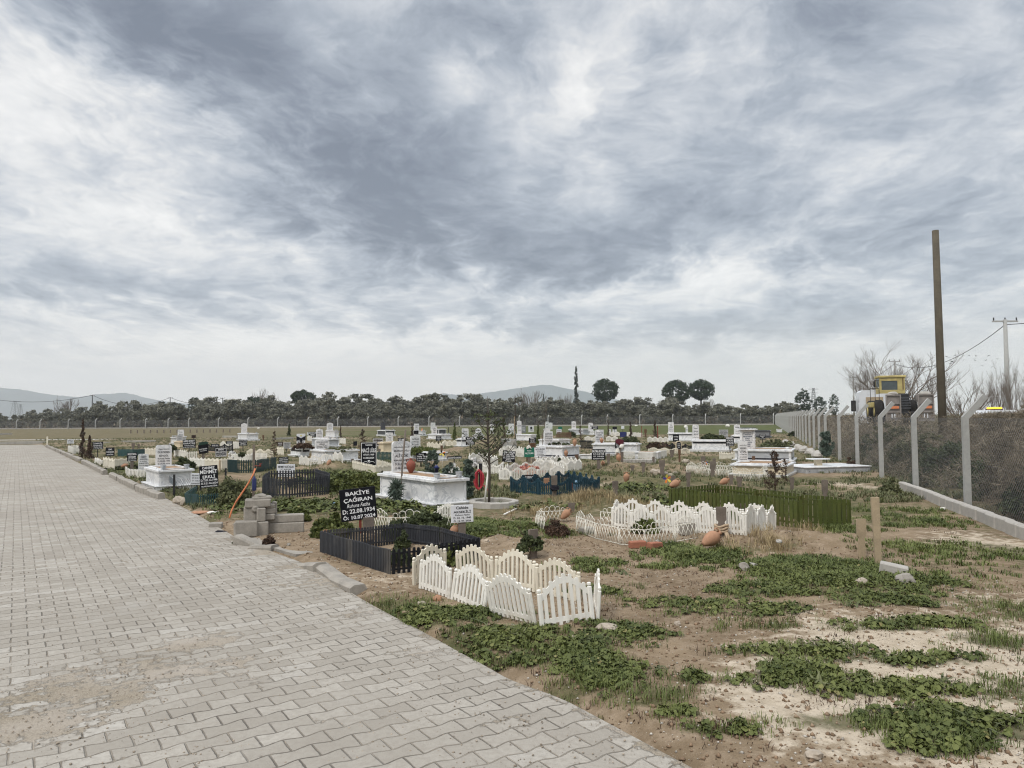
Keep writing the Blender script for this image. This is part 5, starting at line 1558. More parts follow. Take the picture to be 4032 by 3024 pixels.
# the pillared tomb
TT, P, Ll, Ls, H, th = tomb(2892, 3117, 3186, 1773, 1822, 'large white tomb with turned corner pillars and a canopied inscription', yaw=156, pots=False, band=('low', 'band_black'), body='grey_marble', frame_panels=False)
for x, y in ((.06, -.06), (Ll - .06, -.06), (.06, -Ls + .06)):
    m = MB(); hb = H * .78
    m.lathe([(.07, 0), (.07, .04), (.045, .06), (.055, hb * .25), (.058, hb * .5), (.045, hb * .78), (.06, hb * .84), (.07, hb * .9), (.07, hb)], 12); m.build('pillar', 'white_marble', TT, Matrix.Translation((x, y, H * .2)))
Hc = Matrix.Rotation(R(8 - th), 4, 'Z')
base = Matrix.Translation((Ll - .42, -Ls * .5, H)) @ Hc
wv = .60; hv = z_at(P, 2940, 1690) - P.z - H
for s in (-1, 1):
    m = MB(); pr = []
    for k in range(12): pr += [(.05 if k % 2 else .075, hv * .92 * k / 12)]
    m.lathe(pr + [(.07, hv * .92)], 10); m.build('spiral_column', 'white_marble', TT, base @ Matrix.Translation((s * wv * .46, 0, 0)))
m = MB(); m.box((0, .02, hv * .46), (wv * .74, .06, hv * .92)); hd = m.build('headstone', 'white_marble', TT, base)
lettering([('RUHUNA FATİHA', .06), ('ZEKİYE KIZI', .07), ('PERTEV HANIM', .07), ('DÜRİYE', .07, .5), ('TÜRKER', .07, .5), ('YÜCEL ATAR', .09), ('D. 1935', .07, .5), ('Ö. 2024', .07, .5)], wv * .7, hv * .8, 'letter_navy', hd, -.014, hv * .46)
m = MB(); m.box((0, .1, hv * .95), (wv * 1.3, .5, .05), bev=.01); m.box((0, .1, hv * .95 + .04), (wv * 1.1, .4, .03), bev=.01); m.build('canopy', 'white_marble', TT, base)
m = MB(); m.box((0, .1, hv * .985 + .04), (wv * 1.12, .42, .012)); m.build('band', 'band_black', TT, base)
m = MB(); m.box((.15, -.16, H + .02), (.26, .2, .045), bev=.008); m.lathe([(.06, H + .04), (.075, H + .06), (.075, H + .12), (.065, H + .12)], 12, Matrix.Translation((.15, -.16, 0))); m.build('pot', 'white_marble', TT)
# paved surround and stone table beside it
P2 = spot(3196, 1862)
m = MB(); m.box((.9, .6, .07), (2.4, 1.5, .2), bev=.01); o = m.build('low_platform', 'grey_marble', None, Matrix.Translation(P2) @ Matrix.Rotation(R(14), 4, 'Z'))
m = MB(); m.box((.9, .6, .18), (2.46, 1.56, .035), bev=.008); m.build('coping', 'white_marble', o); tag(o, 'low grey platform with white coping beside the pillared tomb', 'platform')
P3 = spot(3222, 1855)
T = thing('stone_table', 'small stone table on a square pedestal in front of the green sapling', 'table', P3, R(10))
m = MB(); m.box((0, 0, .18), (.19, .19, .42)); m.build('pedestal', 'cream_marble', T)
m = MB(); m.box((0, 0, .405), (.66, .4, .03), bev=.01); m.build('table_top', 'white_marble', T)
TT, P, Ll, Ls, H, th = tomb(2879, 3097, 3150, 1832, 1880, 'cream tomb with flared sides and a white bowl, in front of the pillared tomb', yaw=152, body='cream_marble', hs=(2908, 2943, 1737, 1826, 'flat', [('M. ALİ OĞLU', .075, .8), ('HASAN', .125, .72), ('UYSAL', .125, .75), ('D. 12.04.1931', .07, .85), ('Ö. 06.07.2024', .07, .85), ('RUHUNA FATİHA', .06, .85)], {'ang': 8}), pots=False, frame_panels=False)
m = MB(); m.lathe([(.06, 0), (.09, .05), (.13, .11), (.135, .12), (.11, .11)], 16); m.build('bowl', 'white_marble', TT, Matrix.Translation((.16, -Ls * .5, H)))
tomb(2500, 2590, 2618, 1780, 1810, 'low flat white grave slab behind the thin white pickets', yaw=160, wid=.8, low=True, pots=False, plinth=False)
tomb(2288, 2330, 2350, 1790, 1808, 'low white kerbed grave beside the big tomb with two jars', low=True, pots=False, plinth=False)
tomb(3060, 3080, 3096, 1690, 1702, 'small pale grave surround close to the road fence', yaw=160, low=True, pots=False, plinth=False)

for a in ((1696, 1714, 1664, 1694, 'plain white tablet standing behind a round shouldered one near the far lawn', 'flat', None),
          (1931, 1944, 1670, 1706, 'narrow white tablet showing past the trunk of the staked tree', 'flat', None),
          (2081, 2102, 1676, 1700, 'white tablet with a dark portrait square', 'flat', [('■', .5, .4), ('1981', .14, .5)]),
          (2147, 2161, 1660, 1692, 'white stone with black diagonal lettering, first of a touching pair', 'flat', [('HALİL', .16, .7), ('ACAR', .16, .7)]),
          (2161, 2175, 1664, 1690, 'blank white stone, second of a touching pair', 'flat', None),
          (2412, 2428, 1689, 1710, 'tilted blank white stone below a small black board', 'flat', None),
          (2700, 2709, 1681, 1703, 'narrow grey and white stone beside a small dark board', 'flat', [('İSMET', .14, .8)]),
          (544, 584, 1787, 1862, 'tall white slab with five lines, by the kerb in front of the split rail pickets', 'round', [('NEJDET', .09, .6), ('GÜNDOĞAN', .09, .78), ('R. FATİHA', .085, .66), ('D:08.04.1957', .075, .88), ('Ö:17.05.2024', .075, .88), ('', .25)]),
          (2054, 2070, 1675, 1703, 'dark grey stone with three pale lines', 'flat', [('KAYA', .14, .7), ('ERDAL', .14, .8), ('1970', .12, .6)], 'granite_grey', 'letter_white'),
          (2398, 2406, 1690, 1712, 'thin white stone seen edge on by a dead cypress', 'flat', None),
          (1209, 1229, 1702, 1712, 'small white concrete box by a dark shrub at the field edge', 'flat', None)):
    lone_headstone(*a[:5], shape=a[5], lines=a[6], **({'mat': a[7], 'lm': a[8]} if len(a) > 7 else {}))

# ------------------------------------------------------------------ signs
T, bd, Wb, Hb, M = box_sign(1334, 1486, 1915, 2052, 2143, 'large tilted black sign dated 22.08.1934 on a thick plank with a rag', [('BAKİYE', .155, .66), ('ÇAĞIRAN', .155, .80), ('Ruhuna Fatiha', .12, .64), ('D: 22.08.1934', .135, .90), ('Ö: 10.07.2024', .135, .90)], tilt=5, post=None, script=(2,), pxg=1442, ang=20)
q = Wb
m = MB(); zc = z_at(T.location, 1440, 2036) - T.location.z
m.box((.03, -.03, zc / 2 - .1), (.165, .04, zc + .2)); m.build('plank', 'weathered_wood', T)
m = MB(); m.box((-.085, .02, zc * .55 - .1), (.035, .03, zc * 1.1 + .3)); m.build('stake', 'red_paint', T)
z0 = z_at(T.location, 1432, 2114) - T.location.z
m = MB()
for k in range(3): m.tube([(.03 + (.105 + .01 * math.sin(a * 2.3 + k)) * math.cos(a), -.03 + (.05 + .012 * math.sin(a * 3.1 + k)) * math.sin(a), z0 + (k - 1) * .034 + .015 * math.sin(a * 1.5 + k)) for a in [j * PI / 8 for j in range(16)]], .022, 6, closed=True)
o = m.build('rag', 'cloth_rag', None, Matrix.Translation(T.location) @ Matrix.Rotation(T.rotation_euler.z, 4, 'Z')); tag(o, 'twisted straw coloured rag tied round the plank under the large tilted black sign', 'rag')

S = box_sign
S(1775, 1864, 1988, 2058, 2122, 'white metal sign dated 1940 and 15.07.2024 on a plank behind a clay jar', [('Cahide', .16, .56), ('AKSEKİLİ', .17, .78), ('Ruhuna Fatiha', .10, .66), ('D. 23. 10. 1940', .11, .78), ('Ö. 15. 07. 2024', .11, .78)], 'white', 1, 'plank', (2,), ang=14)
S(783, 862, 1831, 1922, 1962, 'tilted black sign dated 01.12.1946 above the teal lattice', [('CANIMIZ', .11, .68), ('MEHMET', .17, .92), ('ERKLİ', .17, .68), ('D.T:01.12.1946', .10, .90), ('Ö.T:21.06.2024', .10, .90), ('RUHUNA FATİHA', .085, .86)], tilt=4, ang=20)
S(751, 800, 1862, 1911, 1948, 'white sign tucked behind the tilted black one above the teal lattice', [('SELAHATTİN', .15), ('DT. 01.01.1950', .13, .8), ('ÖT. 18.06.2024', .13, .8), ('RUHUNA FATİHA', .13, .9)], 'white', -3, pxg=775, ang=20)
S(719, 771, 1730, 1765, 1803, 'black four line sign on a short post among white pickets, above the round topiary', [('MEHMET', .19, .85), ('KARATAŞ', .19, .88), ('Ruhuna Fatiha', .15, .75), ('01.03.1952 20.04.2024', .10, .9)], tilt=1, script=(2,))
T, *_ = S(779, 822, 1747, 1788, 1818, 'leaning black sign with a green cloth over its top', [('', .3), ('SUAT ÖZGÜREL', .15, .84), ('RUHUNA FATİHA', .11, .68), ('', .14)], tilt=8, post='plank')
Pq = T.location; m = MB(); zz = z_at(Pq, 795, 1741) - Pq.z
m.prism([(-.2, zz - .14), (.19, zz - .08), (.2, zz), (.05, zz + .03), (-.17, zz - .01)], -.03, .03); o = m.build('cloth', 'cloth_green', None, Matrix.Translation(Pq) @ Matrix.Rotation(T.rotation_euler.z, 4, 'Z')); tag(o, 'dark green cloth hung over the leaning black sign', 'cloth')
S(848, 892, 1764, 1798, 1824, 'black sign with a white border standing behind the cream zigzag panel', [('EMİN', .2, .5), ('PEKÇETİN', .2, .84), ('RUHUNA FATİHA', .13, .84), ('D.T. 01.02.1949', .12, .84)], frame=True)
S(831, 863, 1748, 1760, 1778, 'narrow dark plate above the dark pickets', [('VEYSEL KILIÇ', .5, .8)])
S(890, 916, 1737, 1748, 1770, 'small black plate over the white arched panels', [('GÜLSÜM', .35, .7), ('KARACA', .35, .7)])
S(941, 973, 1731, 1755, 1776, 'black four line board near the split pointed headstone', [('RUHUNA FATİHA', .15), ('HASAN ÖZDEMİR', .16), ('EMEKLİ', .15, .6), ('1951 2024', .15, .8)])
S(754, 771, 1713, 1725, 1748, 'tiny maroon board with flowers, near the low cream tomb', None, 'brown')
S(363, 407, 1739, 1770, 1799, 'black sign on a thin post near the dark shrub by the kerb', [('İSMAİL', .25, .8), ('EFENDİ', .25, .84), ('Ruhuna Fatiha', .13, .8), ('D. 11 / 05 / 1948', .12, .8)], tilt=2, script=(2,))
S(416, 451, 1762, 1795, 1822, 'black three line sign right behind the toppled cream panel'.replace('right ', ''), [('CEMİL', .22, .45), ('ÖZDEMİR', .2, .86), ('R. FATİHA', .2, .72)])
S(500, 540, 1782, 1816, 1847, 'black sign on a plank between the cream panels and the tall white slab', [('MUSTAFA', .24, .86), ('KÖSEM', .24, .68), ('D.T. 01.06.1956', .12, .82), ('Ö.T. 05.05.2024', .12, .82)], post='plank')
S(264, 291, 1731, 1747, 1760, 'small white board at the far end of the lane', [('FATMA GÜL', .2, .8), ('D. 1947', .2, .6), ('Ö. 2024', .2, .6)], 'white')
T, bd, Wb, Hb, M = S(1421, 1483, 1742, 1836, 1854, 'tall black upright sign with a silver border and a heart', [('Canımız', .075, .44), ('NACİ LÜLE', .22, .90), ('07.07.1969', .075, .68), ('12.08.2024', .075, .68), ('', .2)], frame=True, ang=22)
hm = MB(); heart = [(0, -.05), (.045, .0), (.05, .025), (.035, .045), (.012, .042), (0, .025), (-.012, .042), (-.035, .045), (-.05, .025), (-.045, 0)]
hm.prism([(x * .8, z * .8) for x, z in heart], -.002, .002); hm.build('heart', 'letter_white', bd, Matrix.Translation((0, -.0095, -Hb * .28)))
for s in (-1, 1):
    hm = MB(); hm.tube([(s * (.11 - .09 * math.cos(a)), -.01, -Hb * .37 + .06 * math.sin(a)) for a in [j * PI / 8 for j in range(9)]], .007, 5); hm.build('scroll', 'letter_white', bd)
S(1096, 1136, 1798, 1827, 1848, 'black tilted plate just above the white sign in the octagonal fence', [('BİNALİ OĞLU', .14, .8), ('DERİN FİDAN', .2, .9), ('Ö.T. 20.05.2024', .17, .84), ('RUHUNA FATİHA', .1, .8)], tilt=4)
S(1089, 1162, 1827, 1878, 1908, 'white sign on a brown plank inside the grey octagonal fence', [('MEHMET NURİ ASLAN', .22, .84), ('D.T. 02.09.1940', .1, .56), ('Ö.T. 23.05.2024', .1, .56), ('', .06), ('RUHUNA FATİHA', .12, .6)], 'white', -1, 'plank', ang=14)
S(1215, 1245, 1700, 1720, 1734, 'small black board next to the round shouldered stone at the field edge', [('EMEL KURTULAN', .28), ('1964', .2, .5), ('2024', .2, .5)])
S(1115, 1144, 1742, 1766, 1782, 'pale grey board of four faint lines', [('NECATİ', .14, .7), ('YILDIZ', .14, .6), ('1939', .12, .4), ('RUHUNA FATİHA', .12)], 'grey')
S(1092, 1114, 1740, 1757, 1776, 'dark board just touching the pale grey board', [('RECEP', .24, .7), ('1950', .2, .6)], 'brown')
T, bd, Wb, Hb, M = S(1168, 1202, 1708, 1746, 1760, 'white board draped with a black scarf, among reddish dead plants', [('', .45), ('HASAN', .18, .7), ('KOCA', .18, .7)], 'white')
m = MB(); wv = Wb / 2
m.prism([(-wv * 1.05, Hb * .28), (-wv * 1.05, -Hb * .22), (-wv * .3, -Hb * .1), (-wv * .12, -Hb * .45), (wv * .14, -Hb * .45), (wv * .3, -Hb * .08), (wv * 1.05, -Hb * .2), (wv * 1.05, Hb * .28), (0, Hb * .05)], -.03, -.012); o = m.build('scarf', 'cloth_black', None, Matrix.Translation(T.location) @ Matrix.Rotation(T.rotation_euler.z, 4, 'Z') @ M); tag(o, 'black scarf draped over the white board', 'scarf')
m = MB(); m.lathe([(.05, 0), (.05, .006)], 14, Matrix.Translation((0, -.012, Hb * .3)) @ Matrix.Rotation(PI / 2, 4, 'X')); m.build('emblem', 'yellow_plastic', bd)
S(1468, 1508, 1726, 1757, 1778, 'dark brown framed board of several lines by the cream tomb', [('SEVGİLİ ANNEMİZ', .15), ('HAFİZE ÖZTÜRK', .17), ('1951 2024', .14, .7), ('RUHUNA FATİHA', .13)], 'brown', frame=True)
S(1391, 1406, 1738, 1755, 1772, 'little dark board under the brown palm like shrub', None)
S(1566, 1600, 1725, 1739, 1752, 'black plate with one word in large white capitals', [('SELMA', .72, .8)])
S(1629, 1648, 1695, 1710, 1722, 'blank black board in front of a white tomb near the red cone', None)
S(1716, 1738, 1716, 1736, 1750, 'black board with small lines in front of the long low tomb', [('NURAY', .2, .7), ('KESKİN', .2, .7), ('2024', .15, .4)])
S(1833, 1870, 1719, 1753, 1782, 'black tilted sign with two large words beside the young staked tree', [('AYŞE', .24, .74), ('DÜZCE', .24, .84), ('Ruhuna Fatiha', .13, .7), ('1944 2024', .12, .7)], tilt=3)
S(1639, 1678, 1783, 1818, 1838, 'black round cornered sign half behind the silver green bush', [('Canımız', .12, .5), ('Atalay Tan', .2, .84), ('D.10.04.1971', .14, .84), ('Ö.24.05.2024', .14, .84)])
S(1760, 1818, 1796, 1807, 1825, 'long narrow dark plate above white flowers', [('HASANETTİN ERGENÇ', .7, .94)], 'black')
S(1976, 2031, 1772, 1822, 1852, 'black sign tilted the other way, six lines, above white arched panels', [('Fikret ARPAÇAY', .19, .92), ('Ruhuna Fatiha', .12, .8), ('D: 15.02.1948', .12, .88), ('Ö: 24.05.2024', .12, .88), ('Adana', .09, .4), ('Pozantı', .09, .46)], tilt=-6, ang=10)
S(2104, 2150, 1761, 1795, 1822, 'white sign on two thin black legs before the big tomb with jars', [('HATİCE BİLDİREN', .22, .8), ('D.T. 04.03.1946', .13, .5), ('Ö.T. 17.05.2024', .13, .5), ('RUHUNA FATİHA', .13, .6)], 'white', 2, 'legs', ang=10)
S(2082, 2111, 1722, 1746, 1772, 'black four line board slanting above a brown pot', [('MEHMET', .16), ('ALİ TOSUN', .16), ('1957 2024', .14), ('RUHUNA FATİHA', .13)], tilt=5)
T, bd, Wb, Hb, M = S(2064, 2104, 1762, 1800, 1822, 'green house shaped sign with a white cloth on its peak', [('', .15), ('Ruhuna', .12, .4), ('ALİ CAN', .24, .8), ('', .2)], 'green', 0, 'plank', ang=8)
m = MB(); m.prism([(-Wb * .3, Hb * .4), (-Wb * .2, Hb * .62), (0, Hb * .78), (Wb * .12, Hb * .6), (Wb * .22, Hb * .34), (0, Hb * .5), (-Wb * .15, Hb * .36)], -.05, .05); o = m.build('cloth', 'cloth_white', None, Matrix.Translation(T.location) @ Matrix.Rotation(T.rotation_euler.z, 4, 'Z') @ M); tag(o, 'crumpled white cloth on the green sign', 'cloth')
S(1987, 2012, 1727, 1740, 1755, 'small pale blue board above the grey pickets', [('EMİNE ÜNAL', .24, .8), ('2024', .2, .4)], 'white')
S(2191, 2211, 1690, 1707, 1722, 'small white board below a green one', [('SAFİ UNAL', .22, .8), ('1949', .16, .5)], 'white')
S(2198, 2214, 1680, 1692, 1720, 'little green board above a small white one', None, 'green')
S(2330, 2384, 1768, 1811, 1842, 'black sign dated 01.07.1928 on a reddish plank by an earth mound', [('FATMA KOCA', .25, .92), ('D.T. 01.07.1928', .14, .78), ('Ö.T. 29.05.2024', .14, .78), ('RUHUNA FATİHA', .14, .8)], post='plank', ang=8)
S(2329, 2355, 1676, 1690, 1724, 'little black board on a tall thin leaning stick', [('KADRİYE', .3, .8), ('AVCI', .3, .5)], tilt=-2, ang=8)
S(2412, 2429, 1680, 1691, 1712, 'small black board above a tilted blank stone', None)
S(2446, 2458, 1677, 1689, 1708, 'tiny pale green board on a stick', None, 'white')
S(2441, 2467, 1701, 1721, 1730, 'dark blue square board among white panels', None, 'navy')
T, bd, Wb, Hb, M = S(2421, 2457, 1731, 1767, 1796, 'tilted black sign under a maroon headscarf in front of the long white tomb', [('', .3), ('RUHİYE', .17, .7), ('Ruhuna Fatiha', .14, .7), ('Özmen', .14, .6)], tilt=-4, ang=6, post='plank')
m = MB(); m.prism([(-Wb * .5, Hb * .5), (-Wb * .45, Hb * .1), (-Wb * .1, -Hb * .05), (Wb * .1, -Hb * .18), (Wb * .4, Hb * .1), (Wb * .52, Hb * .35), (Wb * .3, Hb * .58), (-Wb * .2, Hb * .62)], -.03, -.01); o = m.build('scarf', 'cloth_maroon', None, Matrix.Translation(T.location) @ Matrix.Rotation(T.rotation_euler.z, 4, 'Z') @ M); tag(o, 'maroon headscarf hung over a black sign', 'scarf')
S(2059, 2121, 1869, 1899, 1922, 'dark brown two line board inside the blue scalloped fence', [('GÜLDEREN KURSAK', .34, .94), ('Ruhuna Fatiha', .28, .8)], 'brown', 0, script=(1,), ang=8)
S(2857, 2891, 1718, 1757, 1785, 'black sign on a post beside the long black banded tomb', [('FERHAN', .2, .86), ('YÜKSEL', .2, .84), ('Ruhuna Fatiha', .11, .8), ('D.T. 02.04.1966', .1, .8), ('Ö.T. 21.05.2024', .1, .8)], tilt=3)
S(2649, 2674, 1710, 1739, 1760, 'grey black plaque behind the arched board with pale edging', [('HATİCE', .2, .7), ('1948', .18, .5)])
T = thing('grave_sign', 'arched black board with thick pale edging on a brown jar stand', 'grave sign', spot(2672, 1778), R(10))
zz = z_at(T.location, 2672, 1736) - T.location.z
m = MB(); m.prism([(x, z) for x, z in stone_outline(.30, zz - .05, 'dome')], -.03, .03); m.build('edging', 'cream_marble', T, Matrix.Translation((0, 0, .05)))
m = MB(); m.prism([(x, z) for x, z in stone_outline(.24, zz - .12, 'dome')], -.04, -.031); bd = m.build('board', 'board_black', T, Matrix.Translation((0, 0, .08)))
lettering([('HATİCE', .16, .7), ('GÜNEŞ', .16, .7), ('1957', .12, .5)], .22, zz * .6, 'letter_white', bd, -.043, zz * .42)
S(2991, 3014, 1708, 1731, 1752, 'black four line board on a stick before the granite tomb', [('ŞERİFE', .16, .8), ('BULUT', .16, .7), ('1940', .12), ('RUHUNA FATİHA', .12)])
S(2727, 2743, 1685, 1705, 1716, 'small dark board with three lines beside a narrow stone', [('NİHAT', .2, .8), ('ER', .2, .4), ('2023', .18, .6)])
S(2831, 2867, 1692, 1722, 1742, 'wide grey board behind the bushy plants', [('Ruhuna Fatiha', .14, .7), ('HASAN ADSAN', .2, .9), ('D. 1960', .12, .5), ('Ö. 2024', .12, .5)], 'grey')
# ------------------------------------------------------------------ grave fences
# the big white one by the lane: every panel leans its own way
def wave_row(T, a, b, n, h, lean, mat, c):
    d = b - a
    for j in range(n):
        p, q = a + d * (j / n), a + d * ((j + 1) / n)
        l = (q - p).length
        me = panel_mesh('wave', l * .985, h, mat)
        e = lean[j % len(lean)]
        link('panel', me, T, Matrix.Translation((p.x - c.x, p.y - c.y, ground_z(p.x, p.y) - c.z - .005)) @ Matrix.Rotation(math.atan2(d.y, d.x), 4, 'Z') @ Matrix.Rotation(R(e[0]), 4, 'X') @ Matrix.Rotation(R(e[1]), 4, 'Y'))
A, B = spot(1652, 2316), spot(2118, 2474)
Cc, Ee, Dd = spot(2346, 2452), spot(2352, 2418), spot(1800, 2274)
c = (A + B + Cc + Dd) / 4
T = thing('grave_fence', 'white plastic arched picket fence round the grave next to the lane, panels leaning apart', 'grave fence', c)
d = B - A
wave_row(T, A, A + d * .31, 1, .44, [(-3, 0)], 'white_plastic', c)
wave_row(T, A + d * .315, A + d * .615, 1, .44, [(-7, 3)], 'white_plastic', c)
wave_row(T, A + d * .66, B, 1, .45, [(9, -4)], 'white_plastic', c)
wave_row(T, B + Vector((.02, -.03, 0)), Cc, 1, .47, [(-6, -3)], 'white_plastic', c)
wave_row(T, Cc + Vector((.02, 0.02, 0)), Ee + Vector((0, .25, 0)), 1, .44, [(4, 0)], 'white_plastic', c)
wave_row(T, Dd, spot(2290, 2372), 3, .45, [(5, 1), (-3, -1), (4, 2)], 'cream_plastic', c)
wave_row(T, A + Vector((-.09, .12, 0)), Dd - Vector((.12, .05, 0)), 1, .45, [(9, -7)], 'cream_plastic', c)

GF_ = grave_fence
GF_([(1260, 2172), (1540, 2262), (1640, 2250), (1890, 2206), (1592, 2138)], 'tight', .30, 'grey_plastic', 'low charcoal picket fence round the bare grave under the large tilted black sign', skip=(1, 2), lean=1, plen=.9)
shrub(1470, 1640, 2150, 2230, 'sprawling green weeds inside the charcoal picket fence', 'dark_bush_leaf', seed=80, leaf=.022, n=50, per=40)
shrub(1640, 1850, 2130, 2215, 'green weeds along the black pickets behind the white arched fence', 'mallow_leaf', seed=81, leaf=.03, n=70, per=36)
GF_([(1540, 2262), (1640, 2250), (1890, 2206)], 'picket', .30, 'charcoal_plastic', 'short black picket end piece butting against the white arched fence', closed=False, lean=1)
GF_([(1470, 2092), (1532, 2106), (1700, 2090), (1810, 2082)], 'lattice', .36, 'white_metal', 'white curly wire edging half sunk in weeds before the large marble tomb', closed=False)
GF_([(1722, 2044), (1815, 2056)], 'wave', .34, 'white_plastic', 'short white arched piece in the weeds at the foot of the large marble tomb', closed=False)
GF_([(2268, 2090), (2345, 2122), (2440, 2146), (2541, 2154), (2660, 2135), (2750, 2118)], 'lattice', .32, 'white_metal', 'white wire lattice edging with curls, cornered on two red bricks', closed=False, plen=.5)
GF_([(2106, 2080), (2142, 2092)], 'lattice', .30, 'white_metal', 'short leaning end of wire lattice by the dry grass clump', closed=False, lean=6)
GF_([(2112, 2062), (2235, 2052)], 'lattice', .28, 'white_metal', 'rusty wire lattice lying back in the dry grass', closed=False, lean=9)
GF_([(2362, 2066), (2480, 2076), (2580, 2092)], 'lattice', .30, 'white_metal', 'wire lattice run directly against the bright white arched fence', closed=False)
GF_([(2409, 2074), (2747, 2102), (2936, 2109), (3052, 2100), (3025, 2086), (2445, 2055)], 'wave', .455, 'white_plastic', 'bright white arched picket fence in front of the green board fence', plen=.42)
GF_([(2632, 2016), (3146, 2079), (3354, 2076), (2824, 1998)], 'board', .47, 'green_paint', 'olive green board fence with square tops', plen=1.1, lean=.6)
GF_([(2010, 1937), (2178, 1951), (2360, 1938), (2240, 1906)], 'scallop', .40, 'blue_plastic', 'dark blue scalloped picket fence round two planters', plen=.5)
GF_([(1966, 1888), (2012, 1892), (2221, 1878), (2170, 1852), (2005, 1868)], 'wave', .40, 'white_plastic', 'white arched fence filled with pink flowers behind the blue scalloped fence', plen=.5)
GF_([(2108, 1846), (2235, 1858), (2290, 1850), (2200, 1828)], 'wave', .40, 'white_plastic', 'white arched fence with a rose bush at its corner, before the big tomb with jars', plen=.55)
GF_([(1880, 1861), (1967, 1867), (1985, 1850)], 'zig', .34, 'white_plastic', 'white gabled plastic panels behind the staked young tree', closed=False)
GF_([(1965, 1794), (2062, 1800), (2080, 1790), (2000, 1780)], 'wave', .40, 'white_plastic', 'white arched fence beyond the six line black sign', plen=.55)
GF_([(1845, 1842), (1905, 1846), (1960, 1835), (1900, 1815), (1850, 1820)], 'wave', .42, 'white_plastic', 'white arched panels showing between the twigs of the staked tree', plen=.5)
GF_([(2455, 1806), (2572, 1812), (2625, 1800)], 'thin', .36, 'white_plastic', 'row of thin white pickets along a line of small blocks', closed=False, plen=.9)
GF_([(2702, 1864), (2790, 1875), (2957, 1895), (3024, 1886), (2990, 1868), (2740, 1852)], 'lattice', .33, 'white_metal', 'white looped wire lattice round a bare mound near the dead conifer', plen=.55)
GF_([(2832, 1808), (2894, 1815), (2910, 1800)], 'zig', .36, 'cream_plastic', 'cream zigzag pickets at the corner of the pillared tomb', closed=False)
GF_([(2552, 1784), (2640, 1787), (2716, 1786)], 'wave', .32, 'cream_plastic', 'cream arched edging in front of the arched black board', closed=False, plen=.6)
GF_([(2624, 1770), (2700, 1777), (2816, 1776)], 'scallop', .40, 'charcoal_plastic', 'nearly black scalloped fence below the long black banded tomb', closed=False, plen=.6)
GF_([(2550, 1740), (2632, 1742)], 'wave', .42, 'white_plastic', 'distant white arched pickets by two rusty posts', closed=False)
GF_([(2302, 1737), (2358, 1739), (2370, 1730)], 'wave', .42, 'white_plastic', 'white arched edging behind the small dead tree', closed=False, plen=.7)
GF_([(2387, 1737), (2432, 1738)], 'wave', .42, 'white_plastic', 'white arched edging behind the long white tomb', closed=False, plen=.7)
GF_([(2405, 1716), (2440, 1717)], 'wave', .45, 'white_plastic', 'white arches beside the dark blue square board', closed=False)
GF_([(2468, 1718), (2530, 1722)], 'zig', .45, 'white_plastic', 'white panels past the dark blue square board', closed=False)
GF_([(2285, 1766), (2333, 1768)], 'picket', .5, 'charcoal_plastic', 'black pickets between the two white tombs', closed=False)
GF_([(1742, 1755), (1800, 1757)], 'wave', .42, 'cream_plastic', 'cream arched fence on the far side of the earth mound', closed=False, plen=.55)
GF_([(1681, 1764), (1741, 1768), (1750, 1758)], 'wave', .42, 'cream_plastic', 'cream arched fence below the black board with small lines', closed=False, plen=.55)
GF_([(1388, 1847), (1478, 1871), (1545, 1863), (1470, 1838)], 'zig', .36, 'cream_plastic', 'cream zigzag fence round the tall black upright sign', plen=.5)
GF_([(1483, 1812), (1545, 1814)], 'picket', .40, 'teal_plastic', 'dark teal pickets behind the tall black upright sign', closed=False)
GF_([(1178, 1829), (1215, 1834), (1311, 1832), (1350, 1828)], 'wave', .42, 'white_plastic', 'white wavy picket fence with a fallen clay jar at its end', closed=False, plen=.5)
GF_([(1032, 1951), (1094, 1963), (1135, 1963), (1293, 1946), (1299, 1934), (1240, 1912), (1062, 1922)], 'picket', .47, 'grey_plastic', 'tall grey octagonal picket fence with a white sign inside', plen=.7, lean=.8)
GF_([(897, 1858), (936, 1862)], 'solid', .45, 'dark_teal_plastic', 'solid dark teal panel by the standpipe batten', closed=False)
GF_([(936, 1862), (1011, 1860), (1087, 1846)], 'picket', .45, 'dark_teal_plastic', 'dark teal pickets behind the orange hose', closed=False)
GF_([(774, 1952), (730, 1984), (777, 1992), (905, 1984)], 'thin', .25, 'teal_plastic', 'low teal lattice with a curled up corner beside yellowish stones', closed=False, plen=.5, lean=5)
for (p, q), nm in ((((640, 1925), (668, 1932)), 'blue_net'), (((685, 1958), (888, 1922)), 'grid_wire')): pass
T = GF_([(642, 1925), (685, 1957), (790, 1940), (888, 1924)], 'net', .42, 'grid_wire', 'rusty wire mesh on black posts with a sagging blue net', closed=False, plen=1.2, posts=(.55, .04, 'black_metal'), lean=1, name='wire_mesh_fence')
m = MB(); m.add([(0, 0, .5), (.5, -.3, .22), (.5, -.3, .05), (0, 0, .3)], [(0, 1, 2, 3)]); m.build('net', 'blue_net', T, Matrix.Translation(spot(642, 1925) - T.location))
GF_([(407, 1840), (451, 1848)], 'zig', .45, 'cream_plastic', 'toppled cream panel block standing closest to the kerb', closed=False, plen=.8)
GF_([(371, 1826), (405, 1832)], 'zig', .30, 'white_plastic', 'broken white picket bits beside the toppled cream panel', closed=False, lean=14)
GF_([(451, 1838), (502, 1834), (520, 1826)], 'zig', .36, 'cream_plastic', 'cream panels between the toppled one and the black plank sign', closed=False)
GF_([(267, 1778), (288, 1787), (326, 1784), (300, 1776)], 'picket', .36, 'white_plastic', 'small white picket fence at the far kerb corner', lean=1)
GF_([(494, 1868), (507, 1879), (574, 1882)], 'picket', .28, 'white_plastic', 'white picket fence with a splayed end below the tall white slab', closed=False, lean=4, plen=.5)
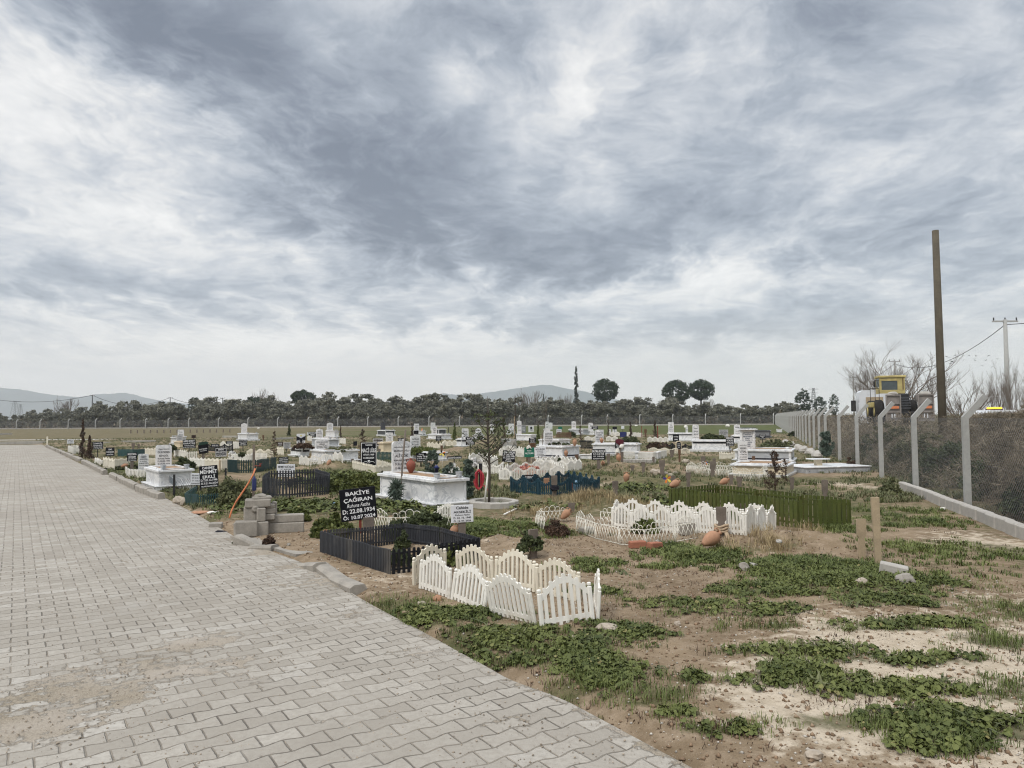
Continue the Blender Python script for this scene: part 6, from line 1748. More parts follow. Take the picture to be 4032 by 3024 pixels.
GF_([(463, 1797), (525, 1798), (570, 1795)], 'solid', .38, 'teal_plastic', 'blue green panel fence behind the black plank sign', closed=False, plen=.8)
GF_([(570, 1791), (625, 1793)], 'zig', .42, 'cream_plastic', 'cream pickets behind the tall white slab', closed=False)
GF_([(584, 1830), (616, 1832)], 'picket', .30, 'cream_plastic', 'bit of cream pickets beside the white kerb tomb', closed=False)
GF_([(685, 1798), (735, 1801)], 'zig', .40, 'white_plastic', 'white zigzag panel below the low cream tomb', closed=False)
GF_([(734, 1812), (778, 1810)], 'picket', .40, 'white_plastic', 'white pickets leading to the black four line sign', closed=False)
GF_([(748, 1838), (806, 1843)], 'zig', .42, 'white_plastic', 'white panel fence beside the round topiary', closed=False, plen=.6)
GF_([(806, 1846), (872, 1850), (898, 1846)], 'zig', .46, 'cream_plastic', 'cream panel with zigzag top right under the bordered black sign'.replace('right ', ''), closed=False, plen=.62, lean=1)
GF_([(817, 1776), (918, 1778)], 'scallop', .45, 'charcoal_plastic', 'dark scalloped pickets under white arches', closed=False, plen=.7)
GF_([(868, 1768), (912, 1770)], 'wave', .55, 'white_plastic', 'white arches on top of the dark scalloped pickets', closed=False, plen=.7)
GF_([(900, 1812), (988, 1816), (1000, 1806)], 'zig', .36, 'white_plastic', 'white panels with white flowers by the small clipped bush', closed=False, plen=.5)
GF_([(972, 1800), (1076, 1802)], 'wave', .45, 'cream_plastic', 'cream arched pickets in front of the brown conifer', closed=False, plen=.55)
GF_([(1000, 1815), (1052, 1817)], 'picket', .36, 'white_plastic', 'white pickets beside the standpipe batten', closed=False)
GF_([(1090, 1790), (1118, 1793)], 'zig', .46, 'cream_plastic', 'narrow cream panel next to the pale grey board', closed=False)
GF_([(916, 1766), (942, 1768)], 'picket', .45, 'white_plastic', 'white pickets next to the black four line board', closed=False)
GF_([(1972, 1757), (2034, 1759)], 'thin', .5, 'board_grey', 'plain grey picket strip under the pale blue board', closed=False, plen=.8)
GF_([(1337, 1748), (1362, 1750)], 'zig', .5, 'white_plastic', 'white panel with red flowers at the end of the grey fronted tomb', closed=False)
GF_([(1210, 1735), (1228, 1737)], 'wave', .5, 'white_plastic', 'distant white arched pickets by a small black board', closed=False)
GF_([(2190, 1722), (2250, 1724)], 'picket', .5, 'brown_wood', 'brown pickets under the small white and green boards', closed=False, plen=.9)

# ------------------------------------------------------------------ plank markers
MK = marker
MK(2079, 2122, 2084, 2172, 'dark tapered plank marker behind the white arched fence by the lane')
MK(2237, 2264, 1980, 2018, 'square topped marker standing over the leaning jar in the dry grass')
MK(2411, 2436, 1894, 1968, 'tall marker at the edge of the dry grass clump')
T_, P_, H_, W_, a_ = MK(2171, 2195, 1872, 1954, 'plank marker with a black cloth tied on, in front of the blue scalloped fence')
m = MB(); m.rock((0, 0, 0), (.22, .16, .14), 4); tag(m.build('cloth', 'cloth_black', None, Matrix.Translation(P_ + Vector((0, -.02, H_ * .4)))), 'black cloth tied round the plank before the blue fence', 'cloth')
T_, P_, H_, W_, a_ = MK(2822, 2861, 1996, 2116, 'dark marker with a pale rag, over the big lying jar')
m = MB()
for k in range(3): m.tube([((.085 + .01 * math.sin(a * 2 + k)) * math.cos(a), (.045) * math.sin(a), (k - 1) * .035 + .015 * math.sin(a * 2.2 + k)) for a in [j * PI / 8 for j in range(16)]], .02, 6, closed=True)
m.tube([(.05, -.06, -.05), (.08, -.1, -.16), (.04, -.11, -.26)], [.03, .035, .02], 6)
tag(m.build('rag', 'cloth_rag', None, Matrix.Translation(P_ + Vector((0, 0, H_ * .30)))), 'pale rag knotted round the marker over the big lying jar', 'rag')
MK(2913, 2945, 1983, 2036, 'grey marker inside the bright white arched fence')
MK(3376, 3412, 2043, 2196, 'pale notched marker beside the tall thin stake', mat='pale_wood')
T_, P_, H_, W_, a_ = MK(3444, 3474, 1958, 2226, 'tall thin pale stake near the broken concrete block', mat='pale_wood', waist=False, tilt=-1.5, group='stakes')
MK(3238, 3261, 1889, 1996, 'tall rounded marker inside the green board fence')
MK(2901, 2923, 1876, 1922, 'marker just behind the near corner of the green boards'.replace('near ', ''))
MK(2870, 2888, 1870, 1908, 'marker at the mouth of the lying jar behind the green boards')
MK(3110, 3128, 1879, 1930, 'marker at the foot of the dead conifer')
MK(2962, 2974, 1796, 1852, 'dark notched stake inside the looped lattice', mat='brown_wood')
MK(2793, 2816, 1817, 1884, 'leaning marker in front of the looped lattice', tilt=4)
MK(2760, 2778, 1797, 1840, 'grey slab like marker behind the looped lattice', waist=False)
MK(2806, 2818, 1805, 1836, 'short marker behind the leaning one')
MK(2701, 2720, 1860, 1916, 'marker on the bare mound next to the pinwheel')
MK(2641, 2660, 1873, 1908, 'weathered marker between pinwheel and lying jar')
MK(2596, 2619, 1812, 1874, 'tall stump like marker among pale stones')
MK(2569, 2578, 1798, 1834, 'thin marker at the end of the white pickets')
MK(2671, 2681, 1769, 1820, 'thin stake below the arched black board', mat='brown_wood')
MK(2637, 2655, 1771, 1803, 'broad grey marker beside the low white slab')
MK(2526, 2541, 1819, 1864, 'marker on the mound with a dark cap')
MK(2482, 2499, 1832, 1858, 'short marker above the upright red jar')
MK(2443, 2456, 1779, 1820, 'marker holding a white bundle')
MK(2427, 2436, 1781, 1806, 'shorter marker beside the white bundle')
MK(2389, 2403, 1786, 1836, 'marker beside the dated black sign on the mound')
MK(2189, 2203, 1778, 1806, 'marker in front of the big tomb with jars, over the rose bush')
MK(2264, 2279, 1790, 1812, 'marker at the corner of the big tomb with jars', mat='brown_wood')
MK(2093, 2107, 1805, 1832, 'dark marker by the white fence with pink flowers')
MK(2070, 2082, 1779, 1817, 'brown marker in front of the green sign', mat='brown_wood')
MK(1734, 1744, 1754, 1780, 'reddish marker behind the orange pinwheel', mat='brown_wood')
MK(1311, 1324, 1784, 1824, 'dark marker at the end of the white wavy fence', mat='brown_wood')
MK(1300, 1309, 1780, 1818, 'grey marker touching the dark one by the white wavy fence')
MK(1383, 1393, 1806, 1826, 'small marker in front of the broad double tomb')
MK(1340, 1358, 1869, 1903, 'grey marker sunk in the green weeds behind the large tilted sign')
MK(1487, 1499, 1767, 1790, 'marker by the cream stepped tomb')
MK(518, 530, 1744, 1778, 'dark marker on the mound beyond the blue green panels')
MK(541, 551, 1749, 1766, 'pale twin marker near the low rubble mound')
MK(1235, 1253, 1844, 1866, 'marker behind the octagonal grey fence')
MK(1033, 1040, 1713, 1735, 'dark stump at the edge of the field', mat='brown_wood')
MK(2536, 2548, 1690, 1722, 'dark post among white panels before the far grass', mat='brown_wood')
# stakes and canes
m = MB(); P = spot(1575, 1984)
m.tube([(0, 0, -.1), (.05, 0, .8), (.12, .02, z_at(P, 1588, 1692) - P.z)], .02, 7); tag(m.build('cane', 'weathered_wood', None, Matrix.Translation(P)), 'thin leaning wooden cane in front of the large marble tomb', 'cane')
P = spot(1906, 1988); m = MB(); m.tube([(0, 0, -.05), (.10, .06, z_at(P, 1920, 1843) - P.z)], .022, 8); tag(m.build('pipe', 'white_plastic', None, Matrix.Translation(P)), 'white pipe propping the young tree in the brick ring', 'pipe')
P = spot(1985, 2030); Q = spot(2044, 2004); m = MB(); m.tube([P + Vector((0, 0, .02)), Q + Vector((0, 0, .03))], .018, 8); tag(m.build('pipe', 'white_plastic'), 'white pipe lying on the ground beside the brick ring', 'pipe')
for x, y0, y1, w, lab, mt in ((2026, 1640, 1740, .06, 'thin yellowish pole behind the white fences', 'pale_wood'), (2590, 1677, 1738, .06, 'rusty steel post beside another, before the far grass', 'red_paint'), (2527, 1677, 1722, .05, 'rusty steel post by the white panels', 'red_paint'),
                              (1766, 1682, 1712, .06, 'black post standing on the long low tomb side', 'black_metal'), (186, 1719, 1752, .08, 'cream post at the far end of the lane', 'cream_plastic'), (865, 1812, 1862, .05, 'leaning pale pole by the solid teal panel', 'pale_wood')):
    P = spot(x, y1); H = z_at(P, x, y0) - P.z; m = MB(); m.box((0, 0, H / 2 - .1), (w, w, H + .2)); tag(m.build('pole', mt, None, Matrix.Translation(P)), lab, 'pole')

# ------------------------------------------------------------------ jars, planters, small things
P = spot(1709, 2006); Pj = place(1618, 1864, 17.0)
JP = flat(1618, 1864, .62)
JP = place(1618, 1863, JP.y)
jar(1600, 1637, 1806, 1864, 'brown clay jar standing on the large marble tomb', P=JP, mat='dark_terracotta')
jar(2453, 2478, 1859, 1900, 'upright red clay jar below the short marker on the mound', roll=4)
jar(2221, 2237, 1770, 1798, 'slim clay jar against the side of the big tomb', P=spot(2229, 1812) + Vector((0, 0, .15)))
jar(2255, 2272, 1726, 1757, 'slim clay jar standing on top of the big tomb', P=place(2263, 1757, spot(2250, 1806).y))
jar(2361, 2377, 1722, 1743, 'squat clay jar against the headstone of the long white tomb', P=place(2369, 1744, spot(2380, 1792).y))
jar(2428, 2448, 1785, 1820, 'clay jar leaning on two markers with a white bundle', roll=-5)
jar(2364, 2386, 1814, 1842, 'tilted clay jar showing its mouth beside the dated black sign', lie=250, roll=40)
jar(2634, 2682, 1896, 1926, 'lying clay jar at the corner of the green boards', lie=20, roll=22)
jar(2832, 2874, 1886, 1914, 'lying clay jar leaning on a marker behind the green boards', lie=15, roll=22)
jar(2757, 2848, 2085, 2164, 'biggest clay jar, lying mouth up against the marker with the rag', lie=25, roll=24)
jar(1761, 1815, 2071, 2122, 'clay jar lying mouth up under the white metal sign', lie=30, roll=45)
jar(2203, 2254, 2013, 2054, 'leaning clay jar in the dry grass under a marker', lie=25, roll=40)
jar(1278, 1310, 2085, 2150, 'clay jar mouth poking over the charcoal fence', roll=-16)
jar(1283, 1307, 1811, 1838, 'fallen clay jar at the end of the white wavy fence', lie=60, roll=45, mat='terracotta')
jar(478, 503, 1824, 1843, 'fallen clay jar before the black plank sign', lie=20, roll=15)
def planter(px0, px1, py0, py1, label, mat='terracotta'):
    P = spot((px0 + px1) / 2, py1); w = (px1 - px0) / FPX * P.y; h = (py1 - py0) / FPX * P.y
    T = thing('planter', label, 'planter', P, R(20))
    m = MB(); m.box((0, 0, h * .42), (w * .9, w * .6, h * .84), taper=1.0); m.build('tub', mat, T)
    m = MB(); m.box((0, 0, h * .92), (w, w * .68, h * .16)); m.build('tub_rim', mat, T)
planter(2143, 2162, 1883, 1924, 'square clay planter at the back of the blue fence')
planter(2232, 2256, 1899, 1932, 'long clay planter inside the blue fence', 'dark_terracotta')
planter(2084, 2108, 1745, 1772, 'brown pot below the slanting black board', 'brown_wood')
P = spot(2269, 1940); m = MB(); m.lathe([(.07, 0), (.085, .02), (.085, .2), (.03, .27), (.028, .3)], 12); tag(m.build('water_jug', 'blue_bottle', None, Matrix.Translation(P)), 'clear blue water jug inside the blue fence', 'jug')
P = spot(2432, 1800); m = MB(); m.rock((0, 0, .12), (.2, .16, .34), 6); tag(m.build('bundle', 'cloth_white', None, Matrix.Translation(P + Vector((0, 0, .12)))), 'white cloth bundle between two markers', 'bundle')
P = spot(2449, 1800); m = MB(); m.rock((0, 0, .5), (.22, .16, .22), 9); tag(m.build('bundle', 'cloth_white', None, Matrix.Translation(P)), 'white cloth tied on top of a marker', 'bundle')
P = spot(1703, 1880)
# lantern like post behind the tomb, hose hanging on a post
m = MB(); P = spot(1719, 1925); h = z_at(P, 1719, 1830) - P.z; m.lathe([(.05, 0), (.05, h * .86), (.085, h * .87), (.03, h * .96), (.01, h)], 10); tag(m.build('lamp_post', 'navy_plastic', None, Matrix.Translation(P)), 'dark blue little lamp post behind the large marble tomb', 'lamp')
Ph = spot(1893, 1935); m = MB(); hz_ = z_at(Ph, 1893, 1825) - Ph.z; m.box((0, 0, hz_ / 2 - .1), (.09, .09, hz_ + .2)); tag(m.build('post', 'black_metal', None, Matrix.Translation(Ph)), 'black post that carries the coiled red hose', 'post')
m = MB(); hh_ = (1930 - 1846) / FPX * Ph.y; ww_ = 40 / FPX * Ph.y
for k in range(9):
    a0 = k * .12 - .5; pts = []
    for j in range(22):
        a = 2 * PI * j / 22
        pts.append((-.04 + (ww_ * .5 * (1 - .17 * (k % 5))) * math.cos(a) * (1 + .06 * math.sin(3 * a + k)) + .012 * math.sin(k * 2.2), -.09 - .008 * (k % 3) + .02 * math.sin(a + k), hz_ * .80 - hh_ * (.46 + .02 * (k % 3)) + (hh_ * (.40 + .022 * (k % 5))) * math.sin(a)))
    m.tube(pts, .011, 6, closed=True)
m.tube([(.06, -.1, hz_ * .25), (.14, -.14, .12), (.2, -.2, .03)], .011, 6)
tag(m.build('hose', 'red_hose', None, Matrix.Translation(Ph)), 'red hose coiled up on the black post', 'hose')
# the brick ring round the young tree
Pr = spot(1943, 1992); T = thing('tree_ring', 'ring of grey paving bricks round the young staked tree', 'planter', Pr)
rr = 85 / FPX * Pr.y
for k in range(17):
    a = 2 * PI * k / 17; m = MB(); m.box((0, 0, .045), (.225, .14, .15), bev=.015)
    m.build('brick', 'pale_concrete', T, Matrix.Translation((rr * math.cos(a), rr * 1.08 * math.sin(a), rng.uniform(-.01, .01))) @ Matrix.Rotation(a + PI / 2 + R(rng.uniform(-5, 5)), 4, 'Z') @ Matrix.Rotation(R(rng.uniform(-4, 4)), 4, 'X'))
# pinwheels
def pinwheel(px, py, pyb, wpx, cols, label, depth=None):
    P = spot(px, pyb); z = z_at(P, px, py) - P.z; r_ = wpx / 2 / FPX * P.y
    T = thing('pinwheel', label, 'pinwheel', P, R(8))
    m = MB(); m.tube([(0, 0.01, -.05), (0, .01, z)], .006, 5); m.build('stick', 'white_plastic', T)
    for k, cname in enumerate(cols):
        a = 2 * PI * k / len(cols) + .5
        m = MB(); pts = [(0, -.02, 0)] + [(r_ * q * math.cos(a + e), -.02 - .03 * q, r_ * q * math.sin(a + e)) for q, e in ((.55, -.42), (.95, -.25), (1, .15), (.6, .42))]
        vs = pts + [(x, y + .006, zz) for x, y, zz in pts]
        m.add(vs, [(0, 1, 2, 3, 4), (9, 8, 7, 6, 5)] + [((i + 1) % 5, i, 5 + i, 5 + (i + 1) % 5) for i in range(5)]); m.build('vane', cname, T, Matrix.Translation((0, 0, z)))
pinwheel(2626, 1885, 1912, 36, ['orange_plastic', 'yellow_plastic', 'purple_plastic', 'orange_plastic', 'yellow_plastic'], 'orange, yellow and purple pinwheel on the bare mound')
pinwheel(1742, 1785, 1842, 26, ['orange_plastic', 'board_black', 'yellow_plastic', 'yellow_plastic'], 'orange and yellow pinwheel behind the silver green bush')
pinwheel(2779, 1822, 1838, 16, ['purple_plastic', 'orange_plastic', 'purple_plastic', 'orange_plastic'], 'small purple pinwheel inside the looped lattice')
# stones and rubble
ST = stone
ST(2510, 2158, .24, .10, 'red brick under the lattice corner, the end facing the dry grass', 'red_brick', 'box', 12, 'brick', 'brick', d=.11)
ST(2577, 2166, .24, .11, 'red brick under the lattice corner, tilted towards the big jar', 'red_brick', 'box', 38, 'brick', 'brick', d=.11, tilt=4)
ST(3516, 2262, .30, .12, 'broken whitewashed concrete block by the tall stake', 'pale_concrete', 'box', -28, 'concrete_block', 'concrete block', d=.17, tilt=9)
ST(3566, 2306, .24, .17, 'second broken concrete block, half buried below the first', 'concrete', 'rock', 20, 'concrete_block', 'concrete block')
ST(3392, 2302, .15, .09, 'rounded tan stone in the broad leaved weeds', 'stone')
ST(2930, 2245, .13, .12, 'grey stone standing in the weeds below the big jar', 'concrete')
ST(2978, 2235, .16, .05, 'flat pale stone lying beside the standing grey one', 'pale_concrete', 'box', 20, tilt=10, d=.12)
ST(3068, 2136, .09, .05, 'whitish stone on the reddish earth bank', 'pale_concrete')
ST(3254, 2228, .05, .06, 'small white stone chip standing upright on the bank', 'pale_concrete')
ST(2705, 2105, .22, .18, 'grey concrete block behind the big jar', 'concrete', 'box', 30, 'concrete_block', 'concrete block', d=.16)
ST(2590, 2140, .10, .07, 'pale stone inside the lattice corner', 'pale_concrete')
ST(2310, 2100, .22, .10, 'concrete lump behind the open lattice', 'concrete', 'box', 25, 'concrete_block', 'concrete block', d=.15)
ST(2390, 2482, .20, .08, 'brown stone by the end of the white arched fence', 'stone')
ST(2280, 2545, .06, .045, 'white pebble in the weeds under the white arched fence', 'pale_concrete')
ST(2252, 2520, .08, .05, 'tan stone in the weeds under the white arched fence', 'stone')
ST(1722, 2365, .10, .07, 'reddish broken clay piece below the white arched fence', 'terracotta')
ST(1660, 2382, .09, .05, 'pale stone beside the reddish clay piece', 'stone')
ST(1540, 2300, .05, .035, 'pale stone before the charcoal fence', 'stone')
ST(3203, 2985, .10, .06, 'yellow brown stone on the pale sand', 'stone')
ST(2668, 2462, .06, .05, 'small stone on the sandy path', 'stone')
ST(3712, 2008, .12, .07, 'crumpled white scrap near the row of blocks', 'cloth_white')
ST(3700, 2046, .04, .04, 'white pebble near the row of blocks', 'pale_concrete')
ST(3730, 2060, .05, .04, 'red pebble near the row of blocks', 'red_brick')
ST(870, 2108, .22, .11, 'black plastic bag dropped at the lane side', 'cloth_black', name='bag', cat='bag')
ST(1136, 2148, .06, .05, 'loose grey stone on the worn apron', 'concrete')
ST(705, 1985, .30, .22, 'yellowish boulder beside the teal lattice', 'stone'); ST(722, 1988, .16, .18, 'smaller yellowish boulder touching the first', 'stone')
ST(790, 2022, .4, .07, 'broken terracotta sherds by the lane', 'terracotta'); ST(838, 2022, .24, .06, 'pale crumpled rubbish next to the sherds', 'cloth_white')
ST(850, 2085, .22, .12, 'small concrete lump beside the tap pedestal', 'concrete', 'box', 15, 'concrete_block', 'concrete block', d=.2)
ST(1165, 2275, .09, .02, 'white litter strip before the kerb stones', 'cloth_white', 'box', 30, 'litter', 'litter', d=.03)
ST(1400, 2328, .07, .02, 'white litter strip after the kerb stones', 'cloth_white', 'box', 50, 'litter', 'litter', d=.02)
ST(1640, 2416, .28, .025, 'peeled pale stick lying in the weeds', 'pale_wood', 'box', 10, 'stick', 'stick', d=.02, tilt=4)
P = spot(1330, 1995); m = MB(); m.lathe([(.03, -.1), (.036, -.08), (.036, .06), (.014, .1), (.014, .12)], 10, Matrix.Rotation(PI / 2, 4, 'Y')); tag(m.build('bottle', 'blue_bottle', None, Matrix.Translation(P + Vector((0, 0, .06)))), 'empty blue bottle lying in the grass', 'bottle')
for k, (x, y, w, h) in enumerate(((2590, 1868, .3, .2), (2620, 1872, .24, .14), (2640, 1876, .2, .12), (2575, 1866, .26, .2), (2660, 1868, .22, .12), (2700, 1822, .3, .18))):
    ST(x, y, w, h, 'pale field stone in the heap round the stump like marker', 'stone', group='pale field stones on the mound')
for k in range(8):
    ST(2462 + k * 15, 1822 + .3 * k, .34, .15, 'small pale block in the line under the thin white pickets', 'pale_concrete', 'box', 20 + rng.uniform(-8, 8), 'concrete_block', 'concrete block', group='small blocks under the thin pickets', d=.16)
for x, y, w, h, lab in ((2700, 1685, .6, .5, 'white plastic bag caught above the far lawn by a tablet'), (2865, 1681, .7, .6, 'pale yellow ball of rubbish on the far lawn'), (1018, 1688, .5, .3, 'white scrap by the far fence footing'), (2505, 1678, .6, .3, 'white scrap on the far lawn below the olive grove')):
    ST(x, y, w, h, lab, 'cloth_white', name='litter', cat='litter')
P = spot(1662, 1712); m = MB(); m.lathe([(.22, 0), (.22, .03), (.16, .04), (.05, .7), (.04, .72)], 12); tag(m.build('traffic_cone', 'orange_hose', None, Matrix.Translation(P)), 'red orange cone between two white tombs', 'cone')

# ------------------------------------------------------------------ trees and shrubs among the graves
def staked_tree():
    P = spot(1925, 1990); D = P.y
    H = z_at(P, 1925, 1560) - P.z
    T = thing('young_tree', 'dark spindly young tree with a propping pipe in the brick ring', 'tree', P)
    rr = random.Random(4); m = MB(); tips = []
    m.tube([(0, 0, -.1), (.02, 0, .8), (-.02, .02, 1.6), (0, 0, H * .8), (-.02, 0, H)], [.030, .026, .022, .013, .004], 6)
    for k in range(30):
        u = rr.uniform(.0, 1) ** .8; z = .75 + (H * .82 - .75) * u; a = rr.uniform(0, 2 * PI)
        L = (.62 * (1 - u) ** .6 + .10) * rr.uniform(.6, 1.1)
        p = Vector((0, 0, z)); q = p + Vector((math.cos(a) * L, math.sin(a) * L, L * rr.uniform(.4, 1.0)))
        mid = p.lerp(q, .5) + Vector((0, 0, -.03))
        m.tube([p, mid, q], [.012, .008, .003], 4, cap=False)
        for _ in range(5):
            b = p.lerp(q, rr.uniform(.35, .95)); e = b + Vector((rr.uniform(-1, 1), rr.uniform(-1, 1), rr.uniform(0, 1))) * L * .35
            m.tube([b, e], [.005, .002], 3, cap=False); tips += [b.lerp(e, rr.random()) for _ in range(3 if z < 1.6 else 1)]
        tips += [p.lerp(q, rr.uniform(.4, 1)) for _ in range(2)]
    m.build('trunk', 'bark', T)
    C = np.array([tuple(t) for t in tips]) + np.random.default_rng(3).normal(size=(len(tips), 3)) * .03
    V, F = quads(C, .038, 2.2, .4, 4)
    link('crown', np_mesh('crown', V, F, 'dark_bush_leaf'), T)
staked_tree()
shrub(1666, 1732, 1770, 1890, 'silver green feathery bush behind the large marble tomb', 'juniper_leaf', seed=2, leaf=.035, n=60, per=46, trunk=.1)
shrub(1728, 1815, 1800, 1935, 'dark bush with white blossom behind the pots of the marble tomb', 'juniper_leaf', seed=3, leaf=.035, n=60, per=40)
shrub(1815, 1872, 1806, 1962, 'tall dense green conifer bush beside the coiled red hose', 'juniper_leaf', seed=5, leaf=.04, n=80, per=50, shape='egg')
shrub(1755, 1815, 1806, 1880, 'spray of white flowers above the marble tomb', 'white_flower', name='flower_bush', cat='flowers', seed=6, leaf=.035, n=24, per=12)
shrub(1846, 1905, 1790, 1846, 'cloud of white flowers behind the young staked tree', 'white_flower', name='flower_bush', cat='flowers', seed=8, leaf=.04, n=40, per=14)
shrub(2018, 2150, 1826, 1866, 'heap of pink and orange flowers in the white arched fence', 'flower_pink', name='flower_bush', cat='flowers', seed=9, leaf=.045, n=60, per=22)
shrub(2192, 2212, 1796, 1848, 'thin rose bush at a white fence corner', 'dark_bush_leaf', name='rose_bush', cat='rose bush', seed=10, leaf=.04, n=26, per=14)
shrub(1035, 1085, 2095, 2165, 'dry dark weed growing at the foot of the tap pedestal', 'dead_leaf', name='dry_weeds', cat='weeds', seed=84, leaf=.03, n=26, per=26, up=1.2)
shrub(918, 960, 2110, 2155, 'small green weed between the kerb stone and the black bag', 'dark_bush_leaf', name='weed', cat='weed', seed=85, leaf=.03, n=24, per=26)
shrub(1543, 1576, 1908, 1992, 'tiny pine seedling by the leaning cane', 'juniper_leaf', name='pine_seedling', cat='seedling', seed=12, leaf=.05, n=22, per=16, trunk=.35, elong=7, up=1.0)
shrub(2040, 2140, 2088, 2172, 'dark low bush behind the white arched fence', 'dark_bush_leaf', seed=13, leaf=.022, n=60, per=60)
shrub(1555, 1615, 2086, 2160, 'dark climbing bush in the corner of the charcoal fence', 'dark_bush_leaf', seed=14, leaf=.028, n=40, per=40)
shrub(2135, 2240, 2030, 2110, 'dry bushy weeds inside the open lattice', 'dead_leaf', seed=15, leaf=.02, n=50, per=40, up=.9)
shrub(2490, 2590, 2040, 2098, 'leafy green weed inside the bright white fence', 'mallow_leaf', seed=16, leaf=.05, n=30, per=20)
shrub(3225, 3286, 1697, 1846, 'green sapling with a bare reddish trunk by the road fence', 'juniper_leaf', name='sapling', cat='tree', seed=17, leaf=.03, n=70, per=60, trunk=.34, shape='egg', elong=3.5, up=1.2)
shrub(3105, 3150, 1692, 1718, 'round dark shrub against the road fence', 'dark_bush_leaf', seed=18, leaf=.08)
shrub(3460, 3550, 1880, 1945, 'greyish bush at the foot of the second concrete post', 'grey_leaf', seed=19, leaf=.03, n=50, per=40)
shrub(3330, 3375, 1800, 1850, 'dark dead weed at the foot of a concrete post', 'dead_leaf', seed=20, leaf=.04)
shrub(660, 696, 1752, 1800, 'round clipped topiary on a stem by the white kerb tomb', 'dark_bush_leaf', name='topiary', cat='topiary', seed=21, leaf=.04, n=40, per=40, trunk=.45)
shrub(678, 770, 1800, 1850, 'dark green bushes on the white kerb tomb', 'dark_bush_leaf', seed=22, leaf=.04, n=60, per=40)
shrub(938, 965, 1780, 1818, 'small clipped round bush among white panels', 'dark_bush_leaf', name='topiary', cat='topiary', seed=23, leaf=.04, n=30, per=34, trunk=.5)
shrub(895, 945, 1768, 1812, 'white flowers over the white panels by the small clipped bush', 'white_flower', name='flower_bush', cat='flowers', seed=24, leaf=.05, n=24, per=14)
shrub(860, 990, 1862, 1990, 'tall olive green weeds behind the orange hose', 'grey_leaf', name='weed_bush', seed=25, leaf=.035, n=110, per=50)
shrub(800, 870, 1910, 1975, 'green weeds under the tilted black sign', 'dark_bush_leaf', name='weed_bush', seed=26, leaf=.035, n=60, per=40)
shrub(1232, 1390, 2010, 2110, 'thick green bush row left of the large tilted black sign'.replace('left of', 'beside'), 'mallow_leaf', seed=27, leaf=.03, n=90, per=90)
shrub(1500, 1800, 2018, 2108, 'mat of dark green weeds round the curly wire edging', 'dark_bush_leaf', seed=28, leaf=.028, n=150, per=90)
shrub(1545, 1700, 2000, 2045, 'weeds against the foot of the large marble tomb', 'dark_bush_leaf', seed=29, leaf=.028, n=80, per=70)
shrub(1290, 1500, 1850, 1935, 'broad bank of dark green weeds before the zigzag fence', 'mallow_leaf', seed=30, leaf=.038, n=170, per=110)
shrub(1130, 1220, 1990, 2052, 'bright green leafy clump behind the stacked blocks', 'mallow_leaf', seed=31, leaf=.034, n=60, per=80)
shrub(1600, 1720, 1764, 1786, 'mat of grass on the grassy white tomb', 'green_blade', name='grass_mat', cat='grass', seed=32, leaf=.06, n=70, per=40, base=place(1665, 1786, 33.5), elong=5, up=1.5)
shrub(2110, 2235, 1738, 1760, 'planted greenery on the big tomb with jars', 'dark_bush_leaf', seed=33, leaf=.05, n=40, per=26, base=place(2205, 1760, 34.5))
shrub(2755, 2860, 1706, 1736, 'bushy plants on the long black banded tomb', 'dark_bush_leaf', seed=34, leaf=.07, n=80, per=40, base=place(2808, 1737, 41.5))
shrub(1150, 1240, 1740, 1768, 'reddish dead plants on the white framed tomb', 'dead_leaf', seed=35, leaf=.06, n=50, per=34, base=place(1195, 1768, 36.5))
shrub(1260, 1410, 1755, 1776, 'yellowish planting on the broad double tomb', 'grey_leaf', seed=36, leaf=.05, n=60, per=30, base=place(1340, 1776, 33))
shrub(1215, 1290, 1775, 1812, 'dry stalks inside the white wavy fence', 'dry_blade', name='dry_weeds', cat='weeds', seed=37, leaf=.05, n=40, per=30, elong=6, up=1.6)
shrub(2230, 2270, 1694, 1722, 'loose green bush before the greyish tomb', 'dark_bush_leaf', seed=38, leaf=.08, n=40, per=34)
shrub(2440, 2520, 1715, 1742, 'low spreading green bush past the maroon scarf', 'dark_bush_leaf', seed=39, leaf=.08, n=60, per=34)
shrub(2540, 2640, 1738, 1772, 'brownish weeds behind the cream edging', 'dead_leaf', seed=40, leaf=.07, n=60, per=34)
shrub(2990, 3130, 1725, 1765, 'olive green scrub behind the pillared tomb', 'grey_leaf', seed=41, leaf=.06, n=90, per=40)
spire(1790, 1730, 1664, 19, 'pointed yellow green thuja behind the long low tomb', 0, 51, 'thuja_leaf', 'thuja', .15, 'thuja', base=spot(1790, 1733), leaf=.08, n=60)
spire(2119, 1728, 1671, 20, 'dark green thuja beside the big tomb with jars', 0, 52, 'thuja_leaf', 'thuja', .2, 'thuja', base=spot(2119, 1750), leaf=.08, n=60)
spire(324, 1800, 1648, 32, 'dark feathery conifer near the far kerb', 0, 53, 'dead_leaf', 'conifer', .4, 'conifer', base=spot(324, 1802), leaf=.05, n=60)
spire(350, 1800, 1714, 40, 'reddish dead shrub under the dark conifer', 0, 54, 'dead_leaf', 'dead_shrub', .5, 'dead shrub', base=spot(352, 1806), leaf=.05, n=50)
spire(1139, 1716, 1668, 22, 'dark shrub at the field edge behind a concrete box', 0, 55, 'dark_bush_leaf', 'conifer', .3, 'conifer', base=spot(1139, 1716), leaf=.06, n=40)
spire(1341, 1722, 1672, 12, 'dark dead spike of a conifer beside a tall pointed stone', 0, 56, 'dead_leaf', 'dead_conifer', .3, 'dead tree', base=spot(1341, 1724), n=40)
spire(1622, 1716, 1668, 18, 'brown dead conifer next to the tablet with a dark base line', 0, 57, 'dead_leaf', 'dead_conifer', .4, 'dead tree', base=spot(1622, 1722), n=40)
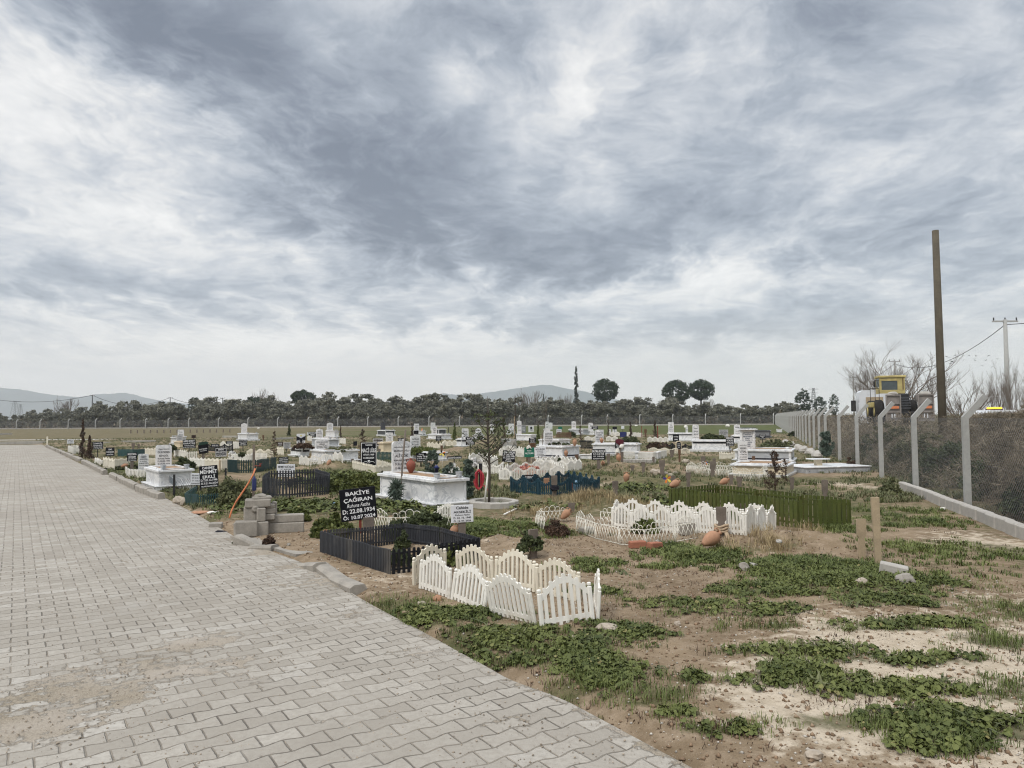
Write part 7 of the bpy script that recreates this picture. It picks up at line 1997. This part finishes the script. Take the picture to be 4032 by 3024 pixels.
spire(2394, 1716, 1636, 14, 'thin dead cypress between the distant boards', 0, 58, 'dead_leaf', 'dead_conifer', .4, 'dead tree', base=spot(2394, 1720), n=40)
spire(2483, 1720, 1660, 20, 'brown dead conifer before the far lawn', 0, 59, 'dead_leaf', 'dead_conifer', .5, 'dead tree', base=spot(2483, 1722), n=40)
spire(2580, 1720, 1655, 22, 'brown dead conifer near two rusty posts', 0, 60, 'dead_leaf', 'dead_conifer', .5, 'dead tree', base=spot(2580, 1724), n=40)
spire(1984, 1716, 1640, 20, 'dark thin tree behind the staked one', 0, 61, 'dead_leaf', 'dead_conifer', .5, 'dead tree', base=spot(1984, 1730), n=40)
spire(2030, 1720, 1556, 12, 'tall bare dark spike rising over the white fences', 0, 62, 'dead_leaf', 'dead_conifer', .5, 'dead tree', base=spot(2030, 1745), n=50)
dead_conifer(3000, 3104, 1768, 1932, 'dead brown conifer in front of the cream tomb', 71)
dead_conifer(3075, 3110, 1800, 1900, 'second thinner dead conifer touching the cream tomb', 72)
dead_conifer(1058, 1102, 1690, 1818, 'dead brown conifer among white and cream fences', 73)
dead_conifer(1398, 1458, 1685, 1800, 'dead brown palm like conifer behind the tall black upright sign', 74)
dead_conifer(2270, 2302, 1672, 1746, 'small dead tree before the greyish tomb', 75)
dead_conifer(1400, 1450, 1770, 1845, 'dry bush touching the tall black upright sign', 76)
P = spot(2137, 1780); m = branch_tree(91, 1.0, 3, .35, 4, .012, .3, kids=2, up=.9); bs = m.mesh('branches', 'bare_twig')
T = thing('bare_sapling', 'bare grey sapling rising beside the dark green thuja', 'tree', P); hz_ = z_at(P, 2137, 1552) - P.z; T.scale = (hz_ * .55, hz_ * .55, hz_ / max(v.co.z for v in bs.vertices)); link('branches', bs, T)
P = spot(2060, 2140); m = branch_tree(92, .5, 2, .5, 3, .012, .3, kids=2, up=.9)
tag(link('dry_stalk', m.mesh('dry_stalk', 'dead_leaf'), None, Matrix.Translation(P)), 'bare dry stalk rising from the dark low bush', 'plant')

# ------------------------------------------------------------------ poles, wires, birds
P = place(3716, 1760, 29); P.z = -.2
Hh = CAMZ + (1631 - 917) / FPX * 29 + .35
m = MB(); m.tube([(0, 0, 0), (-.03, 0, Hh * .5), (-.05, 0, Hh)], [.155, .14, .12], 12); tag(m.build('wooden_pole', 'pole_wood', None, Matrix.Translation(P)), 'tall bare wooden pole beyond the chain link fence', 'pole')
def util(px, pyt, D, lab, arm=1.6, w=.12, mat='post_concrete', dirn=None):
    P = place(px, 1660, D); P.z = 0; H = z_at(P, px, pyt)
    T = thing('utility_pole', lab, 'utility pole', P)
    m = MB(); m.tube([(0, 0, -.3), (0, 0, H)], [w * 1.25, w * .8], 8); m.build('shaft', mat, T)
    m = MB(); m.box((0, 0, H - .12), (arm, .1, .1)); m.build('crossarm', 'post_concrete', T)
    for x in (-.45, 0, .45):
        m = MB(); m.lathe([(.03, 0), (.05, .05), (.03, .1), (.05, .14), (.02, .2)], 8); m.build('insulator', 'machine_dark', T, Matrix.Translation((x * arm, 0, H - .06)))
    return Vector((P.x, P.y, H))
u1_ = util(3972, 1258, 50, 'grey concrete utility pole beside the tall wooden pole', 1.7, .15)
u2_ = util(3529, 1420, 92, 'concrete utility pole inside the large bare tree', 1.4, .13)
u3_ = util(3364, 1484, 130, 'concrete utility pole past the white truck cab', 1.5, .13)
u0_ = Vector((u1_.x + 14, u1_.y - 16, u1_.z + 1.5))
l1 = util(362, 1556, 215, 'slim power pole in front of the long ridge', 1.4, .14, 'wire_dark'); l2 = util(669, 1565, 225, 'slim power pole beside the small dark round pine', 1.4, .14, 'wire_dark'); l3 = util(876, 1567, 235, 'slim power pole next to the low dark pine', 1.4, .14, 'wire_dark')
l0 = place(-200, 1535, 205)
def wire(a, b, sag, r_, lab, n=14):
    pts = [a.lerp(b, k / n) - Vector((0, 0, sag * 4 * (k / n) * (1 - k / n))) for k in range(n + 1)]
    m = MB(); m.tube(pts, r_, 4); tag(m.build('cable', 'wire_dark'), lab, 'cable')
low = Vector((0, 0, -.35))
wire(u1_ + low, u2_ + low, 1.5, .028, 'black cable sagging from the grey pole to the pole in the bare tree')
wire(u0_, u1_ + low, .6, .025, 'black cable leaving the frame from the grey pole')
wire(u2_ + low, u3_ + low, .9, .028, 'black cable between the pole in the bare tree and the next pole')
wire(l0, l1, 2.6, .05, 'power line running out of the frame across the ridge'); wire(l1, l2, 2.6, .05, 'power line across the ridge between two slim poles'); wire(l2, l3, 1.8, .05, 'power line between the slim poles by the dark pines')
# lattice mast and faint pylons
def mast(px, pyt, D, lab, w=1.0):
    P = place(px, 1660, D); P.z = 0; H = z_at(P, px, pyt)
    T = thing('lattice_mast', lab, 'mast', P)
    m = MB(); r_ = max(.06, D * .00022)
    for sx in (-1, 1):
        for sy in (-1, 1): m.bar((sx * w * .5, sy * w * .5, 0), (sx * w * .12, sy * w * .12, H), r_, r_)
    n = 9
    for k in range(n):
        z0, z1 = H * k / n, H * (k + 1) / n; w0, w1 = w * (.5 - .38 * k / n), w * (.5 - .38 * (k + 1) / n)
        for sy in (-1, 1):
            m.bar((-w0, sy * w0, z0), (w1, sy * w1, z1), r_ * .7, r_ * .7); m.bar((w0, sy * w0, z0), (-w1, sy * w1, z1), r_ * .7, r_ * .7)
    m.build('lattice', 'wire_dark', T)
    m = MB()
    for z, l in ((.97, 1.1), (.86, .9)): m.box((0, 0, H * z), (w * l * 1.4, r_, r_))
    m.build('crossarm', 'wire_dark', T)
mast(3206, 1528, 185, 'dark steel lattice mast beside the broad dark evergreen', 1.6)
mast(57, 1578, 900, 'faint steel pylon against the long ridge, the taller of two', 9); mast(79, 1592, 1000, 'faint steel pylon against the long ridge, the shorter of two', 7)
mast(1780, 1572, 900, 'faint steel pylon left of the hazy peak'.replace('left of', 'below'), 10)
BM = None
def bird_mesh(k):
    m = MB(); f = [.5, .2, -.3, .75][k]
    m.lathe([(.004, -.5), (.05, -.3), (.075, -.05), (.07, .12), (.045, .26), (.012, .36)], 8, Matrix.Rotation(PI / 2, 4, 'Y'))
    for s in (-1, 1):
        m.add([(.12, s * .05, .02), (-.12, s * .05, .02), (-.16, s * .34, .02 + f * .3), (-.02, s * .62, .02 + f * .55), (.10, s * .32, .02 + f * .3),
               (.12, s * .05, 0), (-.12, s * .05, 0), (-.16, s * .34, f * .3), (-.02, s * .62, f * .55), (.10, s * .32, f * .3)],
              [(0, 1, 2, 3, 4), (9, 8, 7, 6, 5), (1, 0, 5, 6), (2, 1, 6, 7), (3, 2, 7, 8), (4, 3, 8, 9), (0, 4, 9, 5)])
    m.add([(-.3, -.05, .01), (-.3, .05, .01), (-.62, .11, .01), (-.62, -.11, .01), (-.3, -.05, -.01), (-.3, .05, -.01), (-.62, .11, -.01), (-.62, -.11, -.01)], [(0, 1, 2, 3), (7, 6, 5, 4), (0, 3, 7, 4), (1, 0, 4, 5), (2, 1, 5, 6), (3, 2, 6, 7)])
    return m.mesh('bird', 'bird_black')
BMS = [bird_mesh(k) for k in range(4)]
for i, (x, y) in enumerate(((1288, 315), (1318, 325), (1388, 297), (1353, 377), (1333, 400), (1490, 355), (1550, 297), (1637, 308), (1618, 345), (1623, 362), (1787, 300), (1752, 360), (1897, 343), (1708, 422), (1830, 435))):
    P = place(3300 + x / 3.016, 1300 + y / 3.016, 64)
    o = link('bird', BMS[i % 4], None, Matrix.Translation(P) @ Matrix.Rotation(rng.uniform(0, 6.28), 4, 'Z') @ Matrix.Rotation(R(rng.uniform(-25, 25)), 4, 'X') @ Matrix.Scale(.24 * rng.uniform(.85, 1.15), 4))
    tag(o, 'small dark bird of the flock flying past the wooden pole', 'bird', 'flock of birds')
P = u1_.lerp(u2_, .86) + low - Vector((0, 0, 1.5 * 4 * .86 * .14 - .05)); tag(link('bird', BMS[3], None, Matrix.Translation(P) @ Matrix.Scale(.2, 4)), 'single bird sitting on the cable before the large bare tree', 'bird')

# ------------------------------------------------------------------ low loader with wheel loader
Dl = 49.0
HEAD = R(-17)
Pl = place(3543, 1640, Dl)
def Z_(py, off=0.0): return CAMZ + (1631.5 - py) / FPX * (Dl + off)
zdeck = Z_(1668)
T = thing('truck', 'white lorry with a flat trailer carrying the yellow loader', 'truck', (Pl.x, Pl.y, 0), HEAD)
m = MB(); m.box((0, 3.9, zdeck - .12), (2.5, 7.6, .22)); m.build('trailer_deck', 'machine_dark', T)
zt, zb = Z_(1553), Z_(1660)
for xc, ww in ((-.36, .90), (1.55, .95)):
    m = MB()
    for q in (-1, 1): m.box((xc + q * ww * .46, 0, (zt + zb) / 2), (ww * .08, .14, zt - zb))
    for k in range(4): m.box((xc, 0, zb + (zt - zb) * (.04 + .31 * k)), (ww * .84, .12, .07))
    m.box((xc, .05, (zt + zb) / 2), (ww * .83, .03, (zt - zb) * .98)); rp = m.build('ramp', 'ramp_grey', T)
    m = MB(); m.box((xc, -.075, Z_(1604)), (ww * .70, .012, .17)); m.build('reflector_board', 'orange_hose', rp)
    for e in (-.12, .06):
        m = MB(); m.box((xc + ww * e, -.07, Z_(1638)), (.06, .02, .28)); m.build('reflector_strip', 'truck_white', rp)
    m = MB(); m.rock((xc, .15, zt + .02), (ww * .8, .3, .35), xc); m.build('strap_bundle', 'pale_concrete', rp)
for s in (-1, 1):
    for y in (1.4, 2.7, 4.0):
        m = MB(); m.lathe([(.2, -.14), (.46, -.13), (.5, -.08), (.5, .08), (.46, .13), (.2, .14)], 18, Matrix.Translation((s * 1.0, y, .55)) @ Matrix.Rotation(PI / 2, 4, 'Y')); m.build('wheel', 'tyre_rubber', T)
zr, zf = Z_(1537, 9.5), Z_(1640, 9.5)
m = MB(); m.prism([(-1.2, zf - .6), (1.25, zf - .6), (1.25, zr), (-.95, zr), (-1.12, zr - .15), (-1.2, zr - .7)], 8.6, 10.8)
cab = m.build('cab', 'truck_white', T)
m = MB(); m.box((-.15, 8.57, zf + .95), (1.2, .03, 1.1)); m.build('rear_panel', 'pale_wood', cab)
m = MB(); m.box((-1.22, 8.9, zf + .35), (.06, .8, 1.4), bev=.02); m.build('side_fairing', 'truck_white', cab)
m = MB(); m.box((-1.5, 9.6, zf + .85), (.34, .2, .85), bev=.03); m.build('wing_mirror', 'machine_dark', cab)
for s in (-1, 1):
    m = MB(); m.lathe([(.2, -.15), (.5, -.14), (.54, -.08), (.54, .08), (.5, .14), (.2, .15)], 18, Matrix.Translation((s * .98, 9.6, .54)) @ Matrix.Rotation(PI / 2, 4, 'Y')); m.build('wheel', 'tyre_rubber', T)
Tl = Pl + Vector((-math.sin(HEAD) * 1.0, math.cos(HEAD) * 1.0, 0))
T = thing('wheel_loader', 'worn yellow wheel loader seen from behind on the lorry trailer', 'wheel loader', (Tl.x, Tl.y, zdeck), HEAD)
lz = lambda py: Z_(py, 2.0) - zdeck
x0, x1 = -.82, .74; zc = lz(1549); zt = lz(1485)
m = MB(); cxm = (x0 + x1) / 2
for x in (x0 + .06, x1 - .06):
    for y in (1.1, 2.5): m.box((x, y, (zc + zt) / 2), (.12, .12, zt - zc))
m.box((cxm, 1.08, zc + .12), (x1 - x0, .1, .24)); m.box((x1 - .27, 1.08, (zc + zt) / 2), (.36, .09, zt - zc)); m.box((cxm, 1.08, zt - .16), (x1 - x0, .1, .16))
m.box((x0 + .02, 1.8, zc + .2), (.08, 1.4, .4)); m.box((x1 - .02, 1.8, zc + .2), (.08, 1.4, .4)); cab = m.build('cab', 'loader_yellow', T)
m = MB(); m.box((cxm, 1.8, zt + .04), (x1 - x0 + .16, 1.7, .15), bev=.03); m.build('cab_roof', 'loader_yellow', cab)
m = MB(); m.box((cxm - .15, 1.10, (zc + zt) / 2 + .03), (x1 - x0 - .55, .03, zt - zc - .34)); m.build('rear_window', 'dark_glass', cab)
m = MB(); m.box((x0 + .01, 1.8, (zc + zt) / 2 + .2), (.03, 1.2, zt - zc - .5)); m.build('side_window', 'dark_glass', cab)
m = MB(); m.box((x1 - .12, 1.02, (zc + zt) / 2 + .1), (.05, .05, zt - zc - .3)); m.build('exhaust', 'brown_wood', cab)
m = MB(); m.box((x0 - .28, 1.2, (zc + zt) / 2 + .1), (.13, .08, .42), bev=.02); m.bar((x0, 1.25, zt - .2), (x0 - .28, 1.22, zt - .22), .04, .04); m.build('wing_mirror', 'machine_dark', cab)
m = MB(); m.box((.15, .35, zc * .5), (1.15, 1.3, zc * .95), bev=.06); eng = m.build('engine_hood', 'machine_dark', T)
m = MB()
for k in range(5): m.box((.45, -.31, zc * .50 + k * .17), (.72, .03, .09))
m.build('grille', 'granite_dark', eng)
m = MB(); m.box((.1, -.1, .45), (2.1, .5, .7), bev=.08); m.build('counterweight', 'machine_dark', T)
for s in (-1, 1):
    for y in (.9, 3.6):
        Mw = Matrix.Translation((.05 + s * 1.0, y, .80)) @ Matrix.Rotation(PI / 2, 4, 'Y')
        m = MB(); m.lathe([(.3, -.28), (.72, -.27), (.80, -.18), (.80, .18), (.72, .27), (.3, .28)], 20, Mw); wl = m.build('wheel', 'tyre_rubber', T)
        m = MB(); m.lathe([(.05, -.3), (.32, -.295), (.32, .295), (.05, .3)], 14, Mw); m.build('rim', 'loader_yellow', wl)
m = MB(); m.box((-1.15, 1.5, zc * .62), (.6, 1.5, .35), bev=.05); m.build('fender', 'loader_yellow', T)
m = MB()
for x in (-1.45, -1.15, -.9): m.bar((x, .8, zc * .7), (x, .8, zc + .35), .035, .035)
m.bar((-1.45, .8, zc + .35), (-.9, .8, zc + .35), .035, .035); m.build('handrail', 'machine_dark', T)
m = MB(); m.box((1.5, -.2, zc - .35), (.8, .6, .45), bev=.05); m.build('tank', 'ramp_grey', T)
# white van with an amber beacon behind the brambles
Dv = 33.0; P = place(3985, 1640, Dv); P.z = .1
zr = place(3975, 1614, Dv).z - .1
T = thing('van', 'white service van with a lit amber beacon, mostly hidden by brambles', 'van', P, R(-12))
body = [(-1.15, .45), (-1.15, zr * .55), (-1.05, zr * .9), (-.85, zr), (2.2, zr), (2.4, zr * .9), (2.45, .45)]
m = MB(); m.prism(body, -.0, 1.8); bd = m.build('body', 'truck_white', T)
m = MB(); m.prism([(-1.0, zr * .64), (-.95, zr * .90), (-.5, zr * .90), (-.5, zr * .64)], -.008, .004); m.prism([(-.4, zr * .64), (-.4, zr * .90), (.5, zr * .90), (.5, zr * .64)], -.008, .004); m.build('window', 'dark_glass', bd)
for x in (-.7, 1.6):
    m = MB(); m.lathe([(.1, -.1), (.3, -.1), (.34, -.05), (.34, .05), (.3, .1), (.1, .1)], 16, Matrix.Translation((x, .02, .34)) @ Matrix.Rotation(PI / 2, 4, 'X')); m.build('wheel', 'tyre_rubber', T)
m = MB(); m.box((-.35, .9, zr + .025), (.36, .9, .05)); bb = m.build('beacon_base', 'machine_dark', T)
m = MB(); m.box((-.35, .9, zr + .09), (.34, .8, .08), bev=.02); m.build('beacon', 'beacon_amber', bb)
# road behind the fence
m = MB(); a0 = FA + fn * 7.5 - fdir * 20; a1 = FA + fn * 14 - fdir * 20; b0 = BEND + fn2 * 7.5 + fdir2 * 140; b1 = BEND + fn2 * 14 + fdir2 * 140; c0 = BEND + fn * 7.5; c1 = BEND + fn * 14
m.add([(p.x, p.y, .03) for p in (a0, a1, c1, c0, b0, b1)], [(0, 1, 2, 3), (3, 2, 5, 4)])
tag(m.build('road', 'pale_concrete'), 'dusty road beyond the chain link fence', None, None, 'structure')

# ------------------------------------------------------------------ weeds and grass on the open ground
def leaf_fan(cx, cy, cz, r_, tilt, az, k=7, n=6):
    """a broad lobed leaf: fan of k outline points"""
    pass
def scatter(kind, n_try, x0, x1, y0, y1, seed, dens=1.0, thr=.18):
    g = np.random.default_rng(seed); out = []
    X = g.uniform(x0, x1, n_try); Y = g.uniform(y0, y1, n_try); Rr = g.random(n_try)
    for x, y, q in zip(X, Y, Rr):
        if x < edge_x(y) + .02: continue
        c = green_at(x, y, kind)
        c *= .66 + 1.3 * max(-.5, noise.noise((x * 2.4, y * 2.4, 4.0))) + .9 * noise.noise((x * 9, y * 9, 9.0)) + .4 * noise.noise((x * 25, y * 25, 3.0))
        if c > thr and q < min(1.0, c * dens): out.append((x, y, min(1.2, c)))
    return out
def broadleaf(spots, size, seed, per=12, hgt=.10):
    g = np.random.default_rng(seed); Vs, Fs = [], []; off = 0; K = 8
    base_a = np.linspace(0, 2 * PI, K, endpoint=False)
    lob = 1 + .16 * np.cos(base_a * 5 + .3)
    for x, y, c in spots:
        z0 = ground_z(x, y)
        npl = int(per * (.6 + .7 * c)); sp = size * (1.6 + 1.6 * c)
        a = g.uniform(0, 2 * PI, npl); r_ = sp * g.random(npl) ** .6; h = (hgt * (.25 + .9 * c)) * (1 - .6 * (r_ / sp)) * g.uniform(.4, 1.2, npl)
        ls = size * (.35 + .75 * g.random(npl) ** 2)
        for i in range(npl):
            cx, cy, cz = x + r_[i] * math.cos(a[i]), y + r_[i] * math.sin(a[i]), z0 + h[i] + .006
            if cx < edge_x(cy) - .05 * c: continue
            n = Vector((math.cos(a[i]) * .55 + g.normal() * .32, math.sin(a[i]) * .55 + g.normal() * .32, 1)).normalized()
            t = n.orthogonal().normalized(); b = n.cross(t)
            rr_ = ls[i] * lob
            ca, sa = np.cos(base_a) * rr_, np.sin(base_a) * rr_
            dish = .30 * ls[i]
            P = np.empty((K + 1, 3)); P[0] = (cx, cy, cz)
            P[1:, 0] = cx + t.x * ca + b.x * sa + n.x * dish * np.cos(base_a * 2.5)*.5; P[1:, 1] = cy + t.y * ca + b.y * sa + n.y * dish * np.cos(base_a * 2.5)*.5; P[1:, 2] = cz + t.z * ca + b.z * sa + n.z * dish * (.6 + .4 * np.cos(base_a * 2.5))
            Vs.append(P)
            Fs.append(np.stack([np.zeros(K, int), np.arange(1, K + 1), np.roll(np.arange(1, K + 1), -1)], 1) + off); off += K + 1
    return np.concatenate(Vs), np.concatenate(Fs)
def blades(spots, h, w, per, seed, splay=.5):
    g = np.random.default_rng(seed); S = np.array(spots); n = len(S)
    S = np.repeat(S, per, 0); N = len(S)
    bx = S[:, 0] + g.normal(size=N) * .035; by = S[:, 1] + g.normal(size=N) * .035
    bz = np.repeat(np.array([ground_z(x, y) for x, y, _ in spots]), per)
    a = g.uniform(0, 2 * PI, N); hh = h * g.uniform(.45, 1.25, N) * (.5 + .6 * S[:, 2]); sp = hh * g.uniform(.1, 1, N) * splay * 1.6
    wx, wy = -np.sin(a) * w / 2, np.cos(a) * w / 2
    p0 = np.stack([bx - wx, by - wy, bz - .01], 1); p1 = np.stack([bx + wx, by + wy, bz - .01], 1)
    mx, my, mz = bx + np.cos(a) * sp * .4, by + np.sin(a) * sp * .4, bz + hh * .68
    p2 = np.stack([mx + wx * .8, my + wy * .8, mz], 1); p3 = np.stack([mx - wx * .8, my - wy * .8, mz], 1)
    tx, ty, tz = bx + np.cos(a) * sp, by + np.sin(a) * sp, bz + hh * g.uniform(.75, 1.05, N)
    p4 = np.stack([tx, ty, tz], 1)
    V = np.stack([p0, p1, p2, p3, p4], 1).reshape(-1, 3)
    k = np.arange(N)[:, None] * 5
    F = np.concatenate([k + np.array([[0, 1, 2]]), k + np.array([[0, 2, 3]]), k + np.array([[3, 2, 4]])])
    return V, F
near_m = scatter('m', 110000, -1.8, 6.5, 3.6, 14, 21, .42, .17)
mid_m = scatter('m', 22000, -9, 6, 14, 26, 22, .55)
V, F = broadleaf(near_m, .0205, 23, 17, .065)
tag(link('weeds', np_mesh('weeds', V, F, 'mallow_leaf', True)), 'low broad leaved green weeds in patches on the bare earth', None, None, 'stuff')
if mid_m:
    V, F = broadleaf(mid_m, .046, 24, 22, .16)
    tag(link('weeds', np_mesh('weeds', V, F, 'mallow_leaf', True)), 'taller broad leaved weeds round the tombs', None, None, 'stuff')
g1 = scatter('g', 60000, -1.8, 8.5, 3.6, 15, 31, .75, .10) + scatter('m', 110000, -1.8, 6.5, 3.6, 14, 32, .6, .14)
g2 = scatter('g', 16000, -14, 9, 14, 34, 33, .8)
V1, F1 = blades([p for p in g1 if p[1] < 8.5], .075, .005, 10, 34, .7); V2, F2 = blades(g2, .14, .012, 10, 35, .6)
V3, F3 = blades([p for p in g1 if p[1] >= 8.5], .085, .010, 14, 36, .9)
F2 = np.concatenate([F2, F3 + len(V2)]); V2 = np.concatenate([V2, V3])
tag(link('grass', np_mesh('grass', np.concatenate([V1, V2]), np.concatenate([F1, F2 + len(V1)]), 'green_blade')), 'short green grass growing in tufts', None, None, 'stuff')
d1 = scatter('d', 12000, -1.5, 7, 8, 17, 41, .9)
V1, F1 = blades(d1, .20, .005, 16, 42, .7)
tag(link('dry_grass', np_mesh('dry_grass', V1, F1, 'dry_blade')), 'straw coloured dry grass in clumps', None, None, 'stuff')
rs = [p for p in scatter('m', 2600, -1.8, 6.5, 3.6, 13, 71, .12, .03)]
V1, F1 = blades(rs, .085, .020, 13, 72, 2.0)
tag(link('weeds', np_mesh('weeds', V1, F1, 'grey_leaf')), 'flat grey green rosettes of thistle like weeds', None, None, 'stuff')
d2 = scatter('m', 16000, -1.8, 6.5, 3.6, 14, 43, .5, .05) + [(x, y, .5) for x, y in zip(np.random.default_rng(44).uniform(-1, 7, 1500), np.random.default_rng(45).uniform(3.8, 14, 1500)) if x > edge_x(y) + .1 and noise.noise((x * 1.5, y * 1.5, 7.0)) > .0]
V1, F1 = blades(d2, .045, .006, 7, 46, 1.3)
tag(link('dry_weeds', np_mesh('dry_weeds', V1, F1, 'dead_leaf')), 'flat withered brown weeds on the bare earth', None, None, 'stuff')
# thin scatter of tufts further back
g = np.random.default_rng(51); sp_ = []
for _ in range(30000):
    y = 16 + 62 * g.random() ** 1.3; x = g.uniform(-.75 * y, .62 * y)
    if x > edge_x(y) + .15 and noise.noise((x * .5, y * .5, 2.0)) + .5 * noise.noise((x * 2, y * 2, 1.0)) > -.12: sp_.append((x, y, g.uniform(.4, 1)))
V1, F1 = blades(sp_, .11, .014, 10, 52, 1.1)
tag(link('grass', np_mesh('grass', V1, F1, 'grey_leaf')), 'patchy olive grass between the graves', None, None, 'stuff')
# gravel and grit
def grit(n, fx, seed, smin, smax, name, mat, label, xmax=None):
    g = np.random.default_rng(seed); Vs, Fs = [], []; off = 0
    oc = np.array([(1, 0, 0), (0, 1, 0), (-1, 0, 0), (0, -1, 0), (0, 0, .8), (0, 0, -.4)]); of = np.array([(0, 1, 4), (1, 2, 4), (2, 3, 4), (3, 0, 4), (1, 0, 5), (2, 1, 5), (3, 2, 5), (0, 3, 5)])
    for _ in range(n):
        x, y, z = fx(g)
        if x is None: continue
        s = smin + (smax - smin) * g.random() ** 3
        M = Matrix.Rotation(g.uniform(0, 6.28), 3, 'Z') @ Matrix.Rotation(g.uniform(-.5, .5), 3, 'X')
        P = (oc * g.uniform(.6, 1.2, (6, 1)) * s) @ np.array(M) + (x, y, z)
        Vs.append(P); Fs.append(of + off); off += 6
    tag(link(name, np_mesh(name, np.concatenate(Vs), np.concatenate(Fs), mat)), label, None, None, 'stuff')
plain('grit', (.36, .30, .235), .95, .35, 30, 0, .1, (.2, .16, .13, 1), .6, .35)
def on_road(g):
    y = 3.7 + 11 * g.random() ** 1.7; x = edge_x(y) - (y * .95 + 1) * g.random()
    q = drift_at(x, y)
    return (x, y, .004) if g.random() < .06 + q * 1.1 else (None, 0, 0)
def on_earth(g):
    y = 3.7 + 11 * g.random() ** 1.5; x = edge_x(y) + 7.5 * g.random()
    return (x, y, ground_z(x, y) + .002)
grit(30000, on_road, 61, .003, .011, 'gravel', 'grit', 'sandy grit strewn over the paving')
plain('chips', (.50, .46, .40), .9, .35, 30, 0, .1, (.2, .13, .09, 1), .7, .6)
plain('clods', (.24, .165, .108), .95, .35, 30, 0, .1, (.35, .27, .19, 1), .7, .5)
grit(16000, on_earth, 63, .005, .026, 'clods', 'clods', 'crumbs of brown soil on the bare earth')
grit(6500, on_earth, 62, .003, .018, 'gravel', 'chips', 'stone chips scattered over the bare earth')
